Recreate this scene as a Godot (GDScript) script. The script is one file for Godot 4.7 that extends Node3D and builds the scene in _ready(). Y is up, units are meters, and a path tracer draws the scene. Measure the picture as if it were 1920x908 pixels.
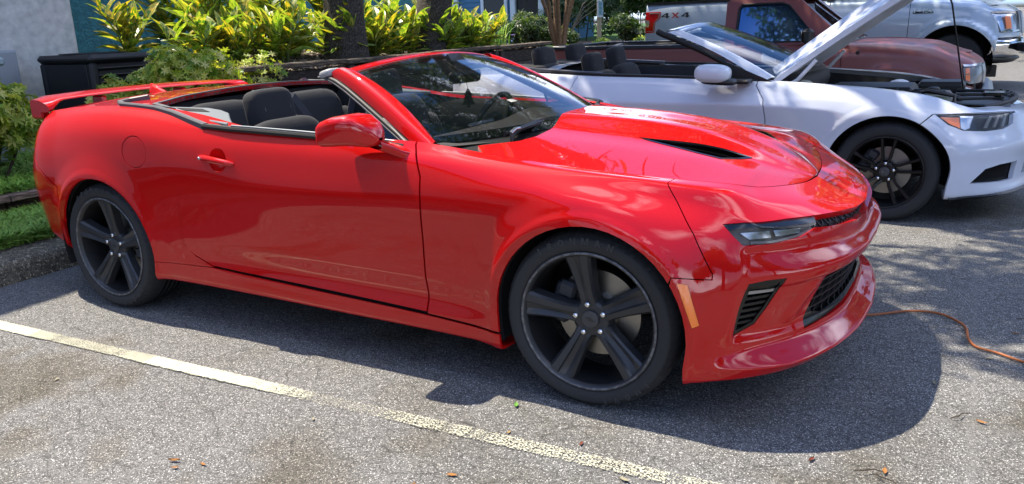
extends Node3D

func _ready() -> void:
	# camera, standing by the front of the red car
	var cam := Camera3D.new()
	cam.name = "camera"
	cam.transform = Transform3D(Basis(Vector3.UP, .520502) * Basis(Vector3.RIGHT, -.266116) * Basis(Vector3.BACK, -.0378365), Vector3(1.17391, 1.43857, 3.48854))
	cam.fov = 33.49
	cam.near = .05
	cam.far = 600
	cam.current = true
	add_child(cam)
	# sky and exposure
	var we := WorldEnvironment.new()
	we.name = "environment"
	var env := Environment.new()
	env.background_mode = Environment.BG_SKY
	env.sky = build_sky()
	env.background_energy_multiplier = SKY_ENERGY
	env.tonemap_mode = Environment.TONE_MAPPER_LINEAR
	env.tonemap_exposure = EXPOSURE
	env.sdfgi_enabled = true
	env.ssao_enabled = true
	env.ssil_enabled = true
	we.environment = env
	add_child(we)
	# sun: high, from behind the cars
	var sun := DirectionalLight3D.new()
	sun.name = "sun"
	sun.light_color = Color(1.0, .955, .88)
	sun.light_energy = SUN_ENERGY
	sun.light_angular_distance = .53
	sun.shadow_enabled = true
	sun.look_at_from_position(Vector3.ZERO, Vector3(.49, -1, .05), Vector3.RIGHT)
	add_child(sun)
	build_materials()
	build_ground()
	build_beds()
	build_plants()
	build_background()
	build_camaro()
	build_white_car()
	build_maroon_truck()
	build_silver_truck()

const SUN_ENERGY := 1.6
const SKY_ENERGY := .95
const EXPOSURE := 2.3

func build_sky() -> Sky:
	var pm := ProceduralSkyMaterial.new()
	pm.sky_top_color = Color(.26, .43, .70)
	pm.sky_horizon_color = Color(.62, .71, .80)
	pm.sky_curve = .12
	pm.ground_bottom_color = Color(.30, .30, .28)
	pm.ground_horizon_color = Color(.55, .58, .58)
	pm.sun_angle_max = 8.0
	var nt := noise_tex(1024, .006, SIMP, 5, 21, [[0, Color(0, 0, 0, 0)], [.46, Color(0, 0, 0, 0)], [.58, Color(.55, .56, .58, .8)], [.75, Color(.9, .9, .92, 1)], [1, Color(1, 1, 1, 1)]])
	pm.sky_cover = nt
	pm.sky_cover_modulate = Color(1.35, 1.35, 1.35, 1)
	var s := Sky.new()
	s.sky_material = pm
	return s

const PERL := FastNoiseLite.TYPE_PERLIN
const SIMP := FastNoiseLite.TYPE_SIMPLEX_SMOOTH
const CELL := FastNoiseLite.TYPE_CELLULAR

func paint(c: Color) -> StandardMaterial3D:
	var m := mat(c, .45)
	m.metallic_specular = .12
	m.clearcoat_enabled = true
	m.clearcoat = 1.0
	m.clearcoat_roughness = .012
	return m

func glass(tint: Color, a: float) -> StandardMaterial3D:
	var m := mat(Color(tint.r, tint.g, tint.b, a), .0)
	m.transparency = BaseMaterial3D.TRANSPARENCY_ALPHA
	m.metallic_specular = .5
	return m

func build_materials() -> void:
	M.red = paint(Color(.69, .045, .048))
	var rd := paint(Color(1, 1, 1))
	rd.albedo_texture = noise_tex(1024, .035, SIMP, 5, 11, [[0.0, Color(.69, .045, .048)], [.60, Color(.69, .045, .048)], [.72, Color(.68, .07, .05)], [1.0, Color(.58, .20, .12)]])
	tri_map(rd, 1.1)
	rd.roughness_texture = noise_tex(512, .06, SIMP, 4, 12, [[.0, Color(.6, .6, .6)], [1.0, Color(1, 1, 1)]])
	rd.roughness = .5
	M.red_dirty = rd
	M.white = paint(Color(.77, .79, .83))
	M.maroon = mat(Color(.44, .20, .172), .42)
	M.maroon.clearcoat_enabled = true
	M.maroon.clearcoat = .35
	M.maroon.clearcoat_roughness = .25
	M.silver = paint(Color(.62, .67, .72))
	M.silver.metallic = .55
	M.void_black = mat(Color(.02, .02, .022), .9)
	M.gloss_black = mat(Color(.03, .03, .033), .12)
	M.satin_black = mat(Color(.045, .046, .05), .42)
	M.mesh_black = mat(Color(.025, .025, .027), .5)
	M.seal = mat(Color(.04, .04, .042), .6)
	M.trim_grey = mat(Color(.27, .27, .285), .5)
	M.flap_grey = mat(Color(.36, .385, .40), .6)
	M.cap_pale = mat(Color(.55, .55, .55), .45)
	M.rubber = mat(Color(.145, .147, .152), .8)
	M.rubber.normal_enabled = true
	M.rubber.normal_texture = noise_tex(256, .2, SIMP, 3, 5, null, 3.0)
	M.rubber.normal_scale = .25
	tri_map(M.rubber, 9.0, false)
	M.tyre_print = mat(Color(.19, .19, .195), .65)
	M.rim = mat(Color(.19, .195, .205), .40, .25)
	M.rim_barrel = mat(Color(.10, .10, .108), .5, .2)
	M.rim_cap = mat(Color(.25, .25, .255), .5, .2)
	M.rim_black = mat(Color(.07, .07, .076), .32, .2)
	M.rim_scuff = mat(Color(.46, .46, .47), .5, .5)
	M.rim_scuff.albedo_texture = noise_tex(512, .02, SIMP, 5, 9, [[0, Color(.6, .6, .6)], [.5, Color(.75, .75, .75)], [.64, Color(1, 1, 1)], [1, Color(1, 1, 1)]])
	tri_map(M.rim_scuff, 3.0, false)
	M.chrome = mat(Color(.85, .85, .86), .12, 1.0)
	M.chrome_dull = mat(Color(.62, .63, .65), .3, 1.0)
	M.alu = mat(Color(.62, .63, .65), .35, 1.0)
	M.alu_dull = mat(Color(.42, .44, .46), .45, .5)
	M.disc = mat(Color(.55, .54, .52), .34, .95)
	M.caliper = mat(Color(.20, .21, .23), .5, .3)
	M.glass = glass(Color(.05, .085, .08), .20)
	M.glass_dark = glass(Color(.03, .04, .045), .75)
	M.lens = glass(Color(.30, .29, .27), .10)
	M.lens.metallic_specular = .33
	M.lens_glass = glass(Color(.75, .78, .8), .5)
	M.lamp_dark = mat(Color(.36, .345, .315), .45, .2)
	M.lamp_strip = mat(Color(.42, .42, .41), .3, .2)
	M.lamp_chrome = mat(Color(.78, .78, .78), .15, .9)
	M.lamp_black = mat(Color(.06, .075, .10), .3, .3)
	M.lens_clear = glass(Color(.75, .80, .85), .08)
	M.lens_clear.metallic_specular = .36
	M.white_dull = mat(Color(.80, .81, .83), .5)
	M.roof_cloth = mat(Color(.05, .05, .055), .9)
	M.trim_blue = mat(Color(.055, .07, .10), .6)
	M.bed_dark = mat(Color(.03, .036, .045), .6)
	M.rail_blue = mat(Color(.08, .10, .135), .4)
	M.plug_red = mat(Color(.12, .02, .02), .6)
	M.glass_blue = mat(Color(.36, .47, .60), .03, .85)
	M.glass_black = mat(Color(.10, .12, .15), .04, .8)
	M.decal_black = mat(Color(.055, .06, .07), .5)
	M.decal_red = mat(Color(.55, .07, .04), .5)
	M.badge_dark = mat(Color(.06, .065, .08), .4)
	M.amber = mat(Color(.96, .47, .05), .2)
	M.amber.clearcoat_enabled = true
	M.red_lens = mat(Color(.66, .02, .025), .15)
	M.fabric = mat(Color(.12, .122, .13), .95)
	M.fabric.rim_enabled = true
	M.fabric.rim = .25
	M.fabric.normal_enabled = true
	M.fabric.normal_texture = noise_tex(256, .35, SIMP, 2, 6, null, 4.0)
	M.fabric.normal_scale = .35
	tri_map(M.fabric, 7.0, false)
	M.piping = mat(Color(.34, .34, .36), .8)
	M.leather = mat(Color(.035, .035, .037), .45)
	M.dash = mat(Color(.06, .062, .065), .7)
	M.cabin = mat(Color(.04, .042, .048), .8)
	M.belt = mat(Color(.12, .13, .17), .7)
	M.freshener = mat(Color(.02, .02, .02), .8)
	M.sticker_white = mat(Color(.75, .75, .72), .6)
	M.mirror = mat(Color(.8, .8, .8), .02, 1.0)
	var f := SystemFont.new()
	f.font_names = PackedStringArray(["Droid Sans"])
	f.font_weight = 700
	M.font_bold = f
# ------------------------------------------------------------------ helpers
var taken := {}
var M: Dictionary = {}

func numbered(called: String, parent: Node) -> String:
	var k := str(parent.get_instance_id()) + called
	var n: int = taken.get(k, 0)
	taken[k] = n + 1
	return called if n == 0 else "%s_%03d" % [called, n]

func thing(called: String, label: String, category: String, at := Vector3.ZERO, turn := 0.0, group := "") -> Node3D:
	var o := Node3D.new()
	o.name = numbered(called, self)
	add_child(o)
	o.position = at
	o.rotation.y = turn
	return tag(o, label, category, group)

func tag(o: Node3D, label: String, category: String, group := "") -> Node3D:
	o.set_meta("label", label)
	o.set_meta("category", category)
	if group != "": o.set_meta("group", group)
	return o

func obj(called: String, mesh: Mesh, m: Material, parent: Node = self, label := "") -> MeshInstance3D:
	var o := MeshInstance3D.new()
	o.name = numbered(called, parent)
	o.mesh = mesh
	o.material_override = m
	parent.add_child(o)
	if label != "": o.set_meta("label", label)
	return o

func struct(called: String, mesh: Mesh, m: Material, label: String) -> MeshInstance3D:
	var o := obj(called, mesh, m, self, label)
	o.set_meta("kind", "structure")
	return o

func stuff(o: Node) -> Node:
	o.set_meta("kind", "stuff")
	return o

func dup(root: Node3D, at: Vector3, turn: float, label := "", scl := 1.0) -> Node3D:
	var r: Node3D = root.duplicate()
	r.name = numbered(String(root.name).rstrip("0123456789").trim_suffix("_"), self)
	add_child(r)
	r.position = at
	r.rotation.y = turn
	r.scale = Vector3.ONE * scl
	if label != "": r.set_meta("label", label)
	return r

func mat(col: Color, rough := 0.6, metal := 0.0) -> StandardMaterial3D:
	var m := StandardMaterial3D.new()
	m.albedo_color = col
	m.roughness = rough
	m.metallic = metal
	return m

func noise_tex(size: int, freq: float, kind: int, octaves: int, seed_: int, ramp = null, normal := 0.0) -> NoiseTexture2D:
	var f := FastNoiseLite.new()
	f.seed = seed_
	f.noise_type = kind
	f.frequency = freq
	f.fractal_octaves = octaves
	if octaves <= 1: f.fractal_type = FastNoiseLite.FRACTAL_NONE
	var t := NoiseTexture2D.new()
	t.width = size
	t.height = size
	t.seamless = true
	t.noise = f
	if ramp != null:
		var g := Gradient.new()
		var offs := PackedFloat32Array()
		var cols := PackedColorArray()
		for r in ramp:
			offs.append(r[0])
			cols.append(r[1])
		g.offsets = offs
		g.colors = cols
		t.color_ramp = g
	if normal > 0.0:
		t.as_normal_map = true
		t.bump_strength = normal
	return t

func tri_map(m: StandardMaterial3D, per_metre: float, world := true) -> StandardMaterial3D:
	m.uv1_triplanar = true
	m.uv1_world_triplanar = world
	m.uv1_scale = Vector3.ONE * per_metre
	return m

# one mesh being collected: triangles are stored clockwise seen from the side of their normal
class MB:
	var v := PackedVector3Array()
	var n := PackedVector3Array()
	var uv := PackedVector2Array()
	var col := PackedColorArray()
	var tint := Color.WHITE
	var colored := false
	var textured := false
	func tri(a: Vector3, b: Vector3, c: Vector3, na: Vector3, nb: Vector3, nc: Vector3, ua := Vector2.ZERO, ub := Vector2.ZERO, uc := Vector2.ZERO) -> void:
		var g := (b - a).cross(c - a)
		if g.length_squared() < 1e-16: return
		if g.dot(na + nb + nc) > 0:
			v.append_array([a, c, b])
			n.append_array([na, nc, nb])
			if textured: uv.append_array([ua, uc, ub])
		else:
			v.append_array([a, b, c])
			n.append_array([na, nb, nc])
			if textured: uv.append_array([ua, ub, uc])
		if colored: col.append_array([tint, tint, tint])
	# flat polygon, turned so that it faces `out`
	func face(p: Array, out: Vector3) -> void:
		for i in range(1, p.size() - 1):
			var a: Vector3 = p[0]
			var b: Vector3 = p[i]
			var c: Vector3 = p[i + 1]
			var g := (b - a).cross(c - a).normalized()
			if g.dot(out) < 0: g = -g
			tri(a, b, c, g, g, g)
	func quad(a: Vector3, b: Vector3, c: Vector3, d: Vector3, out: Vector3) -> void:
		face([a, b, c, d], out)
	# a grid of points rows x cols; smooth normals unless flat; `out` picks the side by sign along the first computed normal
	func grid(pts: Array, flip := false, closed_u := false, closed_v := false, flat := false) -> void:
		var R := pts.size()
		var C: int = pts[0].size()
		var nn := []
		for i in R:
			var row := PackedVector3Array()
			for j in C:
				var i0 := i - 1
				var i1 := i + 1
				var j0 := j - 1
				var j1 := j + 1
				if closed_u:
					i0 = (i0 + R - 1) % (R - 1) if i0 < 0 else i0
					i1 = 1 if i1 >= R else i1
					if i0 == R - 1: i0 = R - 2
				else:
					i0 = maxi(i0, 0)
					i1 = mini(i1, R - 1)
				if closed_v:
					j0 = C - 2 if j0 < 0 else j0
					j1 = 1 if j1 >= C else j1
				else:
					j0 = maxi(j0, 0)
					j1 = mini(j1, C - 1)
				var du: Vector3 = pts[i1][j] - pts[i0][j]
				var dv: Vector3 = pts[i][j1] - pts[i][j0]
				if du.length() < 1e-7: du = pts[clampi(i + 1, 0, R - 1)][(j + 1) % C] - pts[clampi(i - 1, 0, R - 1)][(j + 1) % C]
				if dv.length() < 1e-7:
					var ii := 1 if i == 0 else (R - 2 if i == R - 1 else i)
					dv = pts[ii][j1] - pts[ii][j0]
				var q := du.cross(dv).normalized()
				row.append(-q if flip else q)
			nn.append(row)
		for i in R - 1:
			for j in C - 1:
				var a: Vector3 = pts[i][j]
				var b: Vector3 = pts[i + 1][j]
				var c: Vector3 = pts[i + 1][j + 1]
				var d: Vector3 = pts[i][j + 1]
				if flat:
					face([a, b, c], nn[i][j] + nn[i + 1][j + 1])
					face([a, c, d], nn[i][j] + nn[i + 1][j + 1])
				else:
					var t := [Vector2(float(j) / (C - 1), float(i) / (R - 1)), Vector2(float(j) / (C - 1), float(i + 1) / (R - 1)), Vector2(float(j + 1) / (C - 1), float(i + 1) / (R - 1)), Vector2(float(j + 1) / (C - 1), float(i) / (R - 1))]
					tri(a, b, c, nn[i][j], nn[i + 1][j], nn[i + 1][j + 1], t[0], t[1], t[2])
					tri(a, c, d, nn[i][j], nn[i + 1][j + 1], nn[i][j + 1], t[0], t[2], t[3])
	func box(c: Vector3, s: Vector3, bev := 0.0, b := Basis.IDENTITY) -> void:
		var h := s * 0.5
		var k := minf(bev, minf(h.x, minf(h.y, h.z)) * 0.99)
		if k <= 0.0:
			for ax in 3:
				for sg in [-1.0, 1.0]:
					var o := Vector3.ZERO
					o[ax] = sg
					var p := []
					for e in [[-1, -1], [1, -1], [1, 1], [-1, 1]]:
						var w := Vector3.ZERO
						w[ax] = sg * h[ax]
						w[(ax + 1) % 3] = e[0] * h[(ax + 1) % 3]
						w[(ax + 2) % 3] = e[1] * h[(ax + 2) % 3]
						p.append(c + b * w)
					face(p, b * o)
			return
		for ax in 3:
			var a1 := (ax + 1) % 3
			var a2 := (ax + 2) % 3
			for sg in [-1.0, 1.0]:
				var o := Vector3.ZERO
				o[ax] = sg
				var p := []
				for e in [[-1, -1], [1, -1], [1, 1], [-1, 1]]:
					var w := Vector3.ZERO
					w[ax] = sg * h[ax]
					w[a1] = e[0] * (h[a1] - k)
					w[a2] = e[1] * (h[a2] - k)
					p.append(c + b * w)
				face(p, b * o)
				for sg2 in [-1.0, 1.0]:
					var q := []
					for e in [-1.0, 1.0]:
						var w := Vector3.ZERO
						w[ax] = sg * h[ax]
						w[a1] = sg2 * (h[a1] - k)
						w[a2] = e * (h[a2] - k)
						q.append(c + b * w)
					for e in [1.0, -1.0]:
						var w := Vector3.ZERO
						w[ax] = sg * (h[ax] - k)
						w[a1] = sg2 * h[a1]
						w[a2] = e * (h[a2] - k)
						q.append(c + b * w)
					var oo := Vector3.ZERO
					oo[ax] = sg
					oo[a1] = sg2
					face(q, b * oo)
		for sx in [-1.0, 1.0]:
			for sy in [-1.0, 1.0]:
				for sz in [-1.0, 1.0]:
					var q := []
					for ax in 3:
						var w := Vector3(sx * (h.x - k), sy * (h.y - k), sz * (h.z - k))
						w[ax] = [sx, sy, sz][ax] * h[ax]
						q.append(c + b * w)
					face(q, b * Vector3(sx, sy, sz))
	# profile: Vector2(radius, height along axis); axis = basis.y
	func lathe(pr: Array, c: Vector3, b: Basis, seg := 32, a0 := 0.0, a1 := TAU) -> void:
		var pts := []
		for i in pr.size():
			var row := PackedVector3Array()
			for j in seg + 1:
				var a := a0 + (a1 - a0) * j / seg
				row.append(c + b * Vector3(cos(a) * pr[i].x, pr[i].y, sin(a) * pr[i].x))
			pts.append(row)
		grid(pts, false, false, absf(a1 - a0 - TAU) < 0.001)
	# lathe with every profile segment its own smooth band (hard edges between)
	func lathe_hard(pr: Array, c: Vector3, b: Basis, seg := 32) -> void:
		for i in pr.size() - 1: lathe([pr[i], pr[i + 1]], c, b, seg)
	func tube(path: Array, r, seg := 8, cap := true) -> void:
		var up := Vector3.UP
		var pts := []
		var nrm := Vector3.ZERO
		for i in path.size():
			var t: Vector3 = (path[mini(i + 1, path.size() - 1)] - path[maxi(i - 1, 0)]).normalized()
			if i == 0:
				nrm = t.cross(up if absf(t.y) < 0.9 else Vector3.RIGHT).normalized()
			else:
				nrm = (nrm - t * nrm.dot(t)).normalized()
			var bi := t.cross(nrm)
			var row := PackedVector3Array()
			var rr: float = r[i] if r is Array or r is PackedFloat32Array else r
			for j in seg + 1:
				var a := TAU * j / seg
				row.append(path[i] + (nrm * cos(a) + bi * sin(a)) * rr)
			pts.append(row)
		grid(pts, true, false, true)
		if cap:
			for e in [0, path.size() - 1]:
				var out: Vector3 = (path[0] - path[1]) if e == 0 else (path[-1] - path[-2])
				var q := []
				for j in seg: q.append(pts[e][j])
				face(q, out)
	# superellipsoid cushion; e small = boxy
	func pillow(c: Vector3, s: Vector3, e := 0.5, b := Basis.IDENTITY, nu := 20, nv := 12, e2 := -1.0) -> void:
		if e2 < 0: e2 = e
		var pts := []
		for i in nv + 1:
			var ph := -PI / 2 + PI * i / nv
			var row := PackedVector3Array()
			for j in nu + 1:
				var th := TAU * j / nu
				var cp := MB.sp(cos(ph), e2)
				row.append(c + b * Vector3(MB.sp(cos(th), e) * cp * s.x * 0.5, MB.sp(sin(ph), e2) * s.y * 0.5, MB.sp(sin(th), e) * cp * s.z * 0.5))
			pts.append(row)
		grid(pts, false, false, true)
	static func sp(x: float, e: float) -> float:
		return signf(x) * pow(absf(x), e)
	# polygon in the plane (x, y of basis) pushed out by depth along basis.z; front edge chamfered by bev
	func prism(poly: PackedVector2Array, c: Vector3, b: Basis, depth: float, bev := 0.0, back := true) -> void:
		var inner := poly
		if bev > 0.0:
			var off := Geometry2D.offset_polygon(poly, -bev)
			if off.size() > 0 and off[0].size() == poly.size(): inner = off[0]
			else: bev = 0.0
		var cw := Geometry2D.is_polygon_clockwise(poly)
		var ix := Geometry2D.triangulate_polygon(inner)
		for k in range(0, ix.size(), 3):
			face([c + b * Vector3(inner[ix[k]].x, inner[ix[k]].y, depth), c + b * Vector3(inner[ix[k + 1]].x, inner[ix[k + 1]].y, depth), c + b * Vector3(inner[ix[k + 2]].x, inner[ix[k + 2]].y, depth)], b.z)
		if back:
			ix = Geometry2D.triangulate_polygon(poly)
			for k in range(0, ix.size(), 3):
				face([c + b * Vector3(poly[ix[k]].x, poly[ix[k]].y, 0), c + b * Vector3(poly[ix[k + 1]].x, poly[ix[k + 1]].y, 0), c + b * Vector3(poly[ix[k + 2]].x, poly[ix[k + 2]].y, 0)], -b.z)
		var start := 0
		if bev > 0.0:
			var best := 1e9
			for i in inner.size():
				var dd := inner[i].distance_to(poly[0])
				if dd < best:
					best = dd
					start = i
		for i in poly.size():
			var p := poly[i]
			var q := poly[(i + 1) % poly.size()]
			var d := q - p
			var o := Vector3(-d.y, d.x, 0) if cw else Vector3(d.y, -d.x, 0)
			quad(c + b * Vector3(p.x, p.y, 0), c + b * Vector3(q.x, q.y, 0), c + b * Vector3(q.x, q.y, depth - bev), c + b * Vector3(p.x, p.y, depth - bev), b * o)
			if bev > 0.0:
				var p2 := inner[(start + i) % inner.size()]
				var q2 := inner[(start + i + 1) % inner.size()]
				quad(c + b * Vector3(p.x, p.y, depth - bev), c + b * Vector3(q.x, q.y, depth - bev), c + b * Vector3(q2.x, q2.y, depth), c + b * Vector3(p2.x, p2.y, depth), b * (o.normalized() + Vector3(0, 0, 1)))
	# rectangle-like profile (list of Vector2: side, up) carried along a path, up hint given
	func sweep(path: Array, prof: Array, up := Vector3.UP, closed_prof := true, flat := true) -> void:
		var pts := []
		for i in path.size():
			var t: Vector3 = (path[mini(i + 1, path.size() - 1)] - path[maxi(i - 1, 0)]).normalized()
			var side := t.cross(up).normalized()
			var u2 := side.cross(t)
			var row := PackedVector3Array()
			for p in prof: row.append(path[i] + side * p.x + u2 * p.y)
			if closed_prof: row.append(row[0])
			pts.append(row)
		var ctr := Vector2.ZERO
		for p in prof: ctr += p / prof.size()
		for i in path.size() - 1:
			for j in pts[0].size() - 1:
				var a: Vector3 = pts[i][j]
				var d: Vector3 = pts[i][j + 1]
				var mid: Vector3 = (a + d) * 0.5
				var t2: Vector3 = (path[i + 1] - path[i]).normalized()
				var side2 := t2.cross(up).normalized()
				var cc: Vector3 = path[i] + side2 * ctr.x + side2.cross(t2) * ctr.y
				quad(a, pts[i + 1][j], pts[i + 1][j + 1], d, mid - cc)
		if closed_prof:
			for e in [0, path.size() - 1]:
				var q := []
				for j in prof.size(): q.append(pts[e][j])
				face(q, (path[0] - path[1]) if e == 0 else (path[-1] - path[-2]))
	func mesh() -> ArrayMesh:
		var a := []
		a.resize(Mesh.ARRAY_MAX)
		a[Mesh.ARRAY_VERTEX] = v
		a[Mesh.ARRAY_NORMAL] = n
		if textured: a[Mesh.ARRAY_TEX_UV] = uv
		if colored: a[Mesh.ARRAY_COLOR] = col
		var m := ArrayMesh.new()
		m.add_surface_from_arrays(Mesh.PRIMITIVE_TRIANGLES, a)
		return m

# ------------------------------------------------------------------ curved skins: a net of lines, and panels cut out of it
class Net:
	var nu := 0
	var nv := 0
	var P := PackedVector3Array()
	var N := PackedVector3Array()
	var Q := PackedVector2Array()
	var R0 := PackedVector2Array()   # bounds of Q in every row
	var R1 := PackedVector2Array()
	func bounds() -> void:
		for i in nu:
			var a := Q[i * nv]
			var b := a
			for j in nv:
				a = a.min(Q[i * nv + j])
				b = b.max(Q[i * nv + j])
			R0.append(a)
			R1.append(b)
	func at(i: int, j: int) -> int:
		return i * nv + j
	func normals() -> void:
		N.resize(P.size())
		for i in nu:
			for j in nv:
				var du := P[at(mini(i + 1, nu - 1), j)] - P[at(maxi(i - 1, 0), j)]
				var dv := P[at(i, mini(j + 1, nv - 1))] - P[at(i, maxi(j - 1, 0))]
				if du.length() < 1e-7: du = P[at(mini(i + 1, nu - 1), maxi(j - 1, 0))] - P[at(maxi(i - 1, 0), maxi(j - 1, 0))]
				N[at(i, j)] = du.cross(dv).normalized()

static func hermite(p0, p1, m0, m1, t: float):
	var t2 := t * t
	var t3 := t2 * t
	return p0 * (2 * t3 - 3 * t2 + 1) + m0 * (t3 - 2 * t2 + t) + p1 * (-2 * t3 + 3 * t2) + m1 * (t3 - t2)

# value at s of the curve through (S[i], L[i])
static func along(S: Array, L: Array, s: float):
	var n := S.size()
	var i := 0
	while i < n - 2 and s > S[i + 1]: i += 1
	var h: float = S[i + 1] - S[i]
	var t := clampf((s - S[i]) / h, 0, 1)
	var d = (L[i + 1] - L[i]) / h
	var m0 = d
	var m1 = d
	if i > 0:
		var h0: float = S[i] - S[i - 1]
		m0 = ((L[i] - L[i - 1]) / h0 * h + d * h0) / (h + h0)
	if i < n - 2:
		var h1: float = S[i + 2] - S[i + 1]
		m1 = ((L[i + 2] - L[i + 1]) / h1 * h + d * h1) / (h + h1)
	return hermite(L[i], L[i + 1], m0 * h, m1 * h, t)

# lines[j][i]: point of line j at station i. crease: float per line, or a Callable(j, s)
func make_net(S: Array, lines: Array, crease, step: float, sub: int, qmap: Callable, bend = null) -> Net:
	var net := Net.new()
	var n := int(ceil((S[-1] - S[0]) / step))
	net.nu = n + 1
	net.nv = (lines.size() - 1) * sub + 1
	var L := lines.size()
	for i in n + 1:
		var s: float = S[0] + (S[-1] - S[0]) * i / n
		var C := []
		for j in L: C.append(along(S, lines[j], s))
		var K := []
		for j in L - 1: K.append(pow(maxf((C[j + 1] - C[j]).length(), 1e-5), 0.6))
		for j in L - 1:
			var h: float = K[j]
			var d: Vector3 = (C[j + 1] - C[j]) / h
			var m0 := d
			var m1 := d
			if j > 0:
				m0 = ((C[j] - C[j - 1]) / K[j - 1] * h + d * K[j - 1]) / (h + K[j - 1])
				m0 = m0.lerp(d, crease.call(j, s))
			if j < L - 2:
				m1 = ((C[j + 2] - C[j + 1]) / K[j + 1] * h + d * K[j + 1]) / (h + K[j + 1])
				m1 = m1.lerp(d, crease.call(j + 1, s))
			for k in sub:
				net.P.append(hermite(C[j], C[j + 1], m0 * h, m1 * h, float(k) / sub))
		net.P.append(C[L - 1])
		for k in net.nv: net.Q.append(qmap.call(net.P[net.P.size() - net.nv + k], s))
	net.normals()
	if bend != null:
		for k in net.P.size(): net.P[k] += net.N[k] * bend.call(net.P[k], net.Q[k])
		net.normals()
	net.bounds()
	return net

# adds to mb the piece of the net inside `outline` and outside `cuts` (polygons over Q)
func panel(mb: MB, net: Net, outline: PackedVector2Array, cuts: Array, o := {}) -> void:
	var off: float = o.get("offset", 0.0)
	var skirt: float = o.get("skirt", 0.012)
	var mir: bool = o.get("mirror", false)
	var mz := Vector3(1, 1, -1) if mir else Vector3.ONE
	var sgn: float = o.get("side", 1.0)
	var lo := outline[0]
	var hi := outline[0]
	for p in outline:
		lo = lo.min(p)
		hi = hi.max(p)
	var inside := PackedByteArray()
	inside.resize(net.P.size())
	var rows := PackedByteArray()
	rows.resize(net.nu)
	for i in net.nu:
		rows[i] = 1 if net.R1[i].x >= lo.x - .03 and net.R0[i].x <= hi.x + .03 and net.R1[i].y >= lo.y and net.R0[i].y <= hi.y else 0
	for k in net.P.size():
		if rows[k / net.nv] == 0: continue
		var q := net.Q[k]
		if q.x < lo.x or q.y < lo.y or q.x > hi.x or q.y > hi.y: continue
		var ok := Geometry2D.is_point_in_polygon(q, outline)
		if ok:
			for c in cuts:
				if Geometry2D.is_point_in_polygon(q, c):
					ok = false
					break
		inside[k] = 1 if ok else 0
	var edges := {}
	var jlo: int = o.get("jlo", 0)
	var jhi: int = o.get("jhi", net.nv - 1)
	for i in net.nu - 1:
		if rows[i] == 0: continue
		for j in range(jlo, jhi):
			var id := [net.at(i, j), net.at(i + 1, j), net.at(i + 1, j + 1), net.at(i, j + 1)]
			var cnt := inside[id[0]] + inside[id[1]] + inside[id[2]] + inside[id[3]]
			if cnt == 0:
				var q0 := net.Q[id[0]].min(net.Q[id[2]]).min(net.Q[id[1]]).min(net.Q[id[3]])
				var q1 := net.Q[id[0]].max(net.Q[id[2]]).max(net.Q[id[1]]).max(net.Q[id[3]])
				if q1.x < lo.x or q1.y < lo.y or q0.x > hi.x or q0.y > hi.y: continue
			for t in [[0, 1, 2], [0, 2, 3]]:
				var a: int = id[t[0]]
				var b: int = id[t[1]]
				var c: int = id[t[2]]
				if cnt == 4:
					_ptri(mb, edges, net.P[a] + net.N[a] * off, net.P[b] + net.N[b] * off, net.P[c] + net.N[c] * off, net.N[a], net.N[b], net.N[c], mz, sgn)
					continue
				var qa := net.Q[a]
				var qb := net.Q[b]
				var qc := net.Q[c]
				var den := (qb - qa).cross(qc - qa)
				if absf(den) < 2e-8:
					if inside[a] + inside[b] + inside[c] >= 2: _ptri(mb, edges, net.P[a] + net.N[a] * off, net.P[b] + net.N[b] * off, net.P[c] + net.N[c] * off, net.N[a], net.N[b], net.N[c], mz, sgn)
					continue
				var list := Geometry2D.intersect_polygons(PackedVector2Array([qa, qb, qc]), outline)
				for cut in cuts:
					var nx: Array[PackedVector2Array] = []
					for pl in list: nx.append_array(Geometry2D.clip_polygons(pl, cut))
					list = nx
				for pl in list:
					var ix := Geometry2D.triangulate_polygon(pl)
					if ix.size() == 0:
						for k in range(1, pl.size() - 1): ix.append_array([0, k, k + 1])
					var PP := []
					var NN := []
					for q in pl:
						var w1: float = (q - qa).cross(qc - qa) / den
						var w2: float = (qb - qa).cross(q - qa) / den
						var nn := (net.N[a] * (1 - w1 - w2) + net.N[b] * w1 + net.N[c] * w2).normalized()
						PP.append(net.P[a] * (1 - w1 - w2) + net.P[b] * w1 + net.P[c] * w2 + nn * off)
						NN.append(nn)
					for k in range(0, ix.size(), 3):
						_ptri(mb, edges, PP[ix[k]], PP[ix[k + 1]], PP[ix[k + 2]], NN[ix[k]], NN[ix[k + 1]], NN[ix[k + 2]], mz, sgn)
	if skirt > 0.0:
		for k in edges:
			var e = edges[k]
			if e[4] != 1: continue
			var a: Vector3 = e[0]
			var b: Vector3 = e[1]
			if absf(a.z) < 2e-4 and absf(b.z) < 2e-4: continue
			var mid: Vector3 = (a + b) * 0.5 - e[5]
			mb.quad(a * mz, b * mz, (b - e[3] * skirt) * mz, (a - e[2] * skirt) * mz, mid * mz)

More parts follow.
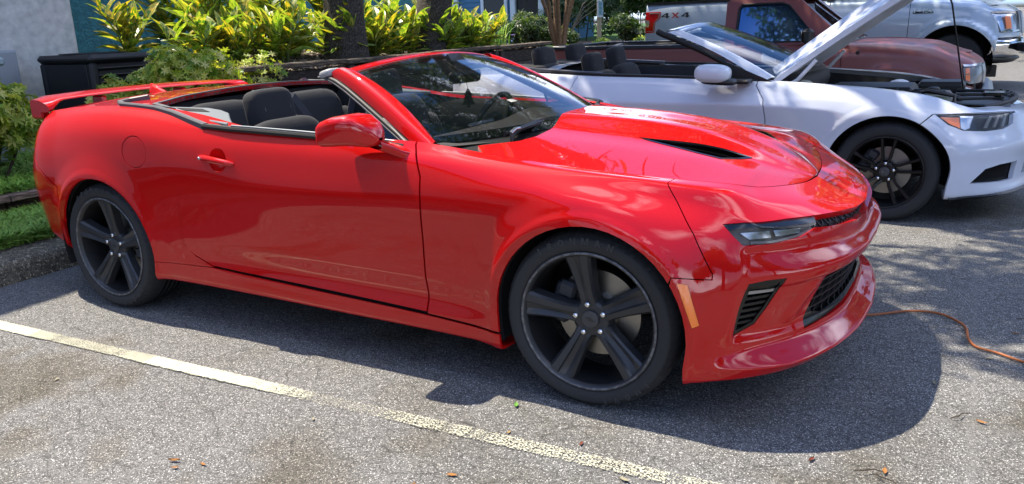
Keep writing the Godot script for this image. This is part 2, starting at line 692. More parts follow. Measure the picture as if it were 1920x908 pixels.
func _ptri(mb: MB, edges: Dictionary, a: Vector3, b: Vector3, c: Vector3, na: Vector3, nb: Vector3, nc: Vector3, mz: Vector3, sgn: float) -> void:
	if (b - a).cross(c - a).length_squared() < 1e-14: return
	mb.tri(a * mz, b * mz, c * mz, na * mz * sgn, nb * mz * sgn, nc * mz * sgn)
	var ctr := (a + b + c) / 3.0
	for e in [[a, b, na, nb], [b, c, nb, nc], [c, a, nc, na]]:
		var ka := Vector3i((e[0] * 8000.0).round())
		var kb := Vector3i((e[1] * 8000.0).round())
		if ka == kb: continue
		var key := [ka, kb] if ka < kb else [kb, ka]
		if edges.has(key): edges[key][4] += 1
		else: edges[key] = [e[0], e[1], e[2] * sgn, e[3] * sgn, 1, ctr]

func poly(a: Array) -> PackedVector2Array:
	var r := PackedVector2Array()
	for i in range(0, a.size(), 2): r.append(Vector2(a[i], a[i + 1]))
	return r

func shrink(p: PackedVector2Array, d: float) -> PackedVector2Array:
	var r := Geometry2D.offset_polygon(p, -d)
	return r[0] if r.size() > 0 else p

func disc(c: Vector2, r: float, n := 48) -> PackedVector2Array:
	var a := PackedVector2Array()
	for i in n: a.append(c + Vector2.from_angle(TAU * i / n) * r)
	return a

func area(p: PackedVector2Array) -> float:
	var a := 0.0
	for i in p.size(): a += p[i].cross(p[(i + 1) % p.size()]) * .5
	return a
# ------------------------------------------------------------------ the red convertible's skin
const CS := [-4.3, -3.95, -3.62, -3.42, -3.15, -2.81, -2.45, -2.1, -1.65, -1.2, -0.75, -0.35, 0.0, 0.25, 0.45, 0.68, 0.92, 1.14, 1.4]

func ln(tail: Array, ys: Array, zs: Array, nose: Array) -> Array:
	var r := []
	for t in tail: r.append(Vector3(t[0], t[1], t[2]))
	for i in ys.size(): r.append(Vector3(CS[i + 3], ys[i], zs[i]))
	for t in nose: r.append(Vector3(t[0], t[1], t[2]))
	return r

func camaro_lines() -> Array:
	return [
		ln([[-3.68, .36, 0], [-3.64, .36, .38], [-3.50, .36, .62]], [.36, .30, .24, .22, .215, .205, .20, .195, .19, .19, .195, .20], [.74, .76, .78, .80, .80, .80, .80, .80, .80, .80, .78, .72], [[.55, .217, .62], [.65, .22, .45], [.70, .208, .24], [.72, .205, 0]]),
		ln([[-3.78, .38, 0], [-3.74, .38, .42], [-3.60, .385, .73]], [.37, .31, .25, .232, .228, .222, .214, .208, .203, .20, .20, .203], [.86, .90, .93, .93, .922, .918, .918, .92, .932, .942, .948, .925], [[.655, .222, .81], [.785, .226, .595], [.85, .215, .325], [.873, .21, 0]]),
		ln([[-3.81, .45, 0], [-3.77, .45, .43], [-3.62, .45, .745]], [.43, .37, .33, .31, .305, .30, .293, .285, .275, .265, .258, .25], [.87, .91, .935, .935, .924, .916, .912, .915, .932, .943, .95, .932], [[.685, .264, .83], [.815, .264, .61], [.878, .254, .33], [.90, .25, 0]]),
		ln([[-3.83, .52, 0], [-3.79, .52, .435], [-3.64, .52, .755]], [.50, .45, .42, .40, .385, .365, .355, .35, .35, .36, .34, .30], [.878, .917, .943, .94, .922, .905, .895, .898, .922, .945, .952, .93], [[.615, .314, .795], [.745, .318, .572], [.81, .312, .318], [.828, .31, 0]]),
		ln([[-3.84, .60, 0], [-3.80, .60, .437], [-3.65, .60, .76]], [.57, .53, .50, .48, .47, .458, .448, .442, .44, .46, .45, .42], [.884, .922, .948, .943, .928, .922, .918, .918, .93, .948, .952, .93], [[.63, .415, .795], [.765, .415, .568], [.83, .41, .31], [.85, .41, 0]]),
		ln([[-3.845, .68, 0], [-3.805, .68, .437], [-3.655, .68, .76]], [.66, .64, .62, .61, .60, .60, .60, .60, .60, .60, .57, .535], [.886, .924, .95, .943, .93, .926, .926, .928, .934, .946, .948, .92], [[.66, .515, .785], [.81, .53, .56], [.875, .535, .30], [.89, .528, 0]]),
		ln([[-3.825, .77, 0], [-3.785, .77, .433], [-3.63, .77, .753]], [.76, .76, .76, .75, .74, .74, .74, .74, .735, .73, .69, .63], [.88, .918, .945, .942, .932, .930, .930, .930, .933, .938, .935, .90], [[.667, .587, .77], [.825, .583, .545], [.885, .578, .30], [.90, .57, 0]]),
		ln([[-3.78, .87, 0], [-3.74, .87, .425], [-3.58, .865, .735]], [.86, .87, .875, .865, .85, .845, .845, .845, .835, .815, .77, .715], [.862, .902, .932, .935, .928, .92, .918, .918, .918, .918, .905, .868], [[.64, .652, .757], [.785, .632, .535], [.845, .617, .29], [.86, .61, 0]]),
		ln([[-3.75, .95, 0], [-3.71, .95, .41], [-3.56, .94, .705]], [.94, .965, .985, .975, .945, .935, .93, .92, .892, .865, .832, .795], [.83, .872, .905, .918, .912, .902, .90, .895, .885, .872, .852, .815], [[.61, .738, .755], [.76, .712, .53], [.83, .697, .285], [.845, .69, 0]]),
		ln([[-3.73, 1.005, 0], [-3.69, 1.0, .385], [-3.55, .99, .665]], [.995, 1.03, 1.055, 1.05, 1.015, .995, .985, .962, .924, .898, .878, .852], [.79, .825, .855, .87, .875, .873, .87, .86, .85, .838, .82, .78], [[.585, .795, .67], [.69, .765, .455], [.75, .735, .24], [.765, .722, 0]]),
		ln([[-3.66, 1.045, 0], [-3.62, 1.042, .35], [-3.50, 1.038, .61]], [1.045, 1.075, 1.09, 1.095, 1.07, 1.01, .995, .985, .932, .898, .880, .862], [.73, .75, .77, .785, .81, .845, .85, .84, .795, .77, .745, .685], [[.53, .832, .57], [.595, .806, .38], [.635, .787, .20], [.65, .776, 0]]),
	]

func camaro_crease(j: int, s: float) -> float:
	var f := smoothstep(.35, .6, s)
	match j:
		1: return .7
		2: return lerpf(.55, .8, f)
		3: return lerpf(.25, .55, f)
		4: return lerpf(.65 * smoothstep(-2.35, -1.9, s) * (1 - smoothstep(-.75, -.5, s)), .2, f)
		5: return lerpf(0.0, .5, f)
		7: return lerpf(0.0, .75, f)
		8: return lerpf(0.0, .6, f)
		9: return lerpf(.55 * smoothstep(-3.0, -2.0, s), .1, f)
	return 0.0

func camaro_bend(p: Vector3, q: Vector2) -> float:
	var d := 0.0
	for wx in [0.005, -2.811]:
		var r := Vector2(q.x - wx, p.y - .348).length()
		if r < .52 and p.y < 0.86:
			d += .010 * (1 - smoothstep(.40, .52, r)) + .005 * (1 - smoothstep(.408, .430, r))
	# nose: the beam under the lamps stands proud of the vent and grille field, which starts at a sharp edge
	var e := smoothstep(.556, .574, q.x)
	if e > 0.0:
		d -= .017 * e * smoothstep(.335, .365, p.y) * (1 - smoothstep(.522, .540, p.y))
		d -= .007 * e * smoothstep(.522, .540, p.y) * (1 - smoothstep(.655, .672, p.y))
		# a ridge runs down between the vent and the grille
		var ridge := absf(q.x - lerpf(.79, .86, clampf((p.y - .35) / .18, 0, 1)))
		d += .012 * (1 - smoothstep(.0, .05, ridge)) * smoothstep(.36, .40, p.y) * (1 - smoothstep(.50, .53, p.y))
	# door: soft line under the shoulder
	return d

var cam_net: Net
func camaro_net() -> void:
	cam_net = make_net(CS, camaro_lines(), camaro_crease, .014, 8, func(p, s): return Vector2(s, p.y), camaro_bend)

# hood: from its seam (the last line) to the centre line
var hood_net: Net
const HS := [-0.75, -0.35, 0.0, 0.25, 0.45, 0.68, 0.92, 1.14, 1.4]
func hood_lines() -> Array:
	var seam: Array = camaro_lines()[10].slice(10)
	var mid := [Vector3(-.42, 1.02, 0), Vector3(-.28, 1.008, 0), Vector3(0, .983, 0), Vector3(.25, .942, 0), Vector3(.41, .892, 0), Vector3(.52, .849, 0), Vector3(.59, .816, 0), Vector3(.635, .792, 0), Vector3(.65, .776, 0)]
	var rise := [.012, .014, .016, .016, .011, .006, .003, .001, 0]
	var out := [seam]
	for k in 3:
		var l := []
		for i in seam.size():
			var t: float = [.36, .62, .76][k]
			var a: Vector3 = seam[i]
			var b: Vector3 = mid[i]
			var p := a.lerp(b, t)
			p.y = lerpf(a.y, b.y, [.30, .62, .98][k]) + rise[i] * [.7, .2, 1.5][k]
			l.append(p)
		out.append(l)
	var m2 := []
	for i in mid.size(): m2.append(mid[i] + Vector3(0, rise[i] * 1.4, 0))
	out.append(m2)
	return out

func hood_build() -> void:
	hood_net = make_net(HS, hood_lines(), func(j, _s): return .6 if j == 3 else (.4 if j == 2 else 0.0), .016, 8, func(p, _s): return Vector2(p.x, p.z))

# rear deck between the last lines
var deck_net: Net
func deck_build() -> void:
	var S := CS.slice(0, 9)
	var a: Array = camaro_lines()[10].slice(0, 9)
	var mid := [Vector3(-3.66, 1.045, 0), Vector3(-3.64, 1.05, 0), Vector3(-3.56, 1.064, 0), Vector3(-3.42, 1.082, 0), Vector3(-3.15, 1.11, 0), Vector3(-2.81, 1.13, 0), Vector3(-2.45, 1.14, 0), Vector3(-2.1, 1.13, 0), Vector3(-1.65, 1.06, 0)]
	var L := [a]
	for t in [.33, .66, 1.0]:
		var l := []
		for i in a.size():
			var p: Vector3 = a[i].lerp(mid[i], t)
			p.y = lerpf(a[i].y, mid[i].y, 1 - (1 - t) * (1 - t))
			l.append(p)
		L.append(l)
	deck_net = make_net(S, L, func(_j, _s): return 0.0, .02, 8, func(p, _s): return Vector2(p.x, p.z))
# ------------------------------------------------------------------ wheels
# axis +z points outwards; spokes run from the hub to the rim
func add_wheel(car: Node3D, at: Vector3, turn: float, R: float, W: float, rim_r: float, style: String, spin: float, o := {}) -> Node3D:
	var w := Node3D.new()
	w.name = numbered("wheel", car)
	car.add_child(w)
	w.position = at
	w.rotation.y = turn
	var B := Basis(Vector3.RIGHT, Vector3.BACK, Vector3.DOWN)   # lathe axis (y) laid along z
	var h := W * 0.5
	var t := MB.new()
	var rr := rim_r - .003
	t.lathe([Vector2(rr, h - .022), Vector2(rr + .006, h - .010), Vector2(rr + .018, h - .004), Vector2(rr + .030, h - .001), Vector2(lerpf(rr, R, .62), h + .001), Vector2(R - .022, h - .006), Vector2(R - .012, h - .016), Vector2(R - .004, h - .034), Vector2(R, h - .06), Vector2(R + .001, h - .09)], Vector3.ZERO, B, 72)
	for s in 4:   # ribs of tread between grooves
		var z0 := lerpf(h - .09, -h + .06, s / 4.0)
		var z1 := lerpf(h - .09, -h + .06, (s + 1) / 4.0) + .010
		t.lathe_hard([Vector2(R + .001, z0), Vector2(R + .001, z1), Vector2(R - .008, z1), Vector2(R - .008, z1 - .010)], Vector3.ZERO, B, 72)
	t.lathe([Vector2(R + .001, -h + .06), Vector2(R - .006, -h + .03), Vector2(R - .03, -h + .005), Vector2(rr, -h + .02)], Vector3.ZERO, B, 72)
	var nb: int = o.get("blocks", 60)
	for k in nb:  # shoulder blocks
		var a := TAU * k / nb
		var b2 := Basis(Vector3.BACK, a)
		var q := []
		for e in [[R - .020, h - .004], [R - .006, h - .026], [R + .0025, h - .056], [R + .003, h - .083]]:
			var row := PackedVector3Array()
			for da in [-.011, .011, .024]: row.append(Basis(Vector3.BACK, a + da * 2.2) * Vector3(e[0] + (.0 if da < .02 else -.006), 0, e[1] + (.0 if da < .02 else -.004)))
			q.append(row)
		t.grid(q, true)
	obj("tyre", t.mesh(), M.rubber, w)
	if o.has("letters"):
		for word in o.letters:
			var chars: String = word[0]
			for k in chars.length():
				if chars[k] == " ": continue
				var tm := TextMesh.new()
				tm.text = chars[k]
				tm.font = M.font_bold
				tm.font_size = 32
				tm.pixel_size = word[3] / 32.0
				tm.depth = .0025
				var a: float = word[1] - word[2] * (k - (chars.length() - 1) * .5)
				var lr: float = lerpf(rr, R, .60)
				var li := obj("letter", tm, M.tyre_print, w.get_node("tyre"))
				var up := Vector3(cos(a), sin(a), 0) * (1.0 if word[2] > 0 else -1.0)
				li.transform = Transform3D(Basis(up.cross(Vector3.BACK), up, Vector3.BACK), Vector3(cos(a), sin(a), 0) * lr + Vector3(0, 0, h + .0012))
	var g := MB.new()
	g.lathe([Vector2(rim_r - .006, h - .020), Vector2(rim_r, h - .012), Vector2(rim_r - .001, h - .007), Vector2(rim_r - .006, h - .005), Vector2(rim_r - .012, h - .008), Vector2(rim_r - .018, h - .022)], Vector3.ZERO, B, 72)
	var rim := obj("rim", g.mesh(), M.rim if style == "five" else M.rim_black, w)
	var bar := MB.new()
	bar.lathe([Vector2(rim_r - .018, h - .022), Vector2(rim_r - .026, h - .06), Vector2(rim_r - .030, -h + .06), Vector2(rim_r - .012, -h + .02)], Vector3.ZERO, B, 64)
	obj("barrel", bar.mesh(), M.rim_barrel, rim)
	if style == "five":
		var e := MB.new()
		e.lathe([Vector2(rim_r + .002, h - .0075), Vector2(rim_r + .0005, h - .0035), Vector2(rim_r - .005, h - .0025), Vector2(rim_r - .008, h - .006)], Vector3.ZERO, B, 72)
		obj("rim_edge", e.mesh(), M.rim_scuff, rim)
	var n := 5
	for k in n:
		var sp := MB.new()
		var a := spin + TAU * k / n
		var bb := Basis(Vector3.BACK, a)
		if style == "five":
			# stations: r, half width, front z, depth of the middle valley, offset of the ridge
			var st := [[.030, .030, h - .062, .0], [.062, .037, h - .050, .003], [.085, .034, h - .043, .010], [.115, .035, h - .036, .017], [.16, .039, h - .028, .021], [.21, .046, h - .019, .020], [rim_r - .026, .052, h - .012, .013], [rim_r - .009, .055, h - .009, .008]]
			var pts := []
			for s in st:
				var row := PackedVector3Array()
				for p in [[-1.12, -.052], [-1.0, -.012], [-.80, 0.0], [-.25, 0.001], [-.12, -s[3] * .55], [.35, -s[3]], [.80, -.002 - s[3] * .35], [1.0, -.016], [1.12, -.052]]:
					row.append(bb * Vector3(s[0], p[0] * s[1], s[2] + p[1]))
				pts.append(row)
			for j in 8:   # hard creases along the spoke
				var strip := []
				for r in pts: strip.append(PackedVector3Array([r[j], r[j + 1]]))
				sp.grid(strip, false)
		else:
			for off in [-1.0, 1.0]:
				var st2 := [[.055, .013 + off * .018, .012, h - .050], [.10, off * .024, .0095, h - .040], [.17, off * .034, .010, h - .026], [rim_r - .012, off * .046, .014, h - .016]]
				var pts2 := []
				for s in st2:
					var row := PackedVector3Array()
					for p in [[-1.1, -.035], [-1, -.006], [-.6, 0], [.6, 0], [1, -.006], [1.1, -.035]]:
						row.append(bb * Vector3(s[0], off * .012 * 0.0 + s[1] + p[0] * s[2], s[3] + p[1]))
					pts2.append(row)
				for j in 5:
					var strip := []
					for r in pts2: strip.append(PackedVector3Array([r[j], r[j + 1]]))
					sp.grid(strip, false)
		obj("spoke", sp.mesh(), M.rim if style == "five" else M.rim_black, rim)
		var nt := MB.new()
		var ln_ := bb * Vector3(.0595, 0, h - .046)
		nt.lathe([Vector2(.0115, -.012), Vector2(.0115, .006), Vector2(.009, .011), Vector2(0, .013)], ln_, B, 6)
		obj("lug_nut", nt.mesh(), M.chrome, w)
	var hb := MB.new()
	hb.lathe([Vector2(.078, h - .085), Vector2(.074, h - .056), Vector2(.06, h - .052), Vector2(.036, h - .052), Vector2(.0, h - .052)], Vector3.ZERO, B, 40)
	obj("hub", hb.mesh(), M.rim if style == "five" else M.rim_black, rim)
	var hc := MB.new()
	hc.lathe([Vector2(.034, h - .054), Vector2(.034, h - .044), Vector2(.031, h - .041), Vector2(0, h - .040)], Vector3.ZERO, B, 36)
	obj("hub_cap", hc.mesh(), M.rim_cap, w)
	# emblem on the cap
	var em := MB.new()
	if style == "five":
		em.prism(poly([-.022, -.004, -.008, -.004, -.006, -.008, .008, -.008, .010, -.004, .022, .004, .008, .004, .006, .008, -.008, .008, -.010, .004]), Vector3(0, 0, h - .0405), Basis(Vector3.BACK, -.5), .0012)
	else:
		em.prism(poly([-.018, .000, -.010, .007, .002, .006, .010, .011, .016, .008, .012, .004, .014, -.004, .006, .000, .002, -.010, -.004, -.003, -.012, -.009]), Vector3(0, 0, h - .0405), Basis.IDENTITY, .0012)
	obj("emblem", em.mesh(), M.rim if style == "five" else M.chrome, w.get_node("hub_cap"))
	var d := MB.new()
	var dr: float = o.get("disc", .172)
	d.lathe_hard([Vector2(.07, h - .105), Vector2(.085, h - .105), Vector2(.087, h - .125), Vector2(dr, h - .127), Vector2(dr, h - .155), Vector2(.07, h - .155)], Vector3.ZERO, B, 64)
	obj("brake_disc", d.mesh(), M.disc, w)
	var c := MB.new()
	var ca: float = o.get("caliper", 2.75)
	var cb := Basis(Vector3.BACK, ca)
	for s in [-1.0, 1.0]: c.box(cb * Vector3(dr - .035, s * .052, h - .104), Vector3(.075, .066, .042), .012, cb)
	c.box(cb * Vector3(dr - .012, 0, h - .120), Vector3(.05, .15, .06), .012, cb)
	c.box(cb * Vector3(dr - .055, 0, h - .100), Vector3(.02, .12, .02), .005, cb)
	obj("brake_caliper", c.mesh(), M.caliper, w)
	return w

func well(mb: MB, c: Vector3, r: float, z0: float, z1: float) -> void:
	var B := Basis(Vector3.RIGHT, Vector3.BACK, Vector3.DOWN)
	mb.lathe([Vector2(r, z1), Vector2(r, z0), Vector2(.02, z0)], c, B, 40, PI - .35, TAU + .35)

# superelliptic seat with bolsters: base at floor, facing +x
func add_seat(car: Node3D, at: Vector3, wide: float, tall: float, head: bool, m: Material, o := {}) -> void:
	var s := Node3D.new()
	s.name = numbered(o.get("name", "seat"), car)
	car.add_child(s)
	s.position = at
	var tilt := Basis(Vector3.BACK, .30)
	var a := MB.new()
	a.pillow(Vector3(.12, .14, 0), Vector3(.54, .18, wide), .42, Basis(Vector3.BACK, .08), 24, 12, .6)
	obj("cushion", a.mesh(), m, s)
	var b := MB.new()
	b.pillow(Vector3(-.22, .14 + tall * .5, 0), Vector3(.17, tall, wide * .92), .45, tilt, 24, 14, .42)
	obj("backrest", b.mesh(), m, s)
	for z in [-1.0, 1.0]:
		var d := MB.new()
		d.pillow(Vector3(-.17, .08 + tall * .48, z * wide * .42), Vector3(.20, tall * .82, wide * .17), .7, tilt, 18, 12, .5)
		obj("bolster", d.mesh(), m, s)
	if head:
		var hd := MB.new()
		hd.pillow(Vector3(-.235 - tall * .22, .14 + tall * 1.04, 0), Vector3(.13, .24, wide * .52), .5, Basis(Vector3.BACK, .2), 24, 14, .42)
		obj("headrest", hd.mesh(), m, s)
		for zz in [-1.0, 1.0]:
			var p := []
			for k in 13:
				var t := PI * k / 12.0
				p.append(Vector3(-.235 - tall * .22, .14 + tall * 1.04, 0) + Basis(Vector3.BACK, .2) * Vector3(.062 * cos(t) * .9 + .004, .117 * sin(t), zz * wide * .165))
			var pm := MB.new()
			pm.tube(p, .0035, 5)
			obj("piping", pm.mesh(), M.piping, s.get_node("headrest"))

# ------------------------------------------------------------------ the red convertible
const DOOR_F := [-.775, 2.0, -.772, .975, -.74, .92, -.715, .86, -.712, .6, -.718, .44, -.725, .283]
const DOOR_R := [-1.825, .326, -2.00, .336, -2.12, .38, -2.185, .43, -2.178, .646, -2.118, .80, -2.045, .925, -1.985, .985, -1.985, 2.0]
const HEADLAMP := [.484, .751, .59, .755, .765, .747, .902, .735, .878, .703, .800, .684, .69, .677, .563, .680]
const SLOT := [.902, .735, 1.069, .717, 1.215, .702, 1.42, .690, 1.42, .640, 1.215, .660, 1.012, .686, .878, .703]
const FOGV := [.584, .552, .640, .560, .709, .560, .678, .444, .653, .394, .565, .358, .572, .45]
const GRILLE := [.900, .528, .98, .538, 1.1, .543, 1.42, .522, 1.42, .322, 1.2, .328, .984, .335, .880, .330, .893, .42]

func strip_panel(called: String, net: Net, outline: PackedVector2Array, cuts: Array, m: Material, parent: Node, o := {}) -> MeshInstance3D:
	var mb := MB.new()
	for mir in ([false, true] if o.get("both", false) else [o.get("mirror", false)]):
		var oo := o.duplicate()
		oo.mirror = mir
		panel(mb, net, outline, cuts, oo)
	if mb.v.size() == 0: return null
	return obj(called, mb.mesh(), m, parent)

func build_camaro() -> Node3D:
	camaro_net()
	hood_build()
	deck_build()
	var car := thing("convertible_car", "glossy red convertible with its top down, black five-spoke wheels and rear spoiler, nearest the camera", "car")
	var arch_f := poly([-.372, .345])
	arch_f.clear()
	for k in 25:
		var a := -.0 + PI * k / 24.0
		arch_f.append(Vector2(.012 + .381 * cos(a), .345 + .381 * sin(a)))
	arch_f.append_array(poly([-.350, .20, -.345, .05, .385, .05, .385, .2]))
	var arch_r := PackedVector2Array()
	for k in 25:
		var a := PI * k / 24.0
		arch_r.append(Vector2(-2.785 + .385 * cos(a), .345 + .385 * sin(a)))
	arch_r.append_array(poly([-3.15, .28, -3.10, .05, -2.40, .05, -2.415, .25]))
	var sill := [-.725, .279, -.36, .262, -.34, .262]
	var door := poly(DOOR_F + DOOR_R)
	var fuel := disc(Vector2(-2.452, .884), .086, 40)
	for k in fuel.size(): fuel[k] = Vector2(-2.452, .884) + (fuel[k] - Vector2(-2.452, .884)) * Vector2(1.08, .93)
	var fend := poly([-.769, 2.0, -.766, .975, -.734, .92, -.709, .86, -.706, .6, -.712, .44, -.719, .279, -.34, .262, .2, .262, .338, .578, .466, .574, .468, .59, .393, .72, .294, .85, .274, .878, .274, 2.0])
	var quarter := poly([-1.979, 2.0, -1.979, .988, -2.039, .927, -2.112, .803, -2.172, .648, -2.179, .433, -2.115, .374, -1.995, .33, -2.30, .322, -2.45, .32, -3.17, .32, -3.17, .66, -3.212, .672, -3.476, .827, -3.60, .875, -4.4, .875, -4.4, 2.0])
	var rear := poly([-4.4, .2, -3.08, .2, -3.10, .40, -3.175, .50, -3.18, .655, -3.215, .665, -3.479, .821, -3.603, .869, -4.4, .869])
	var rock := poly([-2.46, .05, -2.46, .316, -1.995, .326, -1.825, .316, -1.316, .292, -.722, .269, -.36, .252, -.30, .252, -.30, .05])
	var bump := poly([.2772, 2.0, .2772, .8785, .297, .851, .396, .7215, .471, .592, .472, .5705, .339, .5745, .30, .35, .30, .05, 1.42, .05, 1.42, 2.0])
	var hl := poly(HEADLAMP)
	var slot := poly(SLOT)
	var vent := poly(FOGV)
	var gr := poly(GRILLE)
	var mark := poly([.356, .560, .394, .555, .438, .413, .412, .403])
	for mir in [false, true]:
		strip_panel("fender", cam_net, fend, [arch_f], M.red, car, {"mirror": mir})
		var q := strip_panel("quarter_panel", cam_net, quarter, [arch_r, fuel] if not mir else [arch_r], M.red, car, {"mirror": mir})
		if not mir:
			strip_panel("fuel_flap", cam_net, shrink(fuel, .003), [], M.red, q, {"offset": -.0012})
		strip_panel("rocker_panel", cam_net, rock, [arch_f, arch_r], M.red, car, {"mirror": mir})
		var d := strip_panel("door", cam_net, shrink(door, .0025), [disc(Vector2(-1.868, .868), .056, 28)] , M.red, car, {"mirror": mir, "skirt": .02})
		# dished cup behind the handle
		var cup := MB.new()
		var mz := -1.0 if mir else 1.0
		cup.lathe([Vector2(.057, .0), Vector2(.050, -.012), Vector2(.03, -.022), Vector2(0, -.025)], Vector3(-1.868, .868, .9215 * mz), Basis(Vector3.RIGHT, Vector3(0, .12, mz).normalized(), Vector3(0, mz, -.12).normalized()), 28)
		obj("handle_cup", cup.mesh(), M.red, d)
		var hm := MB.new()
		var hp := []
		var hr := []
		for e in [[-1.985, .878, .916, .006], [-1.972, .879, .928, .013], [-1.93, .876, .936, .0155], [-1.87, .870, .938, .016], [-1.81, .863, .936, .015], [-1.775, .857, .930, .013], [-1.762, .855, .918, .006]]:
			hp.append(Vector3(e[0], e[1], e[2] * mz))
			hr.append(e[3])
		hm.tube(hp, hr, 12)
		obj("door_handle", hm.mesh(), M.red, d)
		var lk := MB.new()
		lk.lathe([Vector2(.008, -.004), Vector2(.008, .003), Vector2(.006, .005), Vector2(0, .005)], Vector3(-1.955, .878, .9515 * mz), Basis(Vector3.RIGHT, Vector3(0, 0, mz), Vector3(0, -mz, 0)), 14)
		obj("lock", lk.mesh(), M.chrome, d)
		strip_panel("side_marker", cam_net, shrink(mark, .001), [], M.amber, car, {"mirror": mir, "offset": -.002})
	strip_panel("rear_bumper", cam_net, rear, [arch_r], M.red, car, {"both": true})
	var fb := strip_panel("front_bumper", cam_net, bump, [arch_f, hl, slot, vent, gr, mark], M.red, car, {"both": true, "skirt": .03})
	# lamps, grilles and vents set into the nose
	var lin := strip_panel("inner_shell", cam_net, poly([-4.4, .55, -2.3, .5, -2.2, .25, 1.42, .1, 1.42, .97, -.6, .97, -2.0, .93, -4.4, .93]), [arch_f, arch_r], M.void_black, car, {"both": true, "offset": -.034, "skirt": 0.0, "jlo": 8, "jhi": 76})
	for mir in [false, true]:
		var hb := strip_panel("headlight", cam_net, shrink(hl, .001), [], M.lamp_dark, car, {"mirror": mir, "offset": -.030, "skirt": 0.0})
		strip_panel("lens", cam_net, shrink(hl, .0015), [], M.lens, hb, {"mirror": mir, "offset": -.003, "skirt": .004})
		strip_panel("lamp_brow", cam_net, poly([.49, .749, .59, .752, .765, .744, .90, .733, .895, .722, .76, .731, .60, .737, .51, .732]), [], M.gloss_black, hb, {"mirror": mir, "offset": -.008, "skirt": .012})
		strip_panel("reflector", cam_net, poly([.56, .722, .70, .722, .70, .698, .60, .698]), [], M.lamp_chrome, hb, {"mirror": mir, "offset": -.020, "skirt": .008})
		strip_panel("reflector", cam_net, poly([.72, .722, .83, .715, .82, .698, .72, .700]), [], M.lamp_chrome, hb, {"mirror": mir, "offset": -.020, "skirt": .008})
		var mz := -1.0 if mir else 1.0
		var bz := MB.new()
		for e in [[.655, .716, .60], [.60, .715, .70]]:
			bz.lathe([Vector2(.026, -.01), Vector2(.024, .006), Vector2(.018, .0), Vector2(0, -.006)], Vector3(e[0], e[1] , e[2] * mz), Basis(Vector3(-.6, 0, .8 * mz), Vector3(.8, 0, .6 * mz), Vector3.UP), 20)
		obj("projector", bz.mesh(), M.lens_glass, hb)
		strip_panel("running_light", cam_net, poly([.60, .692, .692, .687, .800, .693, .870, .708, .872, .701, .80, .685, .692, .679, .60, .682]), [], M.lamp_strip, hb, {"mirror": mir, "offset": -.012, "skirt": .004})
		strip_panel("fog_vent", cam_net, shrink(vent, .001), [shrink(vent, .014)], M.gloss_black, car, {"mirror": mir, "offset": -.002, "skirt": .03})
		var fv := car.get_child(car.get_child_count() - 1)
		strip_panel("vent_back", cam_net, vent, [], M.void_black, fv, {"mirror": mir, "offset": -.032, "skirt": 0.0})
		strip_panel("bright_bar", cam_net, poly([.588, .522, .690, .522, .688, .512, .587, .510]), [], M.alu, fv, {"mirror": mir, "offset": -.004, "skirt": .01})
		strip_panel("cap", cam_net, poly([.590, .548, .700, .552, .692, .526, .588, .526]), [], M.gloss_black, fv, {"mirror": mir, "offset": -.006, "skirt": .01})
		for k in 6:
			var y := .495 - .022 * k
			strip_panel("louvre", cam_net, Geometry2D.intersect_polygons(poly([.55, y, .72, y + .006, .72, y - .004, .55, y - .010]), shrink(vent, .012))[0], [], M.satin_black, fv, {"mirror": mir, "offset": -.008 , "skirt": .016})
	strip_panel("upper_grille", cam_net, slot, [], M.void_black, car, {"both": true, "offset": -.028, "skirt": 0.0})
	var ug := car.get_child(car.get_child_count() - 1)
	strip_panel("lower_grille", cam_net, gr, [], M.void_black, car, {"both": true, "offset": -.045, "skirt": 0.0})
	var lg := car.get_child(car.get_child_count() - 1)
	for mir in [false, true]:
		for k in 12:
			for u in [1, -1]:
				var s0 := .86 + k * .05
				var mesh_bar := poly([s0, .66, s0 + .05, .74, s0 + .054, .74, s0 + .004, .66]) if u == 1 else poly([s0 + .05, .66, s0, .74, s0 + .004, .74, s0 + .054, .66])
				var hit := Geometry2D.intersect_polygons(mesh_bar, shrink(slot, .001))
				if hit.size() > 0 and absf(area(hit[0])) > 2e-5:
					strip_panel("grille_bar", cam_net, hit[0], [], M.mesh_black, ug, {"mirror": mir, "offset": -.022, "skirt": .004})
		# honeycomb of the lower grille: rows of slanted cells
		for r in 6:
			var y := .345 + r * .036
			var hit := Geometry2D.intersect_polygons(poly([.8, y + .004, 1.42, y + .004, 1.42, y - .003, .8, y - .003]), shrink(gr, .002))
			if hit.size() > 0: strip_panel("grille_bar", cam_net, hit[0], [], M.satin_black, lg, {"mirror": mir, "offset": -.016, "skirt": .012})
			for k in 11:
				var s0 := .86 + k * .055 + (.0275 if r % 2 == 1 else 0.0)
				var h2 := Geometry2D.intersect_polygons(poly([s0, y, s0 + .012, y + .036, s0 + .017, y + .036, s0 + .005, y]), shrink(gr, .002))
				if h2.size() > 0 and absf(area(h2[0])) > 2e-5: strip_panel("grille_bar", cam_net, h2[0], [], M.satin_black, lg, {"mirror": mir, "offset": -.018, "skirt": .010})
		strip_panel("grille_frame", cam_net, poly([.876, .333, .970, .338, 1.227, .345, 1.42, .345, 1.42, .360, 1.22, .362, .99, .358, .93, .375, .885, .42]), [], M.gloss_black, lg, {"mirror": mir, "offset": -.004, "skirt": .03})
	# hood
	var hood_poly := poly([-.435, .0, -.425, .20, -.405, .36, -.40, .50, -.43, .60, -.54, .745, -.475, .815, -.40, .83, .2, .83, .9, .7, .9, .0])
	var hv := poly([-.027, .299, .071, .286, .201, .268, .327, .250, .438, .243, .405, .315, .350, .395, .25, .385, .13, .352, .03, .324])
	var seam := PackedVector2Array()
	for i in hood_net.nu: seam.append(Vector2(hood_net.P[i * hood_net.nv].x, hood_net.P[i * hood_net.nv].z))
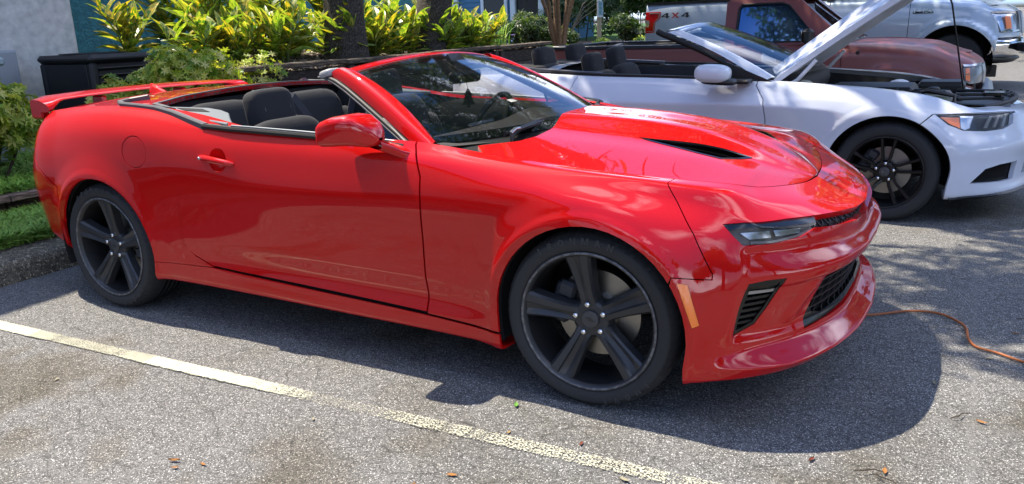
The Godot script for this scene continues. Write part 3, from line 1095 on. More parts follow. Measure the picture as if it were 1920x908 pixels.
	seam.append_array(poly([.66, -.3, -.9, -.3, -.9, .83]))
	hood_poly = Geometry2D.intersect_polygons(hood_poly, shrink(seam, .0032))[0]
	var hd := strip_panel("hood", hood_net, hood_poly, [hv], M.red_dirty, car, {"both": true, "skirt": .02})
	strip_panel("hood_vent", hood_net, hv, [], M.void_black, hd, {"both": true, "offset": -.03, "skirt": 0.0})
	var hvn := hd.get_child(hd.get_child_count() - 1)
	for mir in [false, true]:
		strip_panel("vent_frame", hood_net, shrink(hv, .001), [shrink(hv, .013)], M.gloss_black, hd, {"mirror": mir, "offset": .002, "skirt": .03})
		for k in 3:
			var z0 := .272 + k * .042
			var hit := Geometry2D.intersect_polygons(poly([-.05, z0 + .040, .45, z0 + .0, .45, z0 + .014, -.05, z0 + .052]), shrink(hv, .012))
			if hit.size() > 0: strip_panel("vent_slat", hood_net, hit[0], [], M.gloss_black, hd, {"mirror": mir, "offset": -.010, "skirt": .016})
	# rear deck with the cockpit cut out
	var deck_poly := poly([-4, .0, -4, .9, -1.985, .9, -1.985, .0])
	var open := poly([-2.50, -.1, -2.505, .42, -2.515, .53, -2.49, .65, -2.48, .735, -2.3, .79, -2.2, .81, -1.9, .845, -1.9, -.1])
	strip_panel("rear_deck", deck_net, deck_poly, [open], M.red, car, {"both": true, "skirt": .02})
	strip_panel("cockpit_rim", deck_net, Geometry2D.offset_polygon(open, .022)[0], [open, poly([-1.97, -1, -1.97, 1, -1, 1, -1, -1]), poly([-4, 0, -1, 0, -1, -1, -4, -1])], M.trim_grey, car, {"both": true, "offset": .006, "skirt": .025})
	build_camaro_top(car)
	build_camaro_cabin(car)
	# wheels
	var wells := MB.new()
	for z in [-1.0, 1.0]:
		for wx in [0.005, -2.811]:
			var inner := MB.new()
			well(inner, Vector3(wx, .348, 0), .392, .56, .925)
			var mi := obj("wheel_well", inner.mesh(), M.void_black, car)
			if z < 0: mi.rotation.y = PI; mi.position = Vector3(2 * wx, 0, 0)
	var floor_ := MB.new()
	floor_.box(Vector3(-1.4, .23, 0), Vector3(2.0, .06, 1.56), .01)
	floor_.box(Vector3(.15, .27, 0), Vector3(.9, .06, 1.0), .01)
	floor_.box(Vector3(-3.0, .30, 0), Vector3(1.2, .06, 1.05), .01)
	obj("underbody", floor_.mesh(), M.void_black, car)
	var tl := [["IRONMAN", 1.72, .155, .036], ["IMOVE", -1.02, .155, .030]]
	add_wheel(car, Vector3(0, .347, .795), .027, .347, .245, .2715, "five", deg_to_rad(27), {"letters": tl, "caliper": 2.85})
	add_wheel(car, Vector3(-2.811, .347, .79), 0, .347, .275, .2715, "five", deg_to_rad(18), {"caliper": .1, "letters": tl})
	add_wheel(car, Vector3(0, .347, -.795), PI + .027, .347, .245, .2715, "five", .3)
	add_wheel(car, Vector3(-2.811, .347, -.79), PI, .347, .275, .2715, "five", .9)
	return car

func curve_strip(mb: MB, a: Array, b: Array, bulge := 0.0, n := 24, cols := 5) -> void:
	# smooth strip between two 3-D polylines (resampled as curves), swollen outwards
	var SA := []
	for i in a.size(): SA.append(float(i))
	var SB := []
	for i in b.size(): SB.append(float(i))
	var pts := []
	for i in n + 1:
		var t := float(i) / n
		var p: Vector3 = along(SA, a, t * (a.size() - 1))
		var q: Vector3 = along(SB, b, t * (b.size() - 1))
		var p2: Vector3 = along(SA, a, minf(t + .01, 1.0) * (a.size() - 1)) - along(SA, a, maxf(t - .01, 0.0) * (a.size() - 1))
		var nn := p2.cross(q - p).normalized()
		var row := PackedVector3Array()
		for j in cols + 1:
			var w := float(j) / cols
			row.append(p.lerp(q, w) + nn * bulge * 4 * w * (1 - w))
		pts.append(row)
	mb.grid(pts)

func wb(k: float) -> Vector3: return Vector3(-.41 - .325 * pow(absf(k), 2.2), .985 - .018 * k * k, .752 * k)
func wt(k: float) -> Vector3: return Vector3(-1.20 - .055 * k * k, 1.298 - .047 * k * k, .60 * k)

func build_camaro_top(car: Node3D) -> void:
	# windscreen glass, bowed
	var g := []
	for i in 25:
		var k := -1.0 + i / 12.0
		var row := PackedVector3Array()
		for j in 13:
			var t := j / 12.0
			var p := wb(k).lerp(wt(k), t)
			p += Vector3(.45, .89, 0).normalized() * .030 * 4 * t * (1 - t)
			row.append(p)
		g.append(row)
	var gm := MB.new()
	gm.grid(g)
	var g2 := []
	for r in g:
		var row := PackedVector3Array()
		for p in r: row.append(p - Vector3(.0022, .0045, 0))
		g2.append(row)
	gm.grid(g2)
	var ws := obj("windscreen", gm.mesh(), M.glass, car)
	var band := MB.new()
	for e in [[0, 2], [23, 25]]:
		var sub := []
		for i in range(e[0], e[1]):
			var row := PackedVector3Array()
			for j in 13: row.append(g[i][j] - Vector3(.005, .008, 0))
			sub.append(row)
		var c := []
		for r in sub.size(): c.append(sub[r])
		var narrow := []
		for r in [0, 1]:
			var row := PackedVector3Array()
			for j in 13: row.append(sub[0][j].lerp(sub[1][j], (r * .2) if e[0] == 0 else (.8 + r * .2)))
			narrow.append(row)
		band.grid(narrow)
	var bt := []
	for i in 25:
		bt.append(PackedVector3Array([g[i][11].lerp(g[i][12], .45) - Vector3(.004, .006, 0), g[i][12] - Vector3(.004, .006, 0)]))
	band.grid(bt)
	var bb := []
	for i in 25:
		bb.append(PackedVector3Array([g[i][0] - Vector3(.004, .006, 0), g[i][0].lerp(g[i][1], .9) - Vector3(.004, .006, 0)]))
	band.grid(bb)
	obj("glass_border", band.mesh(), M.gloss_black, ws)
	# frame: pillars and header rail, with depth
	for z in [1.0, -1.0]:
		var inn := []
		var out := []
		var inn2 := []
		for j in 13:
			var p: Vector3 = g[24][j]
			inn.append(Vector3(p.x, p.y, p.z * z))
			inn2.append(Vector3(p.x - .03, p.y - .03, p.z * z - .02 * z))
		for e in [[-.735, .935, .835], [-.80, .963, .812], [-.92, 1.025, .775], [-1.02, 1.078, .745], [-1.13, 1.134, .712], [-1.232, 1.184, .682], [-1.31, 1.216, .660], [-1.385, 1.236, .640]]:
			out.append(Vector3(e[0], e[1], e[2] * z))
		var pm := MB.new()
		curve_strip(pm, inn if z > 0 else out, out if z > 0 else inn, .034, 30, 8)
		curve_strip(pm, inn2 if z > 0 else inn, inn if z > 0 else inn2, 0.0, 30, 1)
		var out2 := []
		for p in out: out2.append(p + Vector3(-.035, -.012, -.035 * z))
		curve_strip(pm, out if z > 0 else out2, out2 if z > 0 else out, 0.0, 30, 1)
		curve_strip(pm, out2 if z > 0 else inn2, inn2 if z > 0 else out2, 0.0, 30, 1)
		obj("windscreen_pillar", pm.mesh(), M.red, car)
		var seal := []
		var seal2 := []
		for p in out:
			seal.append(p + Vector3(-.016, -.006, .004 * z))
			seal2.append(p + Vector3(-.030, -.010, .008 * z))
		seal.append(Vector3(-1.44, 1.235, .632 * z))
		seal2.append(Vector3(-1.46, 1.228, .632 * z))
		var sm := MB.new()
		sm.tube(seal, .011, 8)
		obj("pillar_seal", sm.mesh(), M.seal, car)
		var cm := MB.new()
		cm.tube(seal2.slice(1), .005, 8)
		obj("bright_trim", cm.mesh(), M.trim_grey, car)
		# end cap of the header rail
		var ec := MB.new()
		ec.pillow(Vector3(-1.40, 1.243, .612 * z), Vector3(.085, .042, .10), .6, Basis(Vector3.BACK, .25), 18, 10)
		obj("header_end_cap", ec.mesh(), M.cap_pale, car)
		# small fixed pane behind the pillar, its frame, and the lower sash
		var pane := MB.new()
		pane.face([Vector3(-1.005, 1.055, .752 * z), Vector3(-.835, .968, .812 * z), Vector3(-1.01, .985, .812 * z)], Vector3(0, .3, z))
		obj("quarter_glass", pane.mesh(), M.glass_dark, car)
		var fr := MB.new()
		fr.tube([Vector3(-1.005, 1.06, .752 * z), Vector3(-.845, .972, .812 * z)], .009, 6)
		obj("bright_trim", fr.mesh(), M.trim_grey, car)
		var fr2 := MB.new()
		fr2.tube([Vector3(-1.012, 1.06, .752 * z), Vector3(-1.014, .985, .812 * z)], .007, 6)
		obj("pane_seal", fr2.mesh(), M.seal, car)
	var hr := []
	for i in 25:
		var k := -1.0 + i / 12.0
		var p := wt(k)
		var row := PackedVector3Array()
		row.append(p + Vector3(.004, -.004, 0))
		row.append(p + Vector3(-.02, .007, 0))
		row.append(p + Vector3(-.07, .010 - .004 * k * k, k * .02))
		row.append(p + Vector3(-.115, .002 - .006 * k * k, k * .04))
		row.append(p + Vector3(-.135, -.018, k * .04))
		row.append(p + Vector3(-.10, -.04, k * .02))
		row.append(p + Vector3(-.02, -.03, 0))
		row.append(row[0])
		hr.append(row)
	var hm := MB.new()
	hm.grid(hr, false, false, true)
	obj("header_rail", hm.mesh(), M.red, car)
	# belt strips along the doors and over the haunch
	for z in [1.0, -1.0]:
		var bm := MB.new()
		var bp := []
		for e in [[-1.99, 1.02, .868], [-1.80, 1.012, .874], [-1.65, 1.008, .873], [-1.40, 1.0, .872], [-1.2, .992, .868], [-1.0, .982, .860], [-.83, .968, .845]]: bp.append(Vector3(e[0], e[1], e[2] * z))
		bm.sweep(bp, [Vector2(-.028, -.02), Vector2(-.028, .004), Vector2(-.016, .009), Vector2(.012, .009), Vector2(.017, .0), Vector2(.015, -.012)])
		obj("belt_strip", bm.mesh(), M.seal, car)
		var b2 := MB.new()
		var bq := []
		for p in bp.slice(1): bq.append(p + Vector3(0, .012, -.004 * z))
		b2.tube(bq, .006, 6)
		obj("bright_trim", b2.mesh(), M.alu_dull, car)
		var hm2 := MB.new()
		var hp := []
		for e in [[-2.72, 1.125, .60], [-2.80, 1.112, .66], [-2.80, 1.105, .72], [-2.72, 1.100, .765], [-2.55, 1.096, .785], [-2.4, 1.090, .80], [-2.25, 1.072, .822], [-2.1, 1.045, .848], [-1.98, 1.022, .866]]: hp.append(Vector3(e[0], e[1], e[2] * z))
		hm2.sweep(hp, [Vector2(-.016, -.02), Vector2(-.016, .006), Vector2(-.008, .010), Vector2(.010, .010), Vector2(.016, .004), Vector2(.016, -.02)])
		obj("deck_strip", hm2.mesh(), M.trim_grey, car)
		# pale plastic flap that covers the roof mechanism
		var fl := MB.new()
		var fp := poly([-2.50, .735, -2.3, .785, -2.1, .825, -1.85, .855, -1.86, .81, -1.95, .74, -2.08, .63, -2.18, .59, -2.28, .585, -2.40, .66])
		if z < 0:
			for i in fp.size(): fp[i].y = -fp[i].y
		fl.prism(fp, Vector3(0, .8575, 0), Basis(Vector3(1, -.085, 0), Vector3(0, 0, 1), Vector3(0, 1, 0)), .018, .005)
		var fo := obj("roof_flap", fl.mesh(), M.flap_grey, car)
		var f2 := MB.new()
		var sp := poly([-2.38, .70, -2.27, .735, -2.16, .68, -2.26, .64])
		if z < 0:
			for i in sp.size(): sp[i].y = -sp[i].y
		f2.prism(sp, Vector3(0, .862, 0), Basis(Vector3(1, -.085, 0), Vector3(0, 0, 1), Vector3(0, 1, 0)), .016)
		obj("flap_recess", f2.mesh(), M.void_black, fo)
	# wing mirrors
	for z in [1.0]:
		var mm := MB.new()
		var rows := []
		# lofted shell: stations along x from the leading tip backwards
		for e in [[-1.118, 1.026, .034, .060, .985], [-1.112, 1.027, .046, .074, .985], [-1.095, 1.031, .054, .084, .982], [-1.05, 1.040, .061, .087, .978], [-.99, 1.046, .063, .085, .970], [-.945, 1.044, .060, .080, .962], [-.905, 1.028, .050, .066, .955], [-.878, 1.014, .030, .040, .95], [-.868, 1.008, .006, .012, .95]]:
			var row := PackedVector3Array()
			for k in 29:
				var a := TAU * k / 28
				row.append(Vector3(e[0], e[1] + MB.sp(sin(a), .5) * e[2], (e[4] + MB.sp(cos(a), .5) * e[3]) * z))
			rows.append(row)
		mm.grid(rows, z > 0, false, true)
		var mo := obj("wing_mirror", mm.mesh(), M.red, car)
		var gl := MB.new()
		var row2 := []
		for k in 28:
			var a := TAU * k / 28
			row2.append(Vector3(-1.116, 1.026 + MB.sp(sin(a), .5) * .036, (.985 + MB.sp(cos(a), .5) * .062) * z))
		gl.face(row2, Vector3(-1, 0, 0))
		obj("mirror_glass", gl.mesh(), M.mirror, mo)
		var stalk := MB.new()
		var sr := []
		for e in [[.95, 1.0, -.935, .07, .026], [.915, .978, -.895, .065, .026], [.895, .957, -.855, .058, .024], [.872, .945, -.82, .05, .024]]:
			var row := PackedVector3Array()
			for k in 17:
				var a := TAU * k / 16
				row.append(Vector3(e[2] + MB.sp(cos(a), .7) * e[3], e[1] + MB.sp(sin(a), .7) * e[4] - MB.sp(cos(a), .7) * .018, e[0] * z))
			sr.append(row)
		stalk.grid(sr, z < 0, false, true)
		obj("mirror_arm", stalk.mesh(), M.red, mo)
	# the far mirror is folded in: only its dark arm shows
	var fm := MB.new()
	fm.pillow(Vector3(-.80, .975, -.885), Vector3(.22, .05, .09), .6, Basis(Vector3.BACK, -.1), 18, 8)
	obj("folded_mirror", fm.mesh(), M.satin_black, car)
	# spoiler
	var sm2 := MB.new()
	var spts := []
	for i in 41:
		var k := -1.0 + i / 20.0
		var ak := absf(k)
		var z := .755 * k
		var drop := smoothstep(.80, 1.0, ak)
		var xc := -3.64 + .10 * ak * ak + .055 * drop
		var y := 1.112 - .012 * ak * ak - .032 * drop
		var th := .013 + .022 * drop
		var ch := .115 - .01 * drop
		var row := PackedVector3Array()
		for e in [[-.5, .8], [-.38, 1.2], [0, 1.1], [.35, .5], [.5, -.2], [.46, -.7], [.2, -.8], [-.35, -.6], [-.5, -.2], [-.5, .8]]:
			row.append(Vector3(xc + e[0] * ch * 1.7, y + e[1] * th, z))
		spts.append(row)
	sm2.grid(spts, false, false, true)
	for e in [0, 40]:
		sm2.face(Array(spts[e]).slice(0, 9), Vector3(0, 0, -1 if e == 0 else 1))
	var spo := obj("spoiler", sm2.mesh(), M.red, car)
	for z in [-.725, -.30, .30, .725]:
		var pm := MB.new()
		pm.box(Vector3(-3.64 + absf(z) * .14, 1.075 - absf(z) * .055, z), Vector3(.11, .07, .035 if absf(z) < .5 else .05), .01)
		obj("spoiler_post", pm.mesh(), M.red, spo)
	# antenna fin on the deck
	var fin := MB.new()
	var fr3 := []
	for e in [[-3.325, .0], [-3.36, .016], [-3.42, .040], [-3.465, .058], [-3.49, .060], [-3.505, .0]]:
		var row := PackedVector3Array()
		for w in [-1.0, -.55, 0.0, .55, 1.0]:
			row.append(Vector3(e[0], 1.085 + e[1] * (1 - absf(w)), w * .022 * (1.0 if e[1] > 0 else .2)))
		fr3.append(row)
	fin.grid(fr3, true)
	obj("antenna_fin", fin.mesh(), M.red, car)
	# cowl, wipers
	var cw := []
	for i in 21:
		var k := -1.0 + i / 10.0
		var p := wb(k)
		cw.append(PackedVector3Array([p + Vector3(.30 + .05 * absf(k), -.060, 0), p + Vector3(.10, -.045, 0), p + Vector3(.02, -.018, 0), p + Vector3(-.06, .012, 0)]))
	var cm2 := MB.new()
	cm2.grid(cw, true)
	obj("cowl_panel", cm2.mesh(), M.satin_black, car)
	for e in [[-.535, .972, .56, -.50, .985, -.02], [-.44, .985, -.14, -.63, .985, -.66]]:
		var a := Vector3(e[0], e[1], e[2])
		var b := Vector3(e[3], e[4], e[5])
		var wm := MB.new()
		var up := Vector3(.42, .9, 0)
		wm.sweep([a + Vector3(.05, -.03, 0), a + Vector3(.05, .012, 0), a.lerp(b, .12) + Vector3(.045, .028, 0), a.lerp(b, .5) + Vector3(.02, .030, 0)], [Vector2(-.010, -.006), Vector2(-.010, .006), Vector2(.010, .006), Vector2(.010, -.006)], up)
		var wo := obj("wiper", wm.mesh(), M.satin_black, car)
		var bm2 := MB.new()
		var pp := []
		for k in 9:
			var t := k / 8.0
			pp.append(a.lerp(b, t) + Vector3(.015, .014 + .012 * sin(PI * t), 0))
		bm2.sweep(pp, [Vector2(-.006, -.012), Vector2(-.008, .006), Vector2(0, .014), Vector2(.008, .006), Vector2(.006, -.012)], up)
		obj("blade", bm2.mesh(), M.seal, wo)
		var ch := MB.new()
		ch.tube([a + Vector3(.045, .02, 0), a.lerp(b, .06) + Vector3(.046, .034, 0), a.lerp(b, .12) + Vector3(.045, .030, 0)], .008, 8)
		obj("wiper_head", ch.mesh(), M.chrome_dull, wo)

func build_camaro_cabin(car: Node3D) -> void:
	# dash
	var dr := []
	for i in 21:
		var z := -.76 + .076 * i
		var hump := .030 * exp(-pow((z + .37) / .18, 2))
		dr.append(PackedVector3Array([Vector3(-.40 - .30 * pow(absf(z / .76), 2.2), .955, z), Vector3(-.72, .968 + hump * .5, z), Vector3(-.90, .962 + hump, z), Vector3(-.965, .935 + hump, z), Vector3(-.97, .88, z), Vector3(-.90, .70, z), Vector3(-.80, .52, z)]))
	var dm := MB.new()
	dm.grid(dr, true)
	var dash := obj("dashboard", dm.mesh(), M.dash, car)
	var sc := MB.new()
	sc.box(Vector3(-.985, .90, 0), Vector3(.03, .13, .24), .012, Basis(Vector3.BACK, -.1))
	obj("screen", sc.mesh(), M.gloss_black, dash)
	# steering wheel on the far side
	var swm := MB.new()
	var sw := Node3D.new()
	sw.name = "steering_wheel"
	car.add_child(sw)
	sw.position = Vector3(-1.14, .90, -.37)
	sw.rotation = Vector3(0, 0, -.45)
	var ring := []
	for i in 37:
		var row := PackedVector3Array()
		var a := TAU * i / 36
		for j in 11:
			var b := TAU * j / 10
			row.append(Vector3(sin(b) * .016, cos(a) * (.18 + cos(b) * .016), sin(a) * (.18 + cos(b) * .016)))
		ring.append(row)
	swm.grid(ring, false, true, true)
	obj("wheel_ring", swm.mesh(), M.leather, sw)
	var hub := MB.new()
	hub.pillow(Vector3(0, 0, 0), Vector3(.06, .14, .16), .6)
	for a in [0.0, PI, -PI / 2]:
		hub.box(Vector3(.0, sin(a) * .11, cos(a) * .11), Vector3(.02, .035 if a != -PI / 2 else .13, .13 if a != -PI / 2 else .04), .006)
	obj("wheel_hub", hub.mesh(), M.dash, sw)
	# tub: floor, side trims, bulkhead
	var tub := MB.new()
	tub.box(Vector3(-1.6, .30, 0), Vector3(2.0, .03, 1.5), 0)
	tub.box(Vector3(-2.56, .68, 0), Vector3(.04, .82, 1.44), 0)
	tub.box(Vector3(-1.30, .42, 0), Vector3(1.5, .24, .22), .04)
	obj("cabin_tub", tub.mesh(), M.cabin, car)
	for z in [1.0, -1.0]:
		var tr := []
		for e in [[-2.52, 1.06, .70], [-2.3, 1.05, .735], [-2.05, 1.025, .80], [-1.8, 1.0, .84], [-1.4, .99, .842], [-1.0, .975, .835], [-.78, .955, .82]]:
			tr.append(PackedVector3Array([Vector3(e[0], e[1], e[2] * z), Vector3(e[0], e[1] - .04, (e[2] - .02) * z), Vector3(e[0], .80, (e[2] - .05) * z), Vector3(e[0], .62, (e[2] - .03) * z), Vector3(e[0], .58, (e[2] - .08) * z), Vector3(e[0], .3, (e[2] - .06) * z)]))
		var tm := MB.new()
		tm.grid(tr, z < 0)
		obj("door_trim", tm.mesh(), M.cabin, car)
		# belt and its fin beside the front seat
		var bt := MB.new()
		bt.sweep([Vector3(-2.05, 1.11, .30 * z), Vector3(-2.0, 1.10, .255 * z), Vector3(-1.96, .89, .11 * z), Vector3(-1.9, .6, .05 * z)], [Vector2(-.024, 0), Vector2(-.024, .002), Vector2(.024, .002), Vector2(.024, 0)], Vector3(1, .2, 0))
		obj("seat_belt", bt.mesh(), M.belt, car)
	add_seat(car, Vector3(-1.66, .27, .40), .54, .60, true, M.fabric, {"name": "front_seat"})
	add_seat(car, Vector3(-1.52, .30, -.38), .52, .62, true, M.fabric, {"name": "front_seat"})
	add_seat(car, Vector3(-2.20, .36, .36), .56, .58, false, M.fabric, {"name": "rear_seat"})
	add_seat(car, Vector3(-2.20, .36, -.36), .56, .58, false, M.fabric, {"name": "rear_seat"})
	for z in [.36, -.36]:
		var rh := MB.new()
		rh.pillow(Vector3(-2.49, 1.0, z), Vector3(.14, .13, .34), .55, Basis(Vector3.BACK, .25), 20, 10, .6)
		obj("rear_headrest", rh.mesh(), M.fabric, car)
	# inside mirror, its stem, the tree-shaped air freshener and a sticker
	var im := MB.new()
	im.box(Vector3(-1.05, 1.185, .02), Vector3(.03, .062, .24), .014, Basis(Vector3.UP, -.15) * Basis(Vector3.BACK, -.2))
	var ir := obj("inside_mirror", im.mesh(), M.satin_black, car)
	var st := MB.new()
	st.sweep([Vector3(-1.14, 1.285, .0), Vector3(-1.10, 1.245, .0), Vector3(-1.06, 1.20, .01)], [Vector2(-.055, 0), Vector2(-.055, .02), Vector2(.055, .02), Vector2(.055, 0)])
	obj("mirror_stem", st.mesh(), M.satin_black, ir)
	var tree := MB.new()
	tree.prism(poly([-.008, 0, .008, 0, .008, .012, .034, .014, .020, .036, .027, .038, .015, .058, .021, .060, .008, .084, 0, .098, -.008, .084, -.021, .060, -.015, .058, -.027, .038, -.020, .036, -.034, .014, -.008, .012]), Vector3(-1.03, 1.035, .03), Basis(Vector3.UP, .55), .003)
	obj("air_freshener", tree.mesh(), M.freshener, car)
	var str_ := MB.new()
	str_.tube([Vector3(-1.03, 1.13, .03), Vector3(-1.04, 1.165, .03)], .0015, 4)
	obj("cord", str_.mesh(), M.seal, car.get_node("air_freshener"))
	var stk := MB.new()
	var p0 := wb(.34).lerp(wt(.34), .30) + Vector3(.45, .89, 0).normalized() * (.030 * 4 * .3 * .7 - .004)
	stk.box(p0, Vector3(.028, .001, .055), 0, Basis(Vector3.BACK, -.36 - .0))
	var so := obj("inspection_sticker", stk.mesh(), M.sticker_white, car)
# ------------------------------------------------------------------ the place
func ground_y(x: float, z: float) -> float:
	return .25 * smoothstep(-4.3, -9.6, z) + .05 * smoothstep(-9.6, -30.0, z)

func asphalt_mat() -> StandardMaterial3D:
	# stones, tar between them, and slow stains, each on its own scale
	var n := 1024
	var cell := FastNoiseLite.new()
	cell.noise_type = CELL
	cell.cellular_return_type = FastNoiseLite.RETURN_DISTANCE2_SUB
	cell.cellular_jitter = 1.0
	cell.frequency = .17
	cell.fractal_type = FastNoiseLite.FRACTAL_NONE
	cell.seed = 3
	var cv := FastNoiseLite.new()
	cv.noise_type = CELL
	cv.cellular_return_type = FastNoiseLite.RETURN_CELL_VALUE
	cv.frequency = .17
	cv.cellular_jitter = 1.0
	cv.fractal_type = FastNoiseLite.FRACTAL_NONE
	cv.seed = 3
	var a := cell.get_seamless_image(n, n)
	var b := cv.get_seamless_image(n, n)
	var pa := a.get_data()
	var pb := b.get_data()
	var out := PackedByteArray()
	out.resize(n * n * 3)
	var hgt := PackedByteArray()
	hgt.resize(n * n)
	var ca := pa.size() / (n * n)
	var cb := pb.size() / (n * n)
	for i in n * n:
		var d := pa[i * ca] / 255.0
		var v := pb[i * cb] / 255.0
		var stone := clampf((d - .06) * 5.0, 0.0, 1.0)
		var tone := .39 + .16 * v
		if v > .88: tone = .74
		elif v > .76: tone = .59
		elif v < .2: tone = .31
		var c := lerpf(.26, tone, stone)
		out[i * 3] = int(clampf(c * 1.005, 0, 1) * 255)
		out[i * 3 + 1] = int(clampf(c, 0, 1) * 255)
		out[i * 3 + 2] = int(clampf(c * .985, 0, 1) * 255)
		hgt[i] = int(255 * clampf(stone * (.55 + .45 * v), 0, 1))
	var img := Image.create_from_data(n, n, false, Image.FORMAT_RGB8, out)
	var him := Image.create_from_data(n, n, false, Image.FORMAT_L8, hgt)
	him.convert(Image.FORMAT_RGB8)
	him.bump_map_to_normal_map(2.2)
	var m := mat(Color(1, 1, 1), .86)
	m.metallic_specular = .35
	m.albedo_texture = ImageTexture.create_from_image(img)
	m.normal_enabled = true
	m.normal_texture = ImageTexture.create_from_image(him)
	m.normal_scale = .9
	tri_map(m, 1.2)
	m.vertex_color_use_as_albedo = true
	var cr := FastNoiseLite.new()
	cr.noise_type = CELL
	cr.cellular_return_type = FastNoiseLite.RETURN_DISTANCE2_SUB
	cr.cellular_jitter = 1.0
	cr.frequency = .0075
	cr.seed = 41
	cr.fractal_type = FastNoiseLite.FRACTAL_NONE
	cr.domain_warp_enabled = true
	cr.domain_warp_amplitude = 26
	cr.domain_warp_frequency = .02
	cr.domain_warp_fractal_octaves = 4
	var ct := NoiseTexture2D.new()
	ct.width = 2048
	ct.height = 2048
	ct.seamless = true
	ct.noise = cr
	var g := Gradient.new()
	g.offsets = PackedFloat32Array([0, .014, .03, .06, 1])
	g.colors = PackedColorArray([Color(.70, .70, .70), Color(.86, .86, .86), Color(.97, .97, .97), Color(1, 1, 1), Color(1, 1, 1)])
	ct.color_ramp = g
	m.detail_enabled = true
	m.detail_blend_mode = BaseMaterial3D.BLEND_MODE_MUL
	m.detail_albedo = ct
	m.detail_uv_layer = BaseMaterial3D.DETAIL_UV_2
	m.uv2_triplanar = true
	m.uv2_world_triplanar = true
	m.uv2_scale = Vector3(.42, .8, .80)
	return m

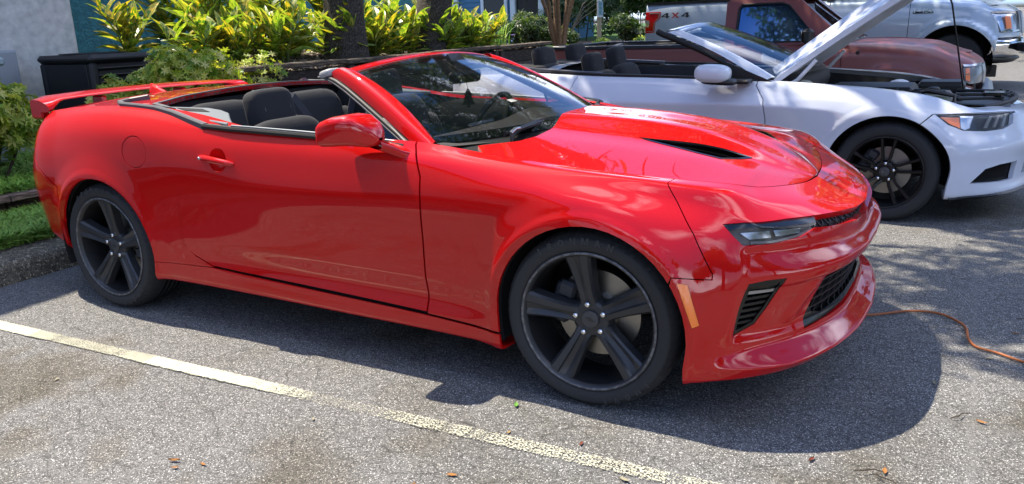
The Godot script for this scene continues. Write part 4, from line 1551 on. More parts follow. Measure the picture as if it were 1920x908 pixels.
func build_ground() -> void:
	var mb := MB.new()
	mb.colored = true
	var n1 := FastNoiseLite.new()
	n1.seed = 5
	n1.frequency = .55
	n1.fractal_octaves = 5
	var n2 := FastNoiseLite.new()
	n2.seed = 8
	n2.frequency = 2.6
	n2.fractal_octaves = 4
	var xs := []
	var zs := []
	var x := -3.9
	while x < 2.8: xs.append(x); x += .05
	for v in [3.2, 4, 6, 9, 14, 25, 60, 150, 300]: xs.append(v)
	xs = [-300, -120, -60, -30, -15, -8, -5] + xs
	var z := -3.4
	while z < 3.4: zs.append(z); z += .05
	zs = [-300, -150, -80, -50, -35, -30, -25, -20, -17, -14, -12, -10.5, -9.6, -8.7, -7.8, -7, -6.2, -5.5, -4.8, -4.3, -3.9] + zs + [3.8, 5, 8, 14, 30, 80, 200]
	var cols := []
	var pts := []
	for zz in zs:
		var row := PackedVector3Array()
		var cr := PackedColorArray()
		for xx in xs:
			row.append(Vector3(xx, ground_y(xx, zz) + .004 * n2.get_noise_2d(xx, zz), zz))
			var a := n1.get_noise_2d(xx * .8 + 4, zz) 
			var b := n2.get_noise_2d(xx, zz)
			var t := 1.0 + .28 * a + .20 * b
			# oil stains where cars stop
			for s in [[-2.35, 1.72, .60, .42], [.05, 2.35, .7, .30], [-.62, 1.85, .42, .34], [-1.6, 2.3, .5, .22], [1.75, .25, .35, .42], [-.9, -.1, 1.0, .3], [1.5, -3.2, .9, .35], [.55, 1.45, .4, -.14], [-3.0, 1.0, .6, -.20], [-1.3, 1.5, .5, -.10], [1.2, -1.3, .8, -.12], [1.0, 1.2, .4, .2]]:
				var d: float = Vector2(xx - s[0], zz - s[1]).length() / s[2] + b * .55
				t -= s[3] * smoothstep(1.0, .25, d)
			t = clampf(t, .4, 1.45)
			var warm := clampf((1.0 - t) * .35, -.03, .16)
			cr.append(Color(t * (1.0 + .03 * a + warm * .5), t, t * (1.0 - .04 * a - warm)))
		pts.append(row)
		cols.append(cr)
	for i in zs.size() - 1:
		for j in xs.size() - 1:
			var q := [pts[i][j], pts[i + 1][j], pts[i + 1][j + 1], pts[i][j + 1]]
			var c := [cols[i][j], cols[i + 1][j], cols[i + 1][j + 1], cols[i][j + 1]]
			for t in [[0, 1, 2], [0, 2, 3]]:
				var g: Vector3 = (q[t[1]] - q[t[0]]).cross(q[t[2]] - q[t[0]]).normalized()
				mb.v.append_array([q[t[0]], q[t[2]], q[t[1]]])
				mb.n.append_array([g, g, g])
				mb.col.append_array([c[t[0]], c[t[2]], c[t[1]]])
	struct("asphalt_ground", mb.mesh(), asphalt_mat(), "grey worn asphalt of the car park")
	# worn paint of the stall lines, broken by the stones below
	var pm := mat(Color(.76, .755, .69), .85)
	pm.transparency = BaseMaterial3D.TRANSPARENCY_ALPHA_SCISSOR
	pm.alpha_scissor_threshold = .5
	var f := FastNoiseLite.new()
	f.noise_type = SIMP
	f.frequency = .10
	f.fractal_octaves = 5
	f.fractal_gain = .75
	f.seed = 31
	var W := 1536
	var H := 64
	var img := Image.create(W, H, false, Image.FORMAT_RGBA8)
	for i in W:
		var u := float(i) / W
		var wear := .10 + .16 * clampf(f.get_noise_2d(i * .35 + 77, 3.0) * 2.2, 0, 1) + .24 * smoothstep(.16, .22, u) * smoothstep(.33, .27, u) + .36 * smoothstep(.40, .49, u) + .16 * smoothstep(.475, .50, u) * smoothstep(.58, .54, u) + .04 * smoothstep(.6, .9, u)
		for j in H:
			var e := absf(j - H * .5) / (H * .5)
			var nn := f.get_noise_2d(i * 3.7, j * 1.5) * .95 + .36
			var al := nn - wear - .6 * smoothstep(.66, 1.0, e) + .10
			var tone := .86 + .14 * f.get_noise_2d(i * .4 + 900, j * .4)
			if u > .17 and u < .32: tone *= .86
			img.set_pixel(i, j, Color(tone, tone, tone * .97, clampf(.5 + al * 2.0, 0, 1)))
	pm.albedo_texture = ImageTexture.create_from_image(img)
	for e in [[Vector3(-3.84, 0, 1.395), Vector3(1.9, 0, 1.215), "long worn cream stall line in front of the red car"], [Vector3(-3.84, 0, -1.76), Vector3(2.6, 0, -1.80), "worn cream stall line between the red and white cars", .5], [Vector3(-3.84, 0, 4.1), Vector3(2.6, 0, 4.1), "cream stall line nearest the camera side"]]:
		var p := MB.new()
		p.textured = true
		var a: Vector3 = e[0]
		var b: Vector3 = e[1]
		var side := (b - a).cross(Vector3.UP).normalized() * .048
		for k in 40:
			var t0 := k / 40.0
			var t1 := (k + 1) / 40.0
			var up := Vector3(0, .007, 0)
			var u0 := lerpf(.42, .56, t0) if e.size() > 3 else t0
			var u1 := lerpf(.42, .56, t1) if e.size() > 3 else t1
			p.tri(a.lerp(b, t0) - side + up, a.lerp(b, t1) - side + up, a.lerp(b, t1) + side + up, Vector3.UP, Vector3.UP, Vector3.UP, Vector2(u0, 0), Vector2(u1, 0), Vector2(u1, 1))
			p.tri(a.lerp(b, t0) - side + up, a.lerp(b, t1) + side + up, a.lerp(b, t0) + side + up, Vector3.UP, Vector3.UP, Vector3.UP, Vector2(u0, 0), Vector2(u1, 1), Vector2(u0, 1))
		struct("stall_line", p.mesh(), pm, e[2])
	# kerb of exposed-aggregate concrete, in lengths
	var km := asphalt_mat()
	km.albedo_color = Color(1.0, .95, .84)
	km.vertex_color_use_as_albedo = false
	km.detail_enabled = false
	tri_map(km, .5)
	var zz := 6.0
	var i := 0
	while zz > -16.0:
		var l := 3.0
		var k := MB.new()
		var pr := [Vector2(-.34, -.05), Vector2(-.34, .145), Vector2(-.06, .135), Vector2(-.025, .125), Vector2(-.005, .095), Vector2(.012, -.05)]
		k.sweep([Vector3(-3.86, ground_y(0, zz), zz), Vector3(-3.86, ground_y(0, zz - l), zz - l + .006)], pr)
		struct("kerb", k.mesh(), km, "rounded concrete kerb of exposed aggregate at the head of the stalls")
		zz -= l
		i += 1

func grass_blades(called: String, spots: Callable, count: int, h: float, seed_: int, tone: Color, label: String) -> void:
	var r := RandomNumberGenerator.new()
	r.seed = seed_
	var st := MB.new()
	for k in 3:
		var a := k * 2.1
		var d := Vector3(cos(a), 0, sin(a))
		var s := d.cross(Vector3.UP) * .006
		var b := d * .012
		var p1 := b + d * .012 + Vector3(0, .55, 0)
		var p2 := b + d * .09 + Vector3(0, .95 - .1 * k, 0)
		st.face([b - s, b + s, p1 + s * .8, p1 - s * .8], d)
		st.face([p1 - s * .8, p1 + s * .8, p2], d)
	var mm := MultiMesh.new()
	mm.transform_format = MultiMesh.TRANSFORM_3D
	mm.use_colors = true
	mm.mesh = st.mesh()
	mm.instance_count = count
	for k in count:
		var p: Vector3 = spots.call(r)
		var hh := h * r.randf_range(.6, 1.25)
		mm.set_instance_transform(k, Transform3D(Basis(Vector3.UP, r.randf() * TAU) * Basis(Vector3.RIGHT, r.randf_range(-.35, .35)) * Basis.from_scale(Vector3(1.3, hh, 1.3)), p))
		var t := r.randf_range(.75, 1.3)
		mm.set_instance_color(k, Color(tone.r * t * r.randf_range(.85, 1.25), tone.g * t, tone.b * t))
	var o := MultiMeshInstance3D.new()
	o.name = numbered(called, self)
	o.multimesh = mm
	var m := mat(Color(1, 1, 1), .6)
	m.vertex_color_use_as_albedo = true
	m.backlight_enabled = true
	m.backlight = Color(.3, .36, .12)
	o.material_override = m
	add_child(o)
	o.set_meta("label", label)
	o.set_meta("category", "grass")
	stuff(o)

func wood_mat(c: Color, seed_: int) -> StandardMaterial3D:
	var m := mat(Color(1, 1, 1), .85)
	m.albedo_texture = noise_tex(512, .02, SIMP, 5, seed_, [[0, c.darkened(.55)], [.45, c.darkened(.2)], [.6, c], [1, c.lightened(.25)]])
	m.normal_enabled = true
	m.normal_texture = noise_tex(512, .03, SIMP, 5, seed_, null, 5.0)
	m.normal_scale = .8
	tri_map(m, 1.0)
	m.uv1_scale = Vector3(2.2, 5.0, .7)
	return m

func build_beds() -> void:
	# lawn strips either side of the low timber edging
	var soil := mat(Color(.13, .14, .055), .95)
	soil.albedo_texture = noise_tex(512, .05, SIMP, 4, 44, [[0, Color(.10, .075, .045)], [.5, Color(.13, .16, .05)], [1, Color(.20, .26, .08)]])
	soil.albedo_color = Color.WHITE
	tri_map(soil, .8)
	var mb := MB.new()
	mb.quad(Vector3(-5.06, .155, 8), Vector3(-4.19, .13, 8), Vector3(-4.19, .13, -12), Vector3(-5.06, .155, -12), Vector3.UP)
	struct("lower_lawn", mb.mesh(), soil, "grass strip between the kerb and the timber edging")
	var m2 := MB.new()
	m2.quad(Vector3(-30, .36, 12), Vector3(-5.1, .30, 12), Vector3(-5.1, .30, -1.95), Vector3(-30, .36, -1.95), Vector3.UP)
	struct("upper_lawn", m2.mesh(), soil, "raised lawn behind the timber edging")
	grass_blades("grass", func(r): return Vector3(r.randf_range(-5.03, -4.2), .14, r.randf_range(-.9, 2.2)), 15000, .085, 1, Color(.17, .32, .045), "short grass on the lower strip by the kerb")
	grass_blades("grass", func(r): return Vector3(r.randf_range(-7.0, -5.12), .31, r.randf_range(-1.2, 1.8)), 15000, .08, 2, Color(.19, .36, .055), "lawn grass in front of the variegated shrubs")
	# timber edging: a pale cap plank on a dark board wall
	var cap := wood_mat(Color(.46, .38, .33), 51)
	var dark := wood_mat(Color(.20, .14, .095), 52)
	var te := thing("timber_edging", "low timber edging with a pale plank on top, between two strips of grass", "edging", Vector3(-5.08, .1, 2.0))
	for k in 3:
		var b := MB.new()
		b.box(Vector3(-.01, .205, 3.0 - k * 2.4 - 1.2), Vector3(.15, .052, 2.39), .006)
		obj("plank", b.mesh(), cap, te)
		for j in 2:
			var b2 := MB.new()
			b2.box(Vector3(-.035, .135 - j * .11, 3.0 - k * 2.4 - 1.2), Vector3(.05, .105, 2.38), .005)
			obj("board", b2.mesh(), dark, te)
	# raised planter of dark timbers
	var pl := thing("timber_planter", "weathered dark timber planter wall holding the raised flower bed behind the cars", "planter", Vector3(-5.1, .1, -2.0))
	var old := wood_mat(Color(.15, .12, .095), 53)
	var old2 := wood_mat(Color(.23, .20, .17), 54)
	var oldcap := wood_mat(Color(.33, .28, .22), 55)
	var rr := RandomNumberGenerator.new()
	rr.seed = 4
	for s in 4:      # lengths of wall: (two long ones, then one that leans)
		var z0 := -s * 1.72
		for j in 5:
			var b := MB.new()
			b.box(Vector3(rr.randf_range(-.012, .012), .10 + j * .185, z0 - .86), Vector3(.09, .178, 1.70), .012)
			obj("board", b.mesh(), old if (s + j) % 3 else old2, pl)
		for e in [.05, .95]:
			var p := MB.new()
			p.box(Vector3(.065 if s != 2 else .07, .47, z0 - 1.72 * e), Vector3(.04, .94, .10), .006)
			obj("post", p.mesh(), old2, pl)
		var c := MB.new()
		c.box(Vector3(.0, .985 + rr.randf_range(-.008, .012), z0 - .86), Vector3(.20, .05, 1.71), .008, Basis(Vector3.RIGHT, rr.randf_range(-.006, .006)))
		obj("cap_plank", c.mesh(), oldcap, pl)
	for e in [[-.02, 1], [-6.88, 1]]:
		for j in 5:
			var b := MB.new()
			b.box(Vector3(-2.0, .10 + j * .185, e[0]), Vector3(4.0, .178, .09), .012)
			obj("board", b.mesh(), old, pl)
	# mulch inside it
	var mm := mat(Color.WHITE, .95)
	mm.albedo_texture = noise_tex(512, .08, SIMP, 4, 61, [[0, Color(.05, .035, .025)], [.5, Color(.16, .11, .08)], [.75, Color(.33, .27, .22)], [1, Color(.55, .50, .45)]])
	tri_map(mm, .9)
	var nz := FastNoiseLite.new()
	nz.seed = 17
	nz.frequency = .5
	var rows := []
	for i in 41:
		var row := PackedVector3Array()
		for j in 33:
			var x := -5.12 - 5.4 * j / 32.0
			var z := -2.02 - 6.85 * i / 40.0
			row.append(Vector3(x, 1.02 + .07 * nz.get_noise_2d(x * 2, z * 2) + .12 * smoothstep(-5.2, -6.6, x), z))
		rows.append(row)
	var gm := MB.new()
	gm.grid(rows)
	struct("mulch_bed", gm.mesh(), mm, "bark mulch filling the raised planter")
	var chip := MB.new()
	chip.box(Vector3.ZERO, Vector3(.06, .006, .013), .002)
	var mu := MultiMesh.new()
	mu.transform_format = MultiMesh.TRANSFORM_3D
	mu.use_colors = true
	mu.mesh = chip.mesh()
	mu.instance_count = 9000
	var r := RandomNumberGenerator.new()
	r.seed = 77
	for k in 9000:
		var x := -5.16 - 2.6 * pow(r.randf(), 1.3)
		var z := r.randf_range(-8.8, -2.1)
		var y := 1.026 + .07 * nz.get_noise_2d(x * 2, z * 2) + .12 * smoothstep(-5.2, -6.6, x)
		mu.set_instance_transform(k, Transform3D(Basis.from_euler(Vector3(r.randf_range(-.5, .5), r.randf() * TAU, r.randf_range(-.4, .4))) * Basis.from_scale(Vector3(r.randf_range(.5, 1.7), 1, r.randf_range(.6, 1.5))), Vector3(x, y + r.randf() * .012, z)))
		var t := pow(r.randf(), 2.2)
		mu.set_instance_color(k, Color(.045 + .42 * t, .032 + .36 * t, .022 + .30 * t))
	var mo := MultiMeshInstance3D.new()
	mo.name = "mulch_chips"
	mo.multimesh = mu
	var cm := mat(Color.WHITE, .9)
	cm.vertex_color_use_as_albedo = true
	mo.material_override = cm
	add_child(mo)
	mo.set_meta("label", "loose bark chips and dry leaves on the planter soil")
	mo.set_meta("category", "mulch")
	stuff(mo)

# ------------------------------------------------------------------ plants
var leaf_meshes := []
func leaf_mesh(seed_: int, kind: int) -> ArrayMesh:
	# blade of unit length along +x, arched, folded along the midrib, with its own stripes; colours are the leaf's pigment
	var r := RandomNumberGenerator.new()
	r.seed = seed_
	var mb := MB.new()
	mb.colored = true
	var n := 8
	var bend := r.randf_range(.5, 1.15)
	var w: float = r.randf_range(.115, .155)
	var pts := []
	for i in n + 1:
		var t := float(i) / n
		var ang := bend * (t - .25)
		var p := Vector3(sin(ang) / bend if bend > .01 else t, (cos(ang) - 1) / bend, 0)
		p.x += .25 / 1.02
		var wd := w * pow(sin(PI * pow(clampf(t, .004, .996), .85)), .8)
		pts.append([p, wd])
	var g := Color(.07, .19, .03)
	var y := Color(.66, .60, .16)
	if kind == 1: y = Color(.74, .52, .08)
	if kind == 2: g = Color(.14, .27, .04); y = Color(.52, .60, .12)
	if kind == 3: g = Color(.04, .12, .03); y = Color(.09, .20, .05)
	var cols := 6
	for i in n:
		for j in cols:
			var s0 := -1.0 + 2.0 * j / cols
			var s1 := -1.0 + 2.0 * (j + 1) / cols
			var c := []
			for e in [[i, s0], [i + 1, s0], [i + 1, s1], [i, s1]]:
				var q = pts[e[0]]
				c.append(q[0] + Vector3(0, absf(e[1]) * q[1] * .45, e[1] * q[1]))
			mb.tint = g.lerp(y, pow(r.randf(), .9 if kind < 2 else 1.4)) if r.randf() < .8 else g
			var nn: Vector3 = (c[3] - c[0]).cross(c[1] - c[0]).normalized()
			if nn.y < 0: nn = -nn
			mb.tri(c[0], c[1], c[2], nn, nn, nn)
			mb.tri(c[0], c[2], c[3], nn, nn, nn)
	return mb.mesh()

func leaf_mat(rough := .38) -> StandardMaterial3D:
	var m := mat(Color.WHITE, rough)
	m.vertex_color_use_as_albedo = true
	m.backlight_enabled = true
	m.backlight = Color(1.0, 1.0, .55)
	return m

func make_ginger(seed_: int, stems: int, h: float, spread: float, gold: float) -> Node3D:
	var r := RandomNumberGenerator.new()
	r.seed = seed_
	var t := thing("ginger_plant", "", "plant", Vector3.ZERO, 0.0, "yellow striped ginger plants in the raised bed")
	for s in stems:
		var a := TAU * s / stems + r.randf_range(-.5, .5)
		var lean := Vector3(cos(a), 0, sin(a)) * spread * r.randf_range(.35, 1.0)
		var hh := h * r.randf_range(.65, 1.1)
		var path := []
		for k in 6:
			var u := k / 5.0
			path.append(lean * (.12 + u * u * .9) + Vector3(0, hh * (u - .12 * u * u), 0))
		var sm := MB.new()
		sm.tube(path, [.013, .012, .011, .010, .008, .005], 6, false)
		var so := obj("stem", sm.mesh(), M.stem, t)
		var plane := r.randf() * TAU
		var nl := r.randi_range(8, 11)
		for k in nl:
			var u := .14 + .86 * k / (nl - 1.0)
			var p: Vector3 = along([0.0, 1, 2, 3, 4, 5], path, u * 5)
			var side := plane + (PI if k % 2 else 0.0) + r.randf_range(-.35, .35)
			var el := lerpf(.25, 1.15, u) + r.randf_range(-.2, .2)
			var L := r.randf_range(.33, .50) * (1.0 if u < .95 else .8) * (.65 + .35 * h)
			var kind: int = 1 if r.randf() < gold * .45 else (0 if r.randf() < gold else 2)
			var lo := obj("leaf", leaf_meshes[kind * 4 + r.randi() % 4], M.leaf, t)
			lo.transform = Transform3D(Basis(Vector3.UP, side) * Basis(Vector3.BACK, el) * Basis(Vector3.RIGHT, r.randf_range(-.4, .4)) * Basis.from_scale(Vector3.ONE * L), p)
	return t

func foliage(parent: Node, called: String, shape: Callable, count: int, size: Vector2, tones: Array, seed_: int, whorl := 1, aspect := .36) -> MultiMeshInstance3D:
	# many small leaf faces through a crown's volume
	var r := RandomNumberGenerator.new()
	r.seed = seed_
	var mb := MB.new()
	for k in whorl:
		var b := Basis(Vector3.UP, TAU * k / whorl + .3) * Basis(Vector3.BACK, .25 if whorl > 1 else 0.0)
		var w := aspect
		var pts := [Vector3(0, 0, 0), Vector3(.35, .06, w * .48), Vector3(.72, .05, w * .40), Vector3(1, -.06, 0), Vector3(.72, .05, -w * .40), Vector3(.35, .06, -w * .48)]
		var mid := [Vector3(.35, 0, 0), Vector3(.72, .0, 0)]
		for tri_ in [[pts[0], pts[1], mid[0]], [pts[1], pts[2], mid[1]], [pts[1], mid[1], mid[0]], [pts[2], pts[3], mid[1]], [pts[0], mid[0], pts[5]], [pts[5], mid[1], pts[4]], [pts[5], mid[0], mid[1]], [pts[4], mid[1], pts[3]]]:
			mb.face([b * tri_[0], b * tri_[1], b * tri_[2]], b * Vector3.UP)
	var mm := MultiMesh.new()
	mm.transform_format = MultiMesh.TRANSFORM_3D
	mm.use_colors = true
	mm.mesh = mb.mesh()
	mm.instance_count = count
	for k in count:
		var pn: Array = shape.call(r)
		var out: Vector3 = (pn[1] + Vector3(r.randf_range(-.7, .7), r.randf_range(-.3, .9), r.randf_range(-.7, .7))).normalized()
		var tang := out.cross(Vector3(r.randf_range(-1, 1), r.randf_range(-1, 1), r.randf_range(-1, 1))).normalized()
		var s := r.randf_range(size.x, size.y)
		mm.set_instance_transform(k, Transform3D(Basis(tang, out, tang.cross(out)) * Basis.from_scale(Vector3.ONE * s), pn[0]))
		var c: Color = tones[r.randi() % tones.size()]
		var t := r.randf_range(.8, 1.2)
		mm.set_instance_color(k, Color(c.r * t, c.g * t, c.b * t))
	var o := MultiMeshInstance3D.new()
	o.name = numbered(called, parent)
	o.multimesh = mm
	o.material_override = M.leaf
	parent.add_child(o)
	stuff(o)
	return o

# points in clumps: a crown is a set of blobs
func clumps(blobs: Array, shell := .35) -> Callable:
	return func(r: RandomNumberGenerator) -> Array:
		var b: Array = blobs[r.randi() % blobs.size()]
		var d := Vector3(r.randfn(), r.randfn(), r.randfn()).normalized()
		var k := pow(r.randf(), shell)
		return [b[0] + d * b[1] * k, d]

func bush(at: Vector3, size: Vector3, count: int, leaf: Vector2, tones: Array, seed_: int, whorl: int, label: String, category: String, group := "", called := "shrub") -> Node3D:
	var r := RandomNumberGenerator.new()
	r.seed = seed_
	var t := thing(called, label, category, at, 0.0, group)
	var blobs := []
	for k in 14:
		var p := Vector3(r.randf_range(-.5, .5) * size.x, r.randf_range(.25, .85) * size.y, r.randf_range(-.5, .5) * size.z)
		blobs.append([p, Vector3(.24 * minf(size.x, size.y) + r.randf() * .1, .20 * size.y, .24 * minf(size.z, size.y) + r.randf() * .1)])
	foliage(t, "foliage", clumps(blobs), count, leaf, tones, seed_ + 1, whorl)
	for k in 7:
		var b = blobs[k]
		var sm := MB.new()
		var foot: Vector3 = Vector3(b[0].x * .35, 0, b[0].z * .35)
		sm.tube([foot, foot.lerp(b[0], .5) + Vector3(0, .05, 0), b[0]], [.014, .011, .006], 5, false)
		obj("stem", sm.mesh(), M.twig, t)
	return t

func bark_mat(a: Color, b: Color, seed_: int) -> StandardMaterial3D:
	var m := mat(Color.WHITE, .92)
	m.albedo_texture = noise_tex(512, .03, SIMP, 5, seed_, [[0, a.darkened(.5)], [.42, a], [.62, b], [1, b.lightened(.3)]])
	m.normal_enabled = true
	m.normal_texture = noise_tex(512, .035, SIMP, 5, seed_ + 1, null, 9.0)
	m.normal_scale = 1.4
	tri_map(m, 1.0)
	m.uv1_scale = Vector3(5.0, 1.3, 5.0)
	return m

func trunk_mesh(path: Array, rad: Array, seed_: int, ridges := .035, sides := 40, n := 46) -> ArrayMesh:
	var nz := FastNoiseLite.new()
	nz.seed = seed_
	nz.frequency = 1.0
	var S := []
	for i in path.size(): S.append(float(i))
	var pts := []
	for i in n + 1:
		var t := float(i) / n * (path.size() - 1)
		var p: Vector3 = along(S, path, t)
		var r: float = along(S, rad, t)
		var row := PackedVector3Array()
		for j in sides + 1:
			var a := TAU * (j % sides) / sides
			var k := 1.0 + ridges * 2.0 * absf(nz.get_noise_3d(cos(a) * 5.0, p.y * 1.6, sin(a) * 5.0)) * 2.2 + .06 * nz.get_noise_3d(cos(a), p.y * .7, sin(a))
			row.append(p + Vector3(cos(a) * r * k, 0, sin(a) * r * k))
		pts.append(row)
	var mb := MB.new()
	mb.grid(pts, false, false, true)
	return mb.mesh()

func oak(at: Vector3, lean: Vector3, r0: float, blobs: Array, count: int, label: String, seed_: int, leaf := Vector2(.10, .17)) -> void:
	var t := thing("oak_tree", label, "tree", at)
	obj("trunk", trunk_mesh([Vector3(0, -.4, 0), Vector3(0, .1, 0), lean * .5 + Vector3(0, 1.2, 0), lean + Vector3(0, 2.8, 0), lean * 1.3 + Vector3(0, 4.6, 0)], [r0 * 1.7, r0 * 1.25, r0, r0 * .85, r0 * .55], seed_), M.bark, t)
	var r := RandomNumberGenerator.new()
	r.seed = seed_
	for b in blobs:
		var e: Vector3 = b[0]
		var s: Vector3 = lean + Vector3(0, 2.6, 0)
		var mid: Vector3 = s.lerp(e, .5) + Vector3(r.randf_range(-.5, .5), .5, r.randf_range(-.5, .5))
		var lm := MB.new()
		lm.tube([s, s.lerp(mid, .5) + Vector3(0, .2, 0), mid, mid.lerp(e, .5) + Vector3(r.randf_range(-.3, .3), 0, r.randf_range(-.3, .3)), e], [r0 * .5, r0 * .40, r0 * .28, r0 * .16, .03], 8, false)
		for k in 6:
			var d := Vector3(r.randfn(), r.randfn() * .5, r.randfn()).normalized()
			var q: Vector3 = mid.lerp(e, r.randf_range(.3, 1.0))
			lm.tube([q, q + d * b[1].x * .45 + Vector3(0, .1, 0), q + d * b[1].x * .9], [.05, .03, .01], 5, false)
		obj("limb", lm.mesh(), M.bark, t)
	foliage(t, "crown", clumps(blobs, .6), count, leaf, [Color(.045, .085, .018), Color(.06, .11, .022), Color(.035, .07, .016), Color(.09, .13, .03)], seed_ + 3, 3, .42)

func build_plants() -> void:
	for kind in 4:
		for k in 4: leaf_meshes.append(leaf_mesh(100 + kind * 10 + k, kind))
	M.leaf = leaf_mat()
	M.stem = mat(Color(.30, .36, .12), .6)
	M.twig = mat(Color(.20, .16, .11), .85)
	M.bark = bark_mat(Color(.15, .135, .115), Color(.30, .275, .24), 71)
	M.bark_pale = bark_mat(Color(.40, .30, .20), Color(.58, .46, .33), 73)
	var V := [Color(.22, .32, .04), Color(.52, .56, .12), Color(.62, .62, .20), Color(.14, .24, .03), Color(.34, .42, .06)]
	# umbrella shrubs with cream-edged leaves
	bush(Vector3(-5.75, .3, .02), Vector3(.75, .86, 1.05), 1900, Vector2(.045, .075), V, 201, 7, "variegated umbrella shrub at the left edge, in front of the pale unit", "shrub", "", "umbrella_shrub")
	bush(Vector3(-5.55, .3, -1.25), Vector3(.4, .78, .5), 650, Vector2(.04, .068), V, 203, 7, "small variegated shrub in front of the black condenser", "shrub", "", "umbrella_shrub")
	bush(Vector3(-5.35, .3, -2.0), Vector3(.7, 1.12, 1.1), 2300, Vector2(.036, .06), [Color(.34, .44, .06), Color(.56, .60, .14), Color(.66, .64, .24), Color(.14, .26, .03), Color(.40, .48, .07)], 205, 6, "bushy yellow-green variegated shrub beside the planter's left end", "shrub", "", "umbrella_shrub")
	var spots := [
		[-6.5, -3.05, 7, .95, .30, .75, "tallest golden-topped ginger plant near the teal wall, leftmost in the raised bed"],
		[-7.2, -2.55, 5, .62, .32, .85, "low orange-yellow ginger clump by the corner of the grey building"],
		[-6.0, -2.75, 5, .55, .34, .5, "broad green-gold ginger clump above the variegated shrub"],
		[-6.3, -3.85, 7, .80, .36, .6, "ginger clump with silvery upright tips, right of the tallest one"],
		[-5.75, -3.5, 6, .58, .34, .55, "ginger clump with drooping golden leaves at the planter's cap"],
		[-6.9, -4.15, 7, 1.0, .34, .8, "bright yellow ginger clump just left of the first oak trunk"],
		[-5.6, -4.35, 6, .58, .34, .35, "leafy ginger clump in front of the first oak trunk"],
		[-5.75, -5.0, 6, .56, .36, .55, "golden ginger clump right of the first oak trunk"],
		[-7.0, -5.65, 8, .98, .34, .9, "brightest yellow ginger clump between the two oak trunks"],
		[-5.7, -5.65, 6, .62, .32, .25, "tall dark green ginger clump left of the leaning trunk"],
		[-5.55, -6.15, 5, .52, .30, .3, "ginger clump at the foot of the leaning oak trunk"],
		[-5.8, -6.75, 7, .66, .34, .3, "green ginger clump right of the leaning oak trunk"],
		[-5.45, -7.15, 5, .48, .32, .35, "low ginger clump with wide striped leaves above the windscreen's corner"],
		[-6.3, -7.35, 7, .92, .32, .35, "tall ginger clump with spiky brown tips by the blue house"],
		[-5.6, -7.75, 5, .42, .34, .65, "low orange-flecked ginger clump near the planter's far end"],
		[-7.6, -3.5, 7, .95, .40, .7, "shaded ginger clump in front of the teal wall"],
		[-7.8, -4.9, 7, 1.1, .40, .75, "tall yellow ginger clump behind the first oak trunk"],
	]
	var gr := RandomNumberGenerator.new()
	gr.seed = 52
	var told := ["near the teal wall", "under the first oak", "between the oak trunks", "at the planter's front edge", "by the leaning trunk", "toward the planter's far end"]
	for k in 22:
		if k % 2 == 1 and k % 4 == 1: continue
		var z := -2.5 - 5.0 * (k + .5) / 22.0 + gr.randf_range(-.15, .15)
		var front := k % 2 == 0
		spots.append([(gr.randf_range(-5.6, -5.36) if z < -4.6 else gr.randf_range(-6.1, -5.8)) if front else gr.randf_range(-6.9, -6.3), z, gr.randi_range(4, 6), gr.randf_range(.30, .44) if front else gr.randf_range(.42, .62), .36, gr.randf_range(.25, .8),
			"%s ginger plant, %s from left, %s row, %s" % ["low spreading" if front else "taller tangled", ["first", "second", "third", "fourth", "fifth", "sixth", "seventh", "eighth", "ninth", "tenth", "eleventh"][k / 2 if front else k / 4], "front" if front else "middle", told[clampi(int((-z - 2.5) / .84), 0, 5)]]])
	for s in spots:
		var g := make_ginger(int(abs(s[0] * 1000 + s[1] * 77)), s[2], s[3], s[4], s[5])
		g.position = Vector3(s[0], 1.03 + .12 * smoothstep(-5.2, -6.6, s[0]), s[1])
		g.set_meta("label", s[6])
	# strap-leaved clump with small lilac flowers at the planter's end
	var lil := thing("lily_clump", "clump of slender pale green strap leaves at the planter's far end", "plant", Vector3(-6.1, 1.08, -8.15))
	var r := RandomNumberGenerator.new()
	r.seed = 88
	var strap := MB.new()
	strap.colored = true
	for k in 260:
		var a := r.randf() * TAU
		var d := Vector3(cos(a), 0, sin(a))
		var o := Vector3(r.randf_range(-.45, .45), 0, r.randf_range(-.5, .5))
		var L := r.randf_range(.35, .58)
		var s := d.cross(Vector3.UP) * .011
		var bnd := r.randf_range(.15, .55)
		strap.tint = [Color(.16, .30, .10), Color(.28, .42, .20), Color(.10, .22, .07)][k % 3]
		var p := []
		for i in 6:
			var u := i / 5.0
			p.append(o + d * (.05 + bnd * u * u) * L * 1.6 + Vector3(0, L * (u - .25 * bnd * u * u * 1.6), 0))
		for i in 5:
			var w0 := 1.0 - .8 * pow(i / 5.0, 2)
			var w1 := 1.0 - .8 * pow((i + 1) / 5.0, 2)
			strap.face([p[i] - s * w0, p[i] + s * w0, p[i + 1] + s * w1, p[i + 1] - s * w1], d + Vector3.UP)
	var so := obj("leaves", strap.mesh(), M.leaf, lil)
	stuff(so)
	for k in 3:
		var fm := MB.new()
		for j in 5: fm.face([Vector3.ZERO, Basis(Vector3.UP, TAU * j / 5) * Vector3(.03, .02, .012), Basis(Vector3.UP, TAU * j / 5) * Vector3(.048, .012, 0), Basis(Vector3.UP, TAU * j / 5) * Vector3(.03, .02, -.012)], Vector3.UP)
		var fo := obj("flower", fm.mesh(), mat(Color(.62, .55, .85), .6), lil)
		fo.position = [Vector3(.45, .15, -.55), Vector3(.1, .5, -.2), Vector3(.3, .45, .2)][k]
	# oaks
	var at_a := Vector3(-5.62, 1.02, -4.42)
	var oak_a := []
